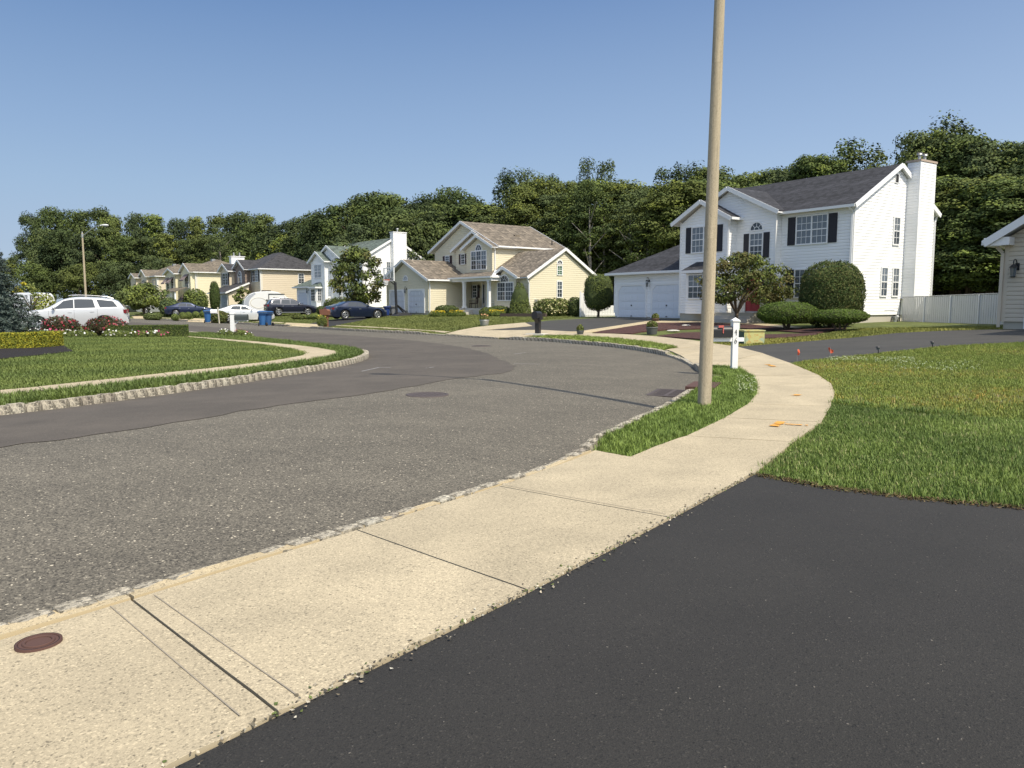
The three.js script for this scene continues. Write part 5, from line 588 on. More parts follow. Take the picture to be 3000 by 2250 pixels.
const cross = (label, c, gl) => car('crossover', label, null, { L: 4.85, W: 1.93, top: xTop, belt: xBelt, axles: [.95, 3.75], r: .37, clear: .26, paint: paint(c, .3), glass: [[1.6, 2.26, 2.62, 2.6], [2.66, 2.64, 3.5, 3.42], [3.62, 3.54, 4.45, 4.25]], screens: [[1.5, 2.32, 'windshield'], [4.45, 4.7, 'rear_window']], handles: [2.45, 3.35], seams: [1.52, 2.64, 3.58], mirror: 1.8, mirrorMat: M.alu, tail: [4.8, .9, 1.08, .5], head: [.12, .7, .82, .45], plate: .75, handleMat: M.alu, extra: [[[box(1.2, 3.5, .30, .36, .93, .97), box(1.2, 3.5, .30, .36, -.97, -.93)], M.alu, 'sill_trim'], [[tube([[2.4, 1.70, .68], [3.3, 1.72, .67], [4.2, 1.63, .66]], .02, 6, 14), tube([[2.4, 1.70, -.68], [3.3, 1.72, -.67], [4.2, 1.63, -.66]], .02, 6, 14)], M.alu, 'roof_rail']] });
const darkX = cross('black crossover standing at the garage of the green roofed house beside the camper', [.012, .014, .03]); { const a = gd(852, 76); park(darkX, [a[0], a[1] + .02, a[2]], .88, -.48); }
const coupe = sedan('dark blue coupe behind the row of round shrubs', [.012, .02, .06], .5); { const a = gd(556, 84); park(coupe, [a[0], a[1] + .05, a[2]], .93, -.36); }
const farSilver = sedan('silver car half hidden under the spreading tree', [.5, .53, .53], .4); { const a = gd(462, 98); park(farSilver, [a[0], a[1] + .02, a[2]], .9, -.43); }
const farGrey = sedan('dark grey car beside the trunk of the spreading tree', [.05, .06, .06], .5); { const a = gd(405, 100); park(farGrey, [a[0], a[1] + .02, a[2]], .9, -.43); }
const vanW = car('van', 'white van partly hidden behind the blue spruce', null, { L: 5.4, W: 2.0, top: [[0, .8], [.1, 1.05], [.9, 1.25], [1.2, 1.35], [1.9, 2.05], [2.4, 2.2], [4, 2.24], [5.1, 2.2], [5.3, 2.0], [5.38, 1.0], [5.4, .7]], belt: [[0, .8], [1, 1.2], [5.4, 1.25]], axles: [1, 4.2], r: .36, clear: .28, paint: paint([.74, .74, .74], .05), glass: [[1.5, 1.98, 2.2, 2.2]], screens: [[1.2, 1.95, 'windshield']], handles: [2.4], seams: [1.3, 2.6, 3.8], mirror: 1.6, tail: [5.34, 1.0, 1.5, .8], head: [.12, .85, 1.0, .55] }); { const a = gd(70, 56); park(vanW, [a[0], a[1] + .02, a[2]], -.9, -.43); }
// teardrop camper trailer
{ const a = gd(782, 82), t = thing('camper_trailer', 'white teardrop camper trailer with silver nose parked behind the black crossover', 'trailer', [a[0], a[1], a[2]], Math.atan2(.42, .9));
  const prof = [[-2.5, .55], [-2.62, 1.0], [-2.5, 1.6], [-2.1, 2.15], [-1.4, 2.5], [-.4, 2.62], [.8, 2.6], [1.7, 2.3], [2.4, 1.75], [2.75, 1.1], [2.8, .6], [2.4, .48], [-2.2, .45]], s = new THREE.Shape(); s.moveTo(...prof[0]); s.splineThru(prof.slice(1, 11).map((p) => new THREE.Vector2(...p))); s.lineTo(2.4, .48); s.lineTo(-2.2, .45); s.closePath();
  const g = new THREE.ExtrudeGeometry(s, { depth: 1.9, bevelEnabled: true, bevelSize: .06, bevelThickness: .06, bevelSegments: 3, curveSegments: 40 }).translate(0, 0, -.95); part('shell', g, paint([.74, .74, .72], .05), t);
  const nose = new THREE.Shape(); nose.moveTo(-2.5, .6); nose.splineThru([[-2.64, 1.0], [-2.52, 1.6], [-2.12, 2.17], [-1.42, 2.53]].map((p) => new THREE.Vector2(...p))); nose.lineTo(-1.3, 2.4); nose.splineThru([[-1.85, 1.9], [-2.1, 1.3], [-2.0, .6]].map((p) => new THREE.Vector2(...p))); nose.closePath(); part('nose_panel', new THREE.ExtrudeGeometry(nose, { depth: 2.06, bevelEnabled: false, curveSegments: 24 }).translate(0, 0, -1.03), std([.55, .57, .6], .35, { metalness: .6 }), t);
  part('roof_vent', [box(-.5, .5, 2.62, 2.82, -.3, .3)], M.black, t); const sw = new THREE.TorusGeometry(.75, .03, 6, 40).scale(1.2, .8, 1).translate(-1.0, 1.35, 1.012); part('side_stripe', [sw, sw.clone().translate(0, 0, -2.024)], std([.6, .56, .45], .5), t);
  part('door_frame', [box(.1, .18, .5, 2.4, 1.0, 1.05), box(1.9, 1.96, .6, 2.05, 1.0, 1.05), box(.1, 1.96, 2.32, 2.42, 1.0, 1.05)], M.black, t); for (const [x0, x1, y0, y1] of [[.6, 1.3, 1.75, 2.0], [1.5, 1.9, 1.6, 1.8], [-.2, .05, 1.5, 1.75]]) part('window', box(x0, x1, y0, y1, 1.0, 1.035), M.carGlass, t);
  for (const z of [.88, -.88]) { const w = part('wheel', lathe([[.2, -.1], [.3, -.1], [.33, -.06], [.33, .06], [.3, .1], [.2, .1]], 22).rotateX(Math.PI / 2).translate(.6, .33, z), M.rubber, t); part('rim', new THREE.CylinderGeometry(.2, .2, .1, 16).rotateX(Math.PI / 2).translate(.6, .33, z), M.alu, w); part('fender', new THREE.TorusGeometry(.45, .07, 6, 16, Math.PI).translate(.6, .38, z * 1.1), M.black, t); }
  t.scale.setScalar(.9); part('hitch', [beam([-2.4, .45, 0], [-3.5, .45, 0], .1, .1), cyl(.05, .05, .5, -3.3, .0, 0)], M.black, t); shadows(t); }
// ---------------------------------------------------------------- lamp posts
function lampPost(label, pos, turn, lean, near) { const t = thing('street_lamp', label, 'lamp post', pos, turn, 'street lamps'); const p = lathe([[.104, -.4], [.1, 0], [.066, 7.4], [.064, 7.5], [0, 7.52]], 32), uv = p.attributes.uv; for (let i = 0; i < uv.count; i++) uv.setXY(i, uv.getX(i) * 1.5, uv.getY(i) * 12); part('pole', p, M.poleConcrete, t); part('collar', [cyl(.09, .09, .3, 0, 7.15, 0), cyl(.05, .05, .14, 0, 7.5, 0)], M.galv, t); part('arm', [tube([[0, 7.25, 0], [-.5, 7.55, 0], [-1.2, 7.95, 0], [-1.7, 8.1, 0], [-2.0, 8.12, 0]], .035, 10, 30)], M.alu, t); const l = part('lamp_head', [sph(.3, -2.32, 8.11, 0, 1.25, .32, .5, 18), box(-2.1, -1.9, 8.06, 8.17, -.07, .07)], std([.7, .7, .68], .45), t); part('lens', sph(.2, -2.42, 8.04, 0, 1, .4, .7), M.glassCurtain, l); t.rotation.z = lean; return t; }
const poleP = at(2063, 1189); lampPost('tall concrete lamp post standing in the grass strip beside the storm drain', poleP, -.5, -.012);
lampPost('lamp post with white curved arm rising behind the white SUV', gd(255, 66), Math.PI - .25, 0);

// ---------------------------------------------------------------- mailboxes
function boxShape(w, h, L) { const s = new THREE.Shape(); s.moveTo(-w / 2, 0); s.lineTo(-w / 2, h * .55); s.absarc(0, h * .55, w / 2, Math.PI, 0, true); s.lineTo(w / 2, 0); s.closePath(); return new THREE.ExtrudeGeometry(s, { depth: L, bevelEnabled: true, bevelSize: .006, bevelThickness: .006, bevelSegments: 2, curveSegments: 14 }); }
const digitShapes = { 4: [[[.0, .28], [.2, .28]], [[.14, 0], [.14, .5]], [[.14, .5], [.0, .28]]], 6: [[[.17, .5], [.05, .32]], [[.05, .32], [0, .15]], [[0, .15], [.05, .02]], [[.05, .02], [.15, .02]], [[.15, .02], [.2, .14]], [[.2, .14], [.15, .26]], [[.15, .26], [.03, .24]]] };
const digit = (d, x, y, z, s) => digitShapes[d].map(([a, b]) => beam([x + (a[0] - .1) * s, y + a[1] * s, z], [x + (b[0] - .1) * s, y + b[1] * s, z], .006, .055 * s, V(0, 0, 1)));
{ const p = at(2150, 1084), t = thing('mailbox', 'white post mailbox with black box and number 46 in the grass strip', 'mailbox', p, .05), h = 1.12;
  part('post', [box(-.065, .065, -.2, h, -.065, .065), box(-.085, .085, h, h + .03, -.085, .085), new THREE.ConeGeometry(.11, .06, 4).rotateY(Math.PI / 4).translate(0, h + .06, 0)], M.whitePaint, t);
  part('arm', [box(-.62, .2, .66, .75, -.05, .05)], M.whitePaint, t);
  const b = part('box', boxShape(.2, .27, .52).rotateY(Math.PI / 2).translate(-.62, .76, 0), M.black, t); part('door', [boxShape(.205, .275, .015).rotateY(Math.PI / 2).translate(-.655, .758, 0)], M.black, b); part('flag', [box(-.42, -.3, .98, 1.03, .11, .12), box(-.32, -.3, .85, 1.0, .11, .12)], std([.55, .12, .1], .5), b);
  part('number_four', digit(4, 0, .80, .072, .26), M.black, t); part('number_six', digit(6, 0, .62, .072, .26), M.black, t); shadows(t); }
{ const p = gd(1576, 37.4), t = thing('mailbox', 'black moulded post mailbox with a red flag sticker by the white house driveway', 'mailbox', p, -.5); part('post', [box(-.11, .11, 0, .75, -.11, .11), plate([[-.2, .82, -.16], [.2, .82, -.16], [.2, .82, .2], [-.2, .82, .2]], .1), beam([0, .55, .05], [0, .8, .22], .2, .1)], M.black, t); const b = part('box', [boxShape(.28, .32, .55).translate(0, .8, -.2), boxShape(.3, .34, .03).translate(0, .79, .34)], M.black, t); part('sticker', [box(-.145, -.14, .92, 1.0, -.05, .2)], M.whitePaint, b); part('flag', box(-.16, -.15, .96, 1.04, -.15, .0), std([.6, .05, .04], .5), b); part('pad', box(-.5, .5, -.02, .05, -.4, .4), std([.6, .57, .5], .9), t); shadows(t); }
{ const p = gd(683, 36.8); p[1] = .16; const t = thing('mailbox', 'white post mailbox with dark box among flowers on the corner strip', 'mailbox', p, 0); part('post', [box(-.1, .1, -.1, 1.02, -.1, .1), box(-.12, .12, 1.0, 1.05, -.12, .12), new THREE.ConeGeometry(.15, .08, 4).rotateY(Math.PI / 4).translate(0, 1.09, 0)], M.whitePaint, t); part('arm', [box(.08, .72, .66, .71, -.06, .06), beam([.1, .52, 0], [.26, .66, 0], .05, .05)], M.whitePaint, t); const b = part('box', boxShape(.22, .28, .58).rotateY(Math.PI / 2).translate(.12, .72, 0), std([.05, .06, .06], .5), t); part('door', boxShape(.23, .29, .015).rotateY(Math.PI / 2).translate(.70, .715, 0), std([.05, .06, .06], .5), b); shadows(t); }
{ const p = gd(955, 51.5), t = thing('mailbox', 'brown wooden post mailbox with angled roof at the beige house driveway', 'mailbox', p, -.3); part('post', [box(-.13, .13, 0, .8, -.1, .1), plate([[-.13, .8, -.1], [.13, .8, -.1], [.13, .62, -.26], [-.13, .62, -.26]], .06)], M.wood, t); part('box', [prism([[-.34, .78], [.22, .78], [.26, 1.06], [.16, 1.16], [-.38, 1.16]], 'z', -.18, .18)], M.wood, t); shadows(t); }
{ const p = gd(640, 61.5), t = thing('mailbox', 'white board mailbox on a thin wooden post by the silver sedan', 'mailbox', p, 0); part('post', rod([.06, 0, 0], [-.02, 1.3, 0], .05), std([.5, .46, .36], .9), t); part('box', boxShape(.24, .28, .5).rotateY(Math.PI / 2).translate(-.58, .85, 0), M.whitePaint, t); part('bracket', box(-.6, 0, .8, .85, -.04, .04), M.whitePaint, t); shadows(t); }
{ const p = gd(445, 78), t = thing('post', 'short white post leaning in the planting near the spreading tree', 'post', p, 0); part('shaft', rod([0, 0, 0], [-.06, .72, 0], .1, .09), M.whitePaint, t); part('cap', cyl(.12, .06, .08, -.06, .72, 0), M.whitePaint, t); shadows(t); }

// ---------------------------------------------------------------- bins, utility boxes, street furniture
function bin(label, pos, turn, group, c) { const t = thing('recycling_bin', label, 'bin', pos, turn, group), m = std(c || [.035, .13, .33], .5); const body = new THREE.CylinderGeometry(.40, .30, .90, 4).rotateY(Math.PI / 4).scale(.85, 1, 1).translate(0, .52, 0); part('body', [body, box(-.3, .3, .9, .98, -.32, .34)], m, t); const l = part('lid', [box(-.31, .31, .98, 1.03, -.36, .36), new THREE.CylinderGeometry(.3, .3, .6, 12, 1, false, 0, Math.PI).rotateZ(Math.PI / 2).scale(1, .16, 1.1).translate(0, 1.03, 0)], std((c || [.035, .13, .33]).map((v) => v * .8), .5), t); part('handle', rod([-.28, .95, .4], [.28, .95, .4], .02), M.black, t); for (const x of [-.27, .27]) part('wheel', new THREE.CylinderGeometry(.13, .13, .06, 16).rotateZ(Math.PI / 2).translate(x, .13, .3), M.rubber, t); part('sticker', box(-.2, -.06, .66, .82, -.305, -.285), M.whitePaint, t); return shadows(t); }
const binPos = (px, d) => { const p = gd(px, d); p[1] = T(p[0], p[2]); return p; };
bin('blue wheeled bin standing alone on the road edge by the thin wooden post mailbox', binPos(608, 63), .5);
bin('front of two blue wheeled bins in front of the silver sedan', binPos(768, 55.2), .4); bin('rear of two blue wheeled bins, half covered by the other', binPos(783, 56.3), .9, null, [.03, .10, .26]);
bin('dark blue bin beside the basketball stand at the beige garage', gd(1134, 68), .6, null, [.02, .05, .2]).scale.setScalar(.78); bin('grey bin beside the dark blue bin at the beige garage', gd(1150, 68.5), .6, null, [.2, .21, .22]).scale.setScalar(.78);
{ const a = at(2198, 1008), t = thing('utility_cabinet', 'low pale green utility cabinet stained yellow with rust beside the number 46 mailbox', 'utility box', a, .12); const n = 256, tx = dataTex(n, (i, j) => { const m = fbm(i / n * 6, j / n * 10, 6, 141), k = fbm(i / n * 3, j / n * 3, 3, 143), y = j / n; const ru = m > .54 && k > .4 ? 1 : 0; const f = .9 + (hash2(i, j, 144) - .5) * .12; return ru ? [206 * f, 162 * f, 88 * f] : k > .44 ? [206 * f, 202 * f, 134 * f] : [176 * f, 192 * f, 158 * f]; }); const pm = new THREE.MeshStandardMaterial({ map: tx, roughness: .75 }), green = std([.05, .09, .07], .7);
  part('body', [box(-.36, .38, -.1, .46, -.28, .3)], pm, t); part('side_panel', box(-.365, -.36, 0, .45, -.27, .29), green, t); part('lid', [box(-.38, .40, .46, .50, -.3, .33)], pm, t); part('front_door', [box(-.3, .32, .06, .40, .3, .315), box(-.3, .02, -.04, .05, .3, .33)], pm, t); shadows(t);
  const b = at(2166, 1008), t2 = thing('utility_pedestal', 'narrow pale grey green utility pedestal with dark foot behind the number 46 mailbox', 'utility box', [b[0] - .02, b[1], b[2] - .5], .1); part('foot', box(-.12, .12, -.1, .46, -.1, .1), green, t2); part('cap', [box(-.13, .13, .46, .78, -.11, .11), box(-.15, .15, .78, .82, -.13, .13)], std([.55, .62, .56], .7), t2); shadows(t2); }
// storm drain: grate in the gutter and the iron curb piece
{ const a = at(2030, 1137), c = segDist(RC, a[0], a[2]), i = Math.floor(c[1]), dx = RC[i + 1][0] - RC[i][0], dz = RC[i + 1][1] - RC[i][1], ang = Math.atan2(-dz, dx); const t = thing('storm_drain', 'rusty iron storm drain grate in the gutter behind the lamp post', 'drain', [c[2] - .36, T(c[2] - .36, c[3] - .1) - .0, c[3] - .1], ang); const bars = []; for (let k = 0; k < 9; k++) bars.push(box(-.5 + k * .115, -.44 + k * .115, -.02, .016, -.3, .3)); bars.push(box(-.56, .56, -.02, .018, -.34, -.28), box(-.56, .56, -.02, .018, .28, .34), box(-.56, .56, -.02, .017, -.03, .03), box(-.56, -.5, -.02, .018, -.34, .34), box(.5, .56, -.02, .018, -.34, .34)); part('grate', bars, M.iron, t); part('pit', box(-.55, .55, -.03, .009, -.33, .33), M.blackMatte, t);
  const h = thing('curb_inlet', 'rust brown iron curb inlet set between white curb stones', 'drain', [c[2] + .2, 0, c[3] - .1], ang); part('hood', [box(-.5, .5, .13, .19, -.2, .3), box(-.5, -.44, -.05, .13, -.2, .25), box(.44, .5, -.05, .13, -.2, .25)], M.rust, h); part('mouth', box(-.44, .44, -.05, .13, .0, .02), M.blackMatte, h); shadows(t); shadows(h); }
function lidDisc(name, label, p, r, mat, ribs, lift) { const t = thing(name, label, 'manhole', [p[0], p[1] + lift, p[2]], .4); part('frame', lathe([[r * .86, -.03], [r * .86, .004], [r, .004], [r, -.03]], 36), mat, t); part('cover', [new THREE.CylinderGeometry(r * .84, r * .84, .03, 32).translate(0, -.014, 0)], mat, t); const g = []; for (let i = -3; i <= 3; i++) for (let j = -3; j <= 3; j++) if (Math.hypot(i, j) < 3.3) g.push(box(i * r * .22 - r * .06, i * r * .22 + r * .06, 0, .004, j * r * .22 - r * .07, j * r * .22 + r * .07)); if (ribs) part('tread', g, mat, t); else part('rim_ring', new THREE.TorusGeometry(r * .62, .008, 6, 30).rotateX(Math.PI / 2).translate(0, .001, 0), mat, t); return shadows(t); }
lidDisc('manhole_cover', 'round cast iron manhole cover in the middle of the road', at(1252, 1157), .36, M.iron, true, .008); lidDisc('manhole_cover', 'faint round manhole cover in the road beyond the curve', at(1410, 1014), .36, M.iron, true, .01);
lidDisc('water_valve_lid', 'small rusty brown round lid set in the concrete apron', at(115, 1909), .096, M.rust, false, .046);
// paint marks: locator paint on the walk, chalk lines on the road
const flat = (pts, w, lift) => { const p = []; for (let i = 0; i < pts.length - 1; i++) { const a = at(...pts[i]), b = at(...pts[i + 1]), n = 10, dx = b[0] - a[0], dz = b[2] - a[2], L = Math.hypot(dx, dz), nx = -dz / L * w / 2, nz = dx / L * w / 2; for (let k = 0; k < n; k++) { if (hash2(k, Math.round(pts[i][0])) < .12) continue; const q = (t, s) => { const x = a[0] + dx * t, z = a[2] + dz * t, j = 1 + (hash2(k * 3 + Math.round(t * 50), s + 5) - .5) * .6; return [x + nx * s * j, T(x, z) + lift, z + nz * s * j]; }; const A = q(k / n, 1), B = q((k + 1) / n, 1), C = q((k + 1) / n, -1), D = q(k / n, -1); p.push(...A, ...B, ...C, ...A, ...C, ...D); } } return tris(p); };
const orange = std([.62, .30, .05], .9), chalk = std([.33, .33, .32], .95);
for (const [l, pts, w] of [['orange locator paint arrow on the curved walk near the lush lawn', [[2268, 1258], [2292, 1243], [2292, 1243]], .10], ['thin orange locator line beside the paint arrow', [[2292, 1251], [2375, 1256]], .05], ['orange paint dot on the walk slab past the arrow', [[2326, 1166], [2340, 1163]], .10], ['orange paint dash on the walk slab by the neighbour driveway', [[2246, 1072], [2270, 1079]], .12]]) single('paint_mark', flat(pts.filter((p, i) => !i || p !== pts[i - 1]).slice(0, 2), w, .043), orange, l, 'paint mark');
for (const [l, pts] of [['short white chalk line across the road near the stone curb', [[1505, 1067], [1582, 1068]]], ['faint white chalk dash beyond the longer chalk line', [[1508, 1038], [1540, 1034]]], ['faint chalk arc running from the corner curb', [[1060, 1089], [1110, 1078], [1145, 1078]]], ['faint chalk dash in the middle of the curve', [[1245, 1080], [1275, 1076]]]]) single('chalk_line', flat(pts, .035, .012), chalk, l, 'chalk line');
// marker flags and path lights
for (const [px, py, l, k] of [[2335, 1062, 'orange marker flag at the driveway edge nearest the walk', 1], [2432, 1056, 'orange marker flag with forked top farther along the driveway edge', 2]]) { const p = at(px, py), t = thing('marker_flag', l, 'flag', p, k); part('wire', rod([0, -.05, 0], [.01, .34, 0], .003), M.galv, t); part('flag', [plate([[.01, .34, 0], [.1, .32, .02], [.09, .24, .04], [.01, .2, 0]], .003, [0, 0, 1]), plate([[.01, .3, 0], [-.05, .26, .05], [-.03, .2, .06], [.01, .18, 0]], .003, [0, 0, 1])], std([.75, .12, .05], .7), t); shadows(t); }
for (const [px, py, l] of [[2575, 1036, 'black solar path light leaning at the neighbour driveway edge'], [2734, 1020, 'black solar path light by the shaded part of the neighbour driveway']]) { const p = at(px, py), t = thing('path_light', l, 'path light', p, 0); part('stake', rod([0, -.05, 0], [-.03, .12, 0], .012), M.black, t); part('lens', cyl(.04, .045, .06, -.032, .11, 0), M.glassCurtain, t); part('cap', [cyl(.075, .05, .03, -.034, .17, 0)], M.black, t); shadows(t); }

// ---------------------------------------------------------------- fences
{ const a = gd(2640, 39.6), b = gd(2960, 33.5); a[1] = .46; b[1] = .6; const t = thing('slatted_fence', 'white chain link fence with vertical privacy slats between white house and beige garage', 'fence', [0, 0, 0]), H = 1.52, L = Math.hypot(b[0] - a[0], b[2] - a[2]), n = Math.floor(L / .062), sl = [], R = rng(151); const P = (s, y, o = 0) => [lerp(a[0], b[0], s) + o * .6, lerp(a[1], b[1], s) + y, lerp(a[2], b[2], s) + o]; for (let i = 0; i < n; i++) { const s = (i + .5) / n; sl.push(beam(P(s, .02, (i % 2) * .012), P(s, H - .02 - R() * .015, (i % 2) * .012), .06, .006, V(b[0] - a[0], 0, b[2] - a[2]).normalize().cross(V(0, 1, 0)))); } const m = part('slat', sl, std([.60, .60, .60], .6), t); m.userData.kind = 'stuff';
  const wires = []; for (let i = 0; i < 190; i++) { const s = i / 190, d = H / L; if (s + d > 1) break; wires.push(beam(P(s, 0, .03), P(s + d, H, .03), .004, .012)); } part('wire_mesh', wires, M.galv, t); part('top_rail', rod(P(0, H), P(1, H), .024), M.galv, t); for (const s of [0, .25, .5, .75, 1]) part('fence_post', rod(P(s, -.3, -.1), P(s, H - .02, -.1), .032), s === 0 ? std([.05, .05, .05], .6) : M.whitePaint, t); shadows(t); }
{ const t = thing('vinyl_fence', 'white vinyl fence with stepped curved top behind the lollipop bush', 'fence', [0, 0, 0]); const a = gd(1700, 55.5), b = gd(1812, 56.5), L = Math.hypot(b[0] - a[0], b[2] - a[2]); const g = new THREE.Group(); const n = 14; for (let i = 0; i < n; i++) { const s0 = i / n, s1 = (i + 1) / n - .006, h = 1.75 - .9 * sm(.1, .8, s0 + .5 / n) + .0, y = .68; part('picket', beam([lerp(a[0], b[0], s0), y + h / 2, lerp(a[2], b[2], s0)], [lerp(a[0], b[0], s1), y + h / 2, lerp(a[2], b[2], s1)], .03, h), M.whitePaint, t); } for (const [s, h] of [[0, 1.85], [1, 1.2]]) part('fence_post', box(lerp(a[0], b[0], s) - .06, lerp(a[0], b[0], s) + .06, .5, .68 + h, lerp(a[2], b[2], s) - .06, lerp(a[2], b[2], s) + .06), M.whitePaint, t); part('rail', [beam([a[0], .86, a[2]], [b[0], .86, b[2]], .06, .1)], M.whitePaint, t); shadows(t); }

// ---------------------------------------------------------------- shrubs, hedges, flowers, garden trees
function shrub(name, label, pos, build, o = {}) { const L = new Leaves(o.seed), t = thing(name, label, o.cat || 'shrub', pos, o.turn || 0, o.group); const core = build(L) || []; part('foliage', [L.geo(), ...[].concat(core)], M.leaf, t); if (o.trunk) part('trunk', o.trunk, M.bark, t); if (o.bloom) { const B = new Leaves(o.seed + 1); o.bloom(B); part('blossom', B.geo(), M.petal, t); } return shadows(t); }
const rx = [.0, 0, 0];
// big clipped bush and two flat mounds before the white house
shrub('clipped_bush', 'large rounded clipped yew before the right front window of the white house', gd(2432, 34.6), (L) => { skin(L, onEllipsoid(0, 1.46, 0, 1.36, 1.46, 1.3, .1, 2.6, -.97), 15000, .1, [G.dark, G.mid, [.04, .07, .018], G.olive], { asp: .45, jit: .9 }); return blob(1.18, 1.26, 1.12, 0, 1.44, 0, G.mid, 2.6); }, { seed: 601, cat: 'bush', trunk: [rod([0, -.1, 0], [.05, .6, 0], .12)] });
shrub('mounded_bush', 'wide flat topped clipped yew mound beside the front steps of the white house', gd(2306, 33.8), (L) => { skin(L, onEllipsoid(0, .72, 0, 1.28, .52, 1.1, .1, 2.3, -.8), 6500, .085, [G.mid, [.075, .12, .02], [.09, .14, .022]], { asp: .4, jit: .9 }); return blob(1.18, .45, 1.0, 0, .72, 0, G.dark, 2.3); }, { seed: 603, cat: 'bush', trunk: [rod([0, -.1, 0], [.1, .5, 0], .08), rod([0, -.1, 0], [-.3, .5, .1], .06)] });
shrub('mounded_bush', 'lower saucer shaped yew mound with open stems nearest the foundation', gd(2460, 31.6), (L) => { skin(L, onEllipsoid(0, .62, 0, 1.09, .3, .95, .12, 2.2, -.9), 5200, .08, [G.mid, [.075, .12, .02], [.10, .15, .024]], { asp: .4, jit: .9 }); return blob(1.0, .24, .86, 0, .62, 0, G.dark, 2.2); }, { seed: 605, cat: 'bush', trunk: [-1, 0, 1].flatMap((k) => [rod([k * .05, -.1, 0], [k * .4, .55, k * .1], .05, .03)]) });
shrub('topiary_bush', 'lollipop clipped bush on short trunk left of the white garage', gd(1752, 53.5), (L) => { skin(L, onEllipsoid(0, 1.72, 0, .98, 1.25, .95, .08, 3, -1), 5200, .11, [G.mid, G.dark, G.fresh], { asp: .45 }); return blob(.9, 1.16, .87, 0, 1.72, 0, G.dark, 3); }, { seed: 607, cat: 'bush', trunk: [rod([0, -.1, 0], [.05, .7, 0], .1, .07), rod([.02, .3, 0], [.3, .9, .1], .05), rod([.02, .3, 0], [-.3, .9, -.1], .05)] });
// flowering tree before the red door
{ const p = gd(2156, 39.2), t = thing('dogwood_tree', 'small broad dogwood with bronze tinted leaves before the red front door', 'tree', p, 0); const L = new Leaves(611), R = L.R, limbs = [rod([0, -.1, 0], [.02, .6, 0], .10, .085)], tips = []; for (let i = 0; i < 7; i++) { const a = i * .9 + .2, m = [Math.cos(a) * .5, 1.35 + R() * .2, Math.sin(a) * .5], e = [Math.cos(a) * (1.3 + R() * .5), 2.3 + R() * .8, Math.sin(a) * (1.3 + R() * .5)]; limbs.push(rod([.02, .55, 0], m, .06, .04, 7), rod(m, e, .04, .015, 6)); tips.push(m, e); }
  for (let k = 0; k < 180; k++) { const a = R() * 6.283, y = R() * 1.7 - .7, r = Math.sqrt(Math.max(0, 1 - Math.min(1, y * y))) * Math.sqrt(R()), c = [Math.cos(a) * r * 2.4 + .4, 2.25 + y * 1.3 - r * .3, Math.sin(a) * r * 2.2], col = pick(R, [G.olive, G.mid, [.11, .125, .035], G.olive, G.mid, G.fresh, [.12, .105, .04]]); for (let i = 0; i < 46; i++) { const b = R() * 6.28, q = R() * 2 - 1, s = Math.sqrt(1 - q * q), w = .38 * (.5 + R() * .6); L.leaf(c[0] + Math.cos(b) * s * w, c[1] + q * w * .6, c[2] + Math.sin(b) * s * w, Math.cos(b) * s, q + .5, Math.sin(b) * s, .15, col, { asp: .6, vary: .6, droop: .5 }); } }
  part('trunk', limbs, M.bark, t); part('crown', L.geo(), M.leaf, t); shadows(t); }
function roundTree(name, label, p, H, W, y0, cols, seed, leaf = .2, n = 90, per = 50, group) { const t = thing(name, label, 'tree', p, 0, group), L = new Leaves(seed), R = L.R, limbs = [rod([0, -.1, 0], [0, y0 + .4, 0], .13, .1)]; for (let i = 0; i < 6; i++) { const a = i * 1.05; limbs.push(rod([0, y0 + .2, 0], [Math.cos(a) * W * .6, lerp(y0, H, .6), Math.sin(a) * W * .6], .06, .02, 6)); } for (let k = 0; k < n; k++) { const a = R() * 6.283, y = R(), e = Math.sin(Math.PI * (.12 + y * .82)), r = Math.sqrt(R()) * e * W, c = [Math.cos(a) * r, lerp(y0, H, y), Math.sin(a) * r], col = pick(R, cols); for (let i = 0; i < per; i++) { const b = R() * 6.28, q = R() * 2 - 1, s = Math.sqrt(1 - q * q), w = W * .24 * (.5 + R() * .6); L.leaf(c[0] + Math.cos(b) * s * w, c[1] + q * w * .7, c[2] + Math.sin(b) * s * w, Math.cos(b) * s, q + .4, Math.sin(b) * s, leaf, col, {}); } } part('trunk', limbs, M.bark, t); part('crown', L.geo(), M.leaf, t); return shadows(t); }
roundTree('maple_tree', 'dense dark green young tree before the green roofed house', gd(1052, 72), 6.1, 2.55, .9, [G.mid, G.oak, G.olive, G.fresh], 621, .26, 100, 60);
roundTree('spreading_tree', 'low spreading tree at the bend beyond the white SUV', gd(422, 92), 3.4, 3.1, 1.1, [G.mid, G.ash, G.fresh], 623, .3, 90, 55);
roundTree('young_tree', 'thin young tree in front of the brick entrance bay', gd(714, 90), 3.0, 1.0, .9, [G.fresh, G.olive, G.mid], 625, .24, 40, 34);
roundTree('garden_tree', 'bright lime green tree at the wood edge above the dark hipped roof', gd(835, 132), 11.5, 5, 2, [G.lime, G.fresh, [.11, .15, .03]], 627, .4, 80, 50);
roundTree('sapling', 'pale green sapling in front of the white van', gd(95, 47), 2.6, .8, .9, [[.16, .19, .06], [.2, .22, .06]], 629, .14, 20, 22);
roundTree('golden_shrub', 'golden yellow conical shrub above the white van', gd(66, 60), 3.2, .8, .5, [G.yellow, [.26, .24, .05]], 631, .2, 26, 30);
shrub('lime_shrub', 'lime green shrub beside the nose of the white SUV', gd(132, 50), (L) => { skin(L, onEllipsoid(0, 1.2, 0, .8, 1.0, .8, .4, 2), 900, .16, [[.2, .22, .05], G.lime]); }, { seed: 633 });
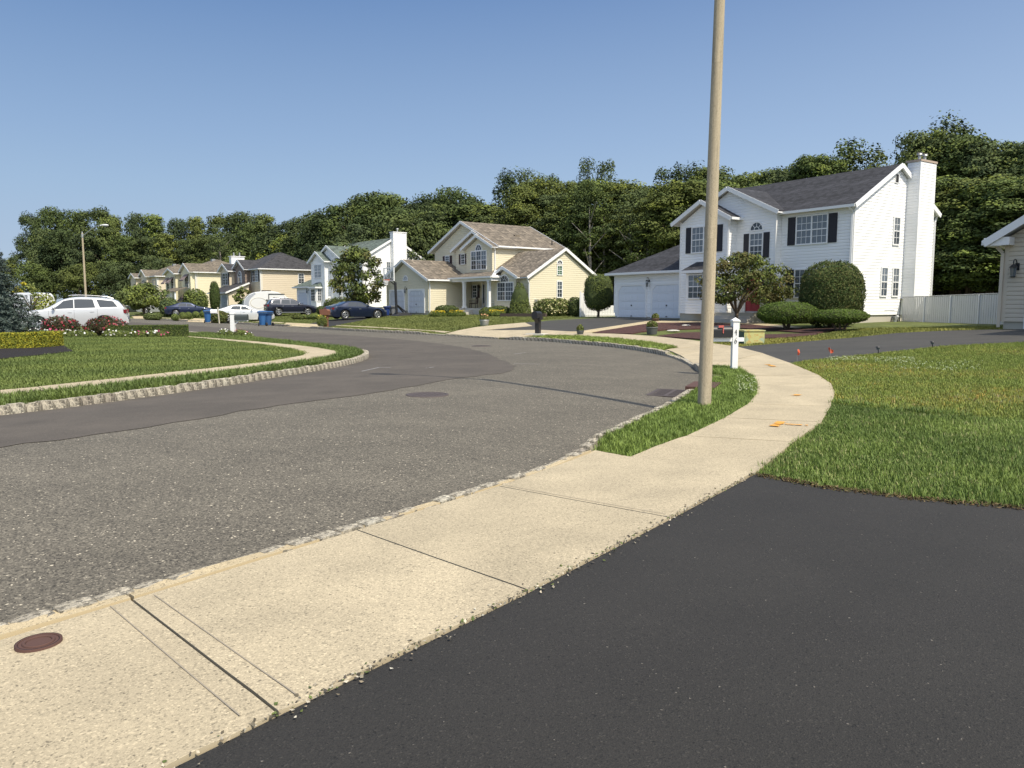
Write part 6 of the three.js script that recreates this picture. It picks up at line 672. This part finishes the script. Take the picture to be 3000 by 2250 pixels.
shrub('columnar_evergreen', 'narrow dark columnar evergreen against the yellow house', gd(631, 97), (L) => { skin(L, onEllipsoid(0, 1.85, 0, .62, 1.95, .6, .1, 2.4, -.98), 2600, .18, [G.mid, G.dark, [.05, .085, .02]], { asp: .4 }); return blob(.54, 1.8, .52, 0, 1.82, 0, G.dark, 2.4); }, { seed: 635, cat: 'bush' });
shrub('conical_evergreen', 'broad conical evergreen beside the arched window of the beige house', gd(1523, 60.5), (L) => { skin(L, onCone(.05, 2.75, .98, .62, .2), 4800, .12, [G.mid, G.dark, G.fresh], { asp: .45 }); return new THREE.ConeGeometry(.72, 2.3, 12).translate(0, 1.2, 0).setAttribute('color', new THREE.BufferAttribute(new Float32Array(13 * 100).fill(.03), 3)) && blob(.68, 1.15, .68, 0, 1.15, 0, G.dark); }, { seed: 637, cat: 'bush' });
// beds at the beige house
const leafy = (name, label, px, d, w, h, dp, cols, seed, n = 1500, leaf = .12, bloom) => shrub(name, label, gd(px, d), (L) => { skin(L, onEllipsoid(0, h * .5, 0, w, h * .55, dp, .25, 2.4, -.9), n, leaf, cols); return blob(w * .85, h * .45, dp * .85, 0, h * .45, 0, G.dark, 2.4); }, { seed, bloom });
leafy('low_shrub', 'dark spreading shrub below the lit side of the beige garage', 1310, 63, 1.0, .85, .7, [G.dark, G.mid], 641, 2200, .11);
leafy('low_shrub', 'leafy shrub at the right end of the beige porch', 1462, 61, .9, .75, .6, [G.dark, G.mid], 643, 1800, .11);
const gold = (B, w, y, n, c = [.62, .45, .03]) => { for (let i = 0; i < n; i++) { const a = B.R() * 6.28, r = Math.sqrt(B.R()) * w; B.leaf(Math.cos(a) * r, y * (.7 + B.R() * .45), Math.sin(a) * r * .6, 0, 1, 0, .1, c, { vary: .3 }); } };
for (const [px, d, w, l, s] of [[1283, 61.5, .75, 'yellow lily clump in front of the beige garage corner', 645], [1338, 60.5, .75, 'yellow lily clump in front of the left porch column', 647], [1455, 58.5, .75, 'yellow lily clump in front of the beige house timber edging', 649]]) shrub('flower_clump', l, gd(px, d), (L) => { skin(L, onEllipsoid(0, .2, 0, w, .3, .5, .5, 2, -.5), 700, .16, [G.fresh, [.10, .14, .03]], { asp: .25, jit: 1 }); return blob(w * .8, .2, .4, 0, .14, 0, G.mid); }, { seed: s, cat: 'flowers', bloom: (B) => gold(B, w * .85, .46, 170) });
shrub('leafy_clump', 'fresh green clump at the foot of the porch steps of the beige house', gd(1430, 59.5), (L) => { skin(L, onEllipsoid(0, .3, 0, .7, .42, .5, .4, 2, -.6), 900, .16, [G.fresh, G.mid], { asp: .3, jit: 1 }); return blob(.5, .25, .4, 0, .2, 0, G.mid); }, { seed: 651 });
shrub('hydrangea_bush', 'pale flowering hydrangea hedge along the lit end of the beige house', gd(1622, 56.5), (L) => { skin(L, onEllipsoid(0, .6, 0, 1.5, .72, .7, .25, 2.6, -.8), 2600, .15, [G.mid, G.fresh, G.olive]); return blob(1.3, .58, .55, 0, .55, 0, G.dark, 2.6); }, { seed: 653, bloom: (B) => { for (let i = 0; i < 420; i++) { const [x, y, z] = onEllipsoid(0, .62, 0, 1.5, .75, .72, .1, 2.6, -.5)(B.R); B.leaf(x, y, z, x, y, z, .15, [.5, .47, .24], { vary: .4 }); } } });
leafy('dark_shrub', 'dark evergreen shrub between the hydrangeas and the white vinyl fence', 1685, 56.2, .55, 1.35, .55, [G.dark, G.mid], 655, 1300, .12);
single('timber_edging', [beam([...gd(1467, 57.2)].map((v, i) => i === 1 ? v + .12 : v), [...gd(1600, 55)].map((v, i) => i === 1 ? v + .12 : v), .2, .3)], M.timber, 'dark timber edging in front of the beige house hydrangeas', 'edging');
shrub('lily_clump', 'yellow day lilies beside the brown wooden mailbox', gd(944, 51.3), (L) => { skin(L, onEllipsoid(0, .3, 0, .35, .42, .3, .5, 2, -.6), 420, .2, [G.fresh, G.mid], { asp: .18, jit: 1 }); }, { seed: 657, cat: 'flowers', bloom: (B) => gold(B, .3, .68, 40, [.6, .5, .08]) });
// row of round shrubs at the far drive
[[513, 73.5], [536, 75], [552, 76.5], [574, 78], [596, 79.5]].forEach(([px, d], i) => shrub('round_shrub', 'round light green shrub in the row before the dark blue coupe', gd(px, d), (L) => { skin(L, onEllipsoid(0, .35, 0, .36, .36, .36, .2, 2, -.9), 520, .11, [G.fresh, G.ash, [.10, .14, .04]]); return blob(.31, .31, .31, 0, .33, 0, G.mid); }, { seed: 661 + i, group: 'round shrubs in a row' }));
leafy('grassy_shrub', 'tall feathery shrub beside the dark blue coupe', 497, 84, 1.0, 2.0, .9, [[.07, .10, .045], G.ash], 671, 1500, .22); leafy('green_shrub', 'bright green shrub at the corner of the pale yellow house', 575, 96, 1.5, 2.8, 1.3, [G.fresh, G.mid], 673, 1500, .26); leafy('mail_shrub', 'leafy shrub around the leaning white post', 447, 77, .9, .7, .7, [G.mid, G.ash], 675, 900, .15); leafy('post_shrub', 'leafy clump behind the thin wooden post mailbox', 640, 64, .75, 1.0, .6, [G.mid, G.olive], 677, 900, .15);
for (const [px, d, w, h, s] of [[945, 76, .55, .8, 679], [975, 77, .9, 1.5, 681], [1000, 77, 1.1, 1.6, 683]]) leafy('foundation_shrub', ['low rounded shrub below the white corner of the green roofed house', 'dark shrub left of the young tree trunk', 'dark shrub behind the navy sedan roof'][(s - 679) / 2], px, d, w, h, .6, [G.dark, G.mid], s, 900, .16);
leafy('border_shrub', 'low ragged border plants beside the black crossover', 895, 66, 1.2, .4, .5, [G.fresh, G.mid, G.olive], 685, 800, .14); leafy('border_shrub', 'ragged border plants along the drive of the green roofed house', 925, 65, .8, .45, .5, [G.fresh, G.mid], 687, 600, .14);
// corner plot: spruce, hedges, roses, flowers
{ const p = gd(-18, 26.5), t = thing('blue_spruce', 'blue spruce at the corner lawn behind the golden hedge', 'spruce', p, 0), L = new Leaves(701), R = L.R, H = 3.95; for (let k = 0; k < 1000; k++) { const y = Math.pow(R(), 1.35) * .97, len = (1 - y) * 1.62 * (.8 + R() * .35) + .05, a = R() * 6.283, n = Math.round(10 + len * 22); const by = .15 + y * (H - .15); for (let i = 0; i < n; i++) { const u = .15 + .85 * R(), r = len * u, w = (R() - .5) * .28 * len * (1.2 - u) , dy = -.12 * u * len + (R() - .5) * .09 + .05 * u * u; L.leaf(Math.cos(a) * r - Math.sin(a) * w, by + dy, Math.sin(a) * r + Math.cos(a) * w, Math.cos(a) * .4, .9, Math.sin(a) * .4, .11, pick(R, [[.055, .078, .066], [.066, .09, .078], [.036, .052, .042], [.095, .118, .105]]), { asp: .34, vary: .5, jit: .6 }); } } const cg = new THREE.ConeGeometry(1.0, 3.5, 14).translate(0, 1.85, 0); cg.setAttribute('color', new THREE.BufferAttribute(new Float32Array(cg.attributes.position.count * 3).map((_, i) => [.034, .052, .045][i % 3]), 3)); part('foliage', [L.geo(), cg], M.needle, t); part('trunk', rod([0, -.1, 0], [0, 3.6, 0], .12, .02), M.bark, t); shadows(t); }
{ // golden clipped hedge, bending
  const pts = [[-130, 24.0, 0], [-40, 23.6, 0], [60, 24.0, 0], [118, 24.8, 0], [148, 25.6, 0]].map(([px, d]) => gd(px, d)), c = new THREE.CatmullRomCurve3(pts.map((p) => V(...p))), L = new Leaves(711), R = L.R, h = .5, w = .78, core = []; for (let i = 0; i < 12000; i++) { const u = R(), q = c.getPointAt(u), tg = c.getTangentAt(u), nx = -tg.z, nz = tg.x, f = R(), k = R() * R() * .05; let o, y, n; if (f < .42) { o = (R() - .5) * w; y = h - k; n = [0, 1, 0]; } else { const s = R() < .75 ? 1 : -1; o = s * (w / 2 - k); y = R() * h; n = [nx * s, .1, nz * s]; } L.leaf(q.x + nx * o, q.y + y + (noise(q.x * 4, o * 4) - .5) * .04, q.z + nz * o, ...n, .085, pick(R, [G.yellow, [.20, .20, .025], G.lime, [.26, .25, .03], [.14, .16, .03]]), { asp: .5, vary: .7, jit: 1.1 }); }
  const e = c.getPointAt(1), te = c.getTangentAt(1); for (let i = 0; i < 1500; i++) { const o = (R() - .5) * w; L.leaf(e.x - te.z * o, e.y + R() * h, e.z + te.x * o, te.x, .1, te.z, .05, pick(R, [G.yellow, G.lime]), { asp: .55 }); }
  for (let i = 0; i < 16; i++) { const a = c.getPointAt(i / 16), b = c.getPointAt((i + 1) / 16); core.push(beam([a.x, a.y + h / 2 - .02, a.z], [b.x, b.y + h / 2 - .02, b.z], w - .1, h - .1)); } const cg = merge(core); cg.setAttribute('color', new THREE.BufferAttribute(new Float32Array(cg.attributes.position.count * 3).map((_, i) => G.lime[i % 3] * .8), 3)); const t = thing('golden_hedge', 'low clipped golden yellow hedge in black mulch on the corner lawn', 'hedge'); part('foliage', [L.geo(), cg], M.leaf, t); shadows(t); }
{ const a = gd(372, 34.4), b = gd(496, 35.0), L = new Leaves(721), t = thing('green_hedge', 'low clipped dark green box hedge beside the rear of the white SUV', 'hedge', [(a[0] + b[0]) / 2, a[1], (a[2] + b[2]) / 2], Math.atan2(a[2] - b[2], b[0] - a[0])), len = Math.hypot(b[0] - a[0], b[2] - a[2]); skin(L, onBox(0, 0, 0, len + 1.6, .52, .7), 6500, .06, [G.mid, G.dark, [.06, .10, .02], G.fresh], { asp: .55 }); const core = box(-len / 2 - .75, len / 2 + .75, 0, .48, -.31, .31); core.setAttribute('color', new THREE.BufferAttribute(new Float32Array(core.attributes.position.count * 3).map((_, i) => G.dark[i % 3]), 3)); part('foliage', [L.geo(), core], M.leaf, t); shadows(t); }
const roseCols = [[.07, .05, .03], [.05, .055, .022], [.09, .05, .035], [.045, .06, .022]];
function rose(label, px, d, w, h, seed, red) { return shrub('rose_bush', label, gd(px, d), (L) => { skin(L, onEllipsoid(0, h * .5, 0, w, h * .55, .55, .5, 2, -.85), 2600, .075, roseCols); return blob(w * .6, h * .36, .33, 0, h * .4, 0, [.04, .045, .02]); }, { seed, cat: 'flowers', bloom: (B) => { for (let i = 0; i < red; i++) { const [x, y, z] = onEllipsoid(0, h * .55, 0, w * 1.02, h * .56, .58, .12, 2, -.3)(B.R), c = pick(B.R, [[.36, .03, .05], [.32, .04, .06], [.42, .10, .12]]); for (let k = 0; k < 5; k++) B.leaf(x + (B.R() - .5) * .05, y + (B.R() - .5) * .05, z + (B.R() - .5) * .05, x, y, z, .075, c, { vary: .3 }); } } }); }
rose('red rose bush in front of the SUV front door', 180, 34.2, .82, .86, 731, 42); rose('fuller deep red rose bush below the SUV rear window', 312, 34.4, .98, .84, 733, 85);
function flowers(label, px, d, w, seed, col) { return shrub('bedding_flowers', label, gd(px, d), (L) => { skin(L, onEllipsoid(0, .12, 0, w, .2, .26, .4, 2, -.6), 420, .07, [G.mid, G.fresh]); return blob(w * .7, .12, .18, 0, .08, 0, G.mid); }, { seed, cat: 'flowers', group: 'bedding flowers along the mulch', bloom: (B) => { for (let i = 0; i < 17; i++) { const [x, y, z] = onEllipsoid(0, .14, 0, w, .22, .28, .1, 2, -.1)(B.R); B.leaf(x, y, z, x * .3, y + .3, z + .2, .1, col, { vary: .2 }); } } }); }
const whiteP = [.72, .72, .68], pinkP = [.5, .10, .2];
[[100, 33.2, .4, whiteP, 'white bedding flowers beside the blue spruce'], [128, 33, .38, whiteP, 'white bedding flowers at the SUV front wheel'], [150, 33.1, .3, pinkP, 'pink bedding flowers between white ones below the first rose bush'], [200, 33.2, .5, whiteP, 'white bedding flowers below the first rose bush'], [245, 33.3, .55, whiteP, 'white bedding flowers in the gap between the rose bushes'], [172, 33.2, .25, pinkP, 'pink bedding flowers under the left of the first rose bush'], [320, 33.4, .3, whiteP, 'white bedding flowers below the fuller rose bush'], [345, 33.5, .3, whiteP, 'white bedding flowers at the right edge of the fuller rose bush'], [378, 33.7, .45, whiteP, 'white bedding flowers at the left end of the box hedge'], [415, 33.8, .3, pinkP, 'pink bedding flowers before the box hedge'], [445, 34, .32, whiteP, 'white bedding flowers before the box hedge end'], [472, 34.1, .32, pinkP, 'pink bedding flowers at the end corner of the box hedge'], [659, 36.3, .4, whiteP, 'white flowers left of the corner mailbox post'], [704, 36.2, .34, [.45, .16, .2], 'red and pink flowers right of the corner mailbox post'], [722, 36.2, .35, whiteP, 'white flowers at the right end of the corner mailbox bed']].forEach(([px, d, w, c, l], i) => flowers(l, px, d, w, 741 + i * 2, c));
// pots and tubs, stones
function pot(label, px, d, r, h, m, plant, seed) { const t = thing('planter', label, 'planter', gd(px, d), 0); part('pot', lathe([[r * .75, 0], [r * .82, .02], [r, h - .04], [r * 1.05, h - .04], [r * 1.05, h], [r * .9, h], [r * .85, h - .08], [0, h - .1]], 22), m, t); const L = new Leaves(seed); skin(L, onEllipsoid(0, h + .08, 0, r * .95, .2, r * .95, .5, 2, -.4), 260, .1, [G.fresh, G.mid, G.olive]); part('plant', L.geo(), M.leaf, t); if (plant) { const B = new Leaves(seed + 1); for (let i = 0; i < 60; i++) B.leaf((B.R() - .5) * r * 1.5, h + .1 + B.R() * .25, (B.R() - .5) * r, 0, 1, 0, .12, plant, {}); part('blossom', B.geo(), M.petal, t); } return shadows(t); }
pot('galvanised wash tub of peach flowers on the drive corner', 1419, 46.5, .29, .36, M.galv, [.5, .3, .16], 781); pot('dark bowl planter at the start of the red mulch', 1700, 36.2, .17, .2, std([.07, .08, .08], .6), null, 783); pot('large dark tapered planter standing in the red mulch bed', 1910, 34.6, .26, .34, std([.10, .105, .10], .6), null, 785); pot('brown bowl planter by the right white garage door', 1920, 44.5, .22, .2, std([.08, .05, .04], .7), null, 787);
for (const [px, py, s, l] of [[1972, 974, .3, 'flat grey stepping stone in the red mulch'], [2010, 958, .22, 'small grey stone lying deeper in the red mulch']]) { const p = at(px, py); single('stepping_stone', blob(s, .05, s * .5, p[0], p[1] + .08, p[2], [1, 1, 1]), M.stone, l, 'stone'); }
{ const p = at(2030, 933), t = thing('garden_ornament', 'pair of small cream animal ornaments on the front path of the white house', 'ornament', p, 0); for (const x of [-.09, .12]) part('figure', [sph(.1, x, .12, 0, .8, 1.2, 1), sph(.065, x - .02, .29, .03), new THREE.ConeGeometry(.025, .07, 6).translate(x - .05, .36, .03), new THREE.ConeGeometry(.025, .07, 6).translate(x + .02, .36, .03)], std([.6, .55, .42], .8), t); shadows(t); }
// basketball stand
{ const p = gd(1161, 65.5), t = thing('basketball_stand', 'portable basketball hoop with black pole before the beige garage doors', 'basketball hoop', p, .72); part('base', [prism([[-.2, 0], [1.3, 0], [1.2, .16], [.9, .34], [.3, .34], [-.1, .16]], 'z', -.5, .5)], std([.04, .04, .045], .6), t); part('pole', [rod([.05, .1, 0], [-.05, 2.9, 0], .11), rod([1.0, .25, .25], [.03, 1.0, .05], .06), rod([1.0, .25, -.25], [.03, 1.0, -.05], .06), rod([-.05, 2.85, 0], [-.62, 3.3, 0], .05), rod([-.05, 2.6, 0], [-.62, 3.05, 0], .04)], M.black, t); const b = part('backboard', [box(-.68, -.64, 3.0, 4.05, -.75, .75)], new THREE.MeshPhysicalMaterial({ color: 0xffffff, transmission: 1, roughness: .08, thickness: 0 }), t); part('board_frame', [box(-.7, -.62, 2.96, 3.02, -.78, .78), box(-.7, -.62, 4.03, 4.09, -.78, .78), box(-.7, -.62, 2.96, 4.09, -.8, -.75), box(-.7, -.62, 2.96, 4.09, .75, .8), box(-.7, -.67, 3.2, 3.24, -.3, .3), box(-.7, -.67, 3.6, 3.64, -.3, .3), box(-.7, -.67, 3.2, 3.64, -.3, -.26), box(-.7, -.67, 3.2, 3.64, .26, .3)], M.whitePaint, b); part('rim', [new THREE.TorusGeometry(.23, .02, 8, 24).rotateX(Math.PI / 2).translate(-.96, 3.05, 0), box(-.74, -.66, 2.98, 3.1, -.1, .1)], std([.7, .16, .08], .5), t); const net = []; for (let i = 0; i < 12; i++) { const a = i / 12 * 6.283, c = a + .5; net.push(rod([-.96 + .23 * Math.cos(a), 3.05, .23 * Math.sin(a)], [-.96 + .13 * Math.cos(c), 2.62, .13 * Math.sin(c)], .012, .012, 5), rod([-.96 + .23 * Math.cos(c), 3.05, .23 * Math.sin(c)], [-.96 + .13 * Math.cos(a), 2.62, .13 * Math.sin(a)], .012, .012, 5)); } part('net', net, M.whitePaint, t); shadows(t); }
// chairs on the porch (frame of the beige house)
{ const hb = scene.children.find((o) => o.name === 'beige_house'); hb.updateMatrixWorld(); const w = (x, y, z) => { const v = hb.localToWorld(V(x, y, z)); return [v.x, v.y, v.z]; };
  const t = thing('wicker_chair', 'dark wicker armchair with cushion on the beige house porch', 'chair', w(-1.6, 1.28, 3.6), hb.rotation.y + 2.8); part('seat', [box(-.32, .32, .36, .46, -.3, .3)], M.timber, t); part('backrest', [new THREE.TorusGeometry(.33, .05, 8, 18, Math.PI).translate(0, .62, -.3), box(-.3, .3, .46, .85, -.34, -.28)], M.timber, t); for (const x of [-.3, .3]) for (const z of [-.27, .27]) part('leg', rod([x, 0, z], [x, .4, z], .025), M.timber, t); for (const x of [-.33, .33]) part('armrest', box(x - .05, x + .05, .58, .64, -.3, .3), M.timber, t); part('cushion', box(-.22, .22, .46, .74, -.26, -.16), std([.4, .36, .28], .9), t); shadows(t);
  const c = thing('rocking_chair', 'white rocking chair on the beige house porch beside the right column', 'chair', w(-4.6, 1.3, 3.4), hb.rotation.y + 2.4); part('seat', box(-.28, .28, .4, .44, -.26, .26), M.whitePaint, c); for (let i = 0; i < 6; i++) part('slat', beam([-.24 + i * .096, .44, -.24], [-.24 + i * .096, 1.1, -.42], .05, .02), M.whitePaint, c); for (const x of [-.27, .27]) { part('rocker', tube([[x, .1, -.5], [x, .02, 0], [x, .1, .5]], .02), M.whitePaint, c); part('leg', [rod([x, .04, .22], [x, .62, .24], .02), rod([x, .04, -.22], [x, .44, -.24], .02)], M.whitePaint, c); part('armrest', box(x - .04, x + .04, .62, .65, -.3, .3), M.whitePaint, c); } shadows(c); }
// crumbs of concrete and grit along the joint of apron and sealed drive
{ const L = new Leaves(805), R = L.R, E2 = [K0, ...poly([[815, 2113], [1547, 1748], [1963, 1530], [2212, 1396]])]; for (let i = 0; i < 800; i++) { const k = R() * (E2.length - 1), a = E2[Math.floor(k)], b = E2[Math.floor(k) + 1], u = k % 1, o = (R() - .5) * (R() < .3 ? .16 : .05), x = lerp(a[0], b[0], u) + o * .8 + .01, z = lerp(a[1], b[1], u) + o * .6; L.leaf(x, T(x, z) + .04, z, 0, 1, 0, .012 + R() * .012, pick(R, [[.30, .26, .19], [.07, .06, .05], [.42, .38, .30], [.12, .10, .07], [.10, .13, .04]]), { asp: .7, jit: .5 }); } const m = single('edge_grit', L.geo(), M.leaf, 'concrete crumbs and grit along the seam of apron and sealed drive', 'grit'); m.userData.kind = 'stuff'; }
// weeds and litter at the lawn's edge against the sealed drive
{ const L = new Leaves(801), R = L.R, E2 = poly([[2216, 1399], [2400, 1434], [2700, 1474], [3000, 1498]]); E2.push([6.5, -4.4]); for (let i = 0; i < 2600; i++) { const k = R() * (E2.length - 1), a = E2[Math.floor(k)], b = E2[Math.floor(k) + 1], u = k % 1, x = lerp(a[0], b[0], u) + (R() - .5) * .16, z = lerp(a[1], b[1], u) + (R() - .45) * .12; L.leaf(x, T(x, z) + .012 + R() * .03, z, 0, 1, 0, .035, pick(R, [[.09, .06, .03], [.05, .035, .02], [.16, .12, .06], [.06, .06, .02]]), { asp: .4, jit: .7 }); } const m = single('leaf_litter', L.geo(), M.leaf, 'brown clippings and soil crumbs where the lush lawn meets the sealed drive', 'litter'); m.userData.kind = 'stuff'; }
{ const L = new Leaves(803), R = L.R; for (let i = 0; i < 420; i++) { const cl = [[2200, 1135, 40, 25], [2620, 1062, 60, 8], [2480, 1058, 60, 6], [2750, 1080, 130, 14]][Math.floor(R() * 4)], p = at(cl[0] + (R() - .5) * 2 * cl[2], cl[1] + (R() - .5) * 2 * cl[3]); if (pavedPolys.some((q) => inside(q, p[0], p[2])) || roadSD(p[0], p[2]) > -.1) continue; for (let k = 0; k < 2; k++) L.leaf(p[0] + (R() - .5) * .05, p[1] + .07 + R() * .03, p[2] + (R() - .5) * .05, 0, 1, 0.3, .028, [.32, .36, .22], { vary: .3 }); } const m = single('clover', L.geo(), M.petal, 'white clover heads scattered in the lawns', 'clover'); m.userData.kind = 'stuff'; }

renderer.render(scene, camera);
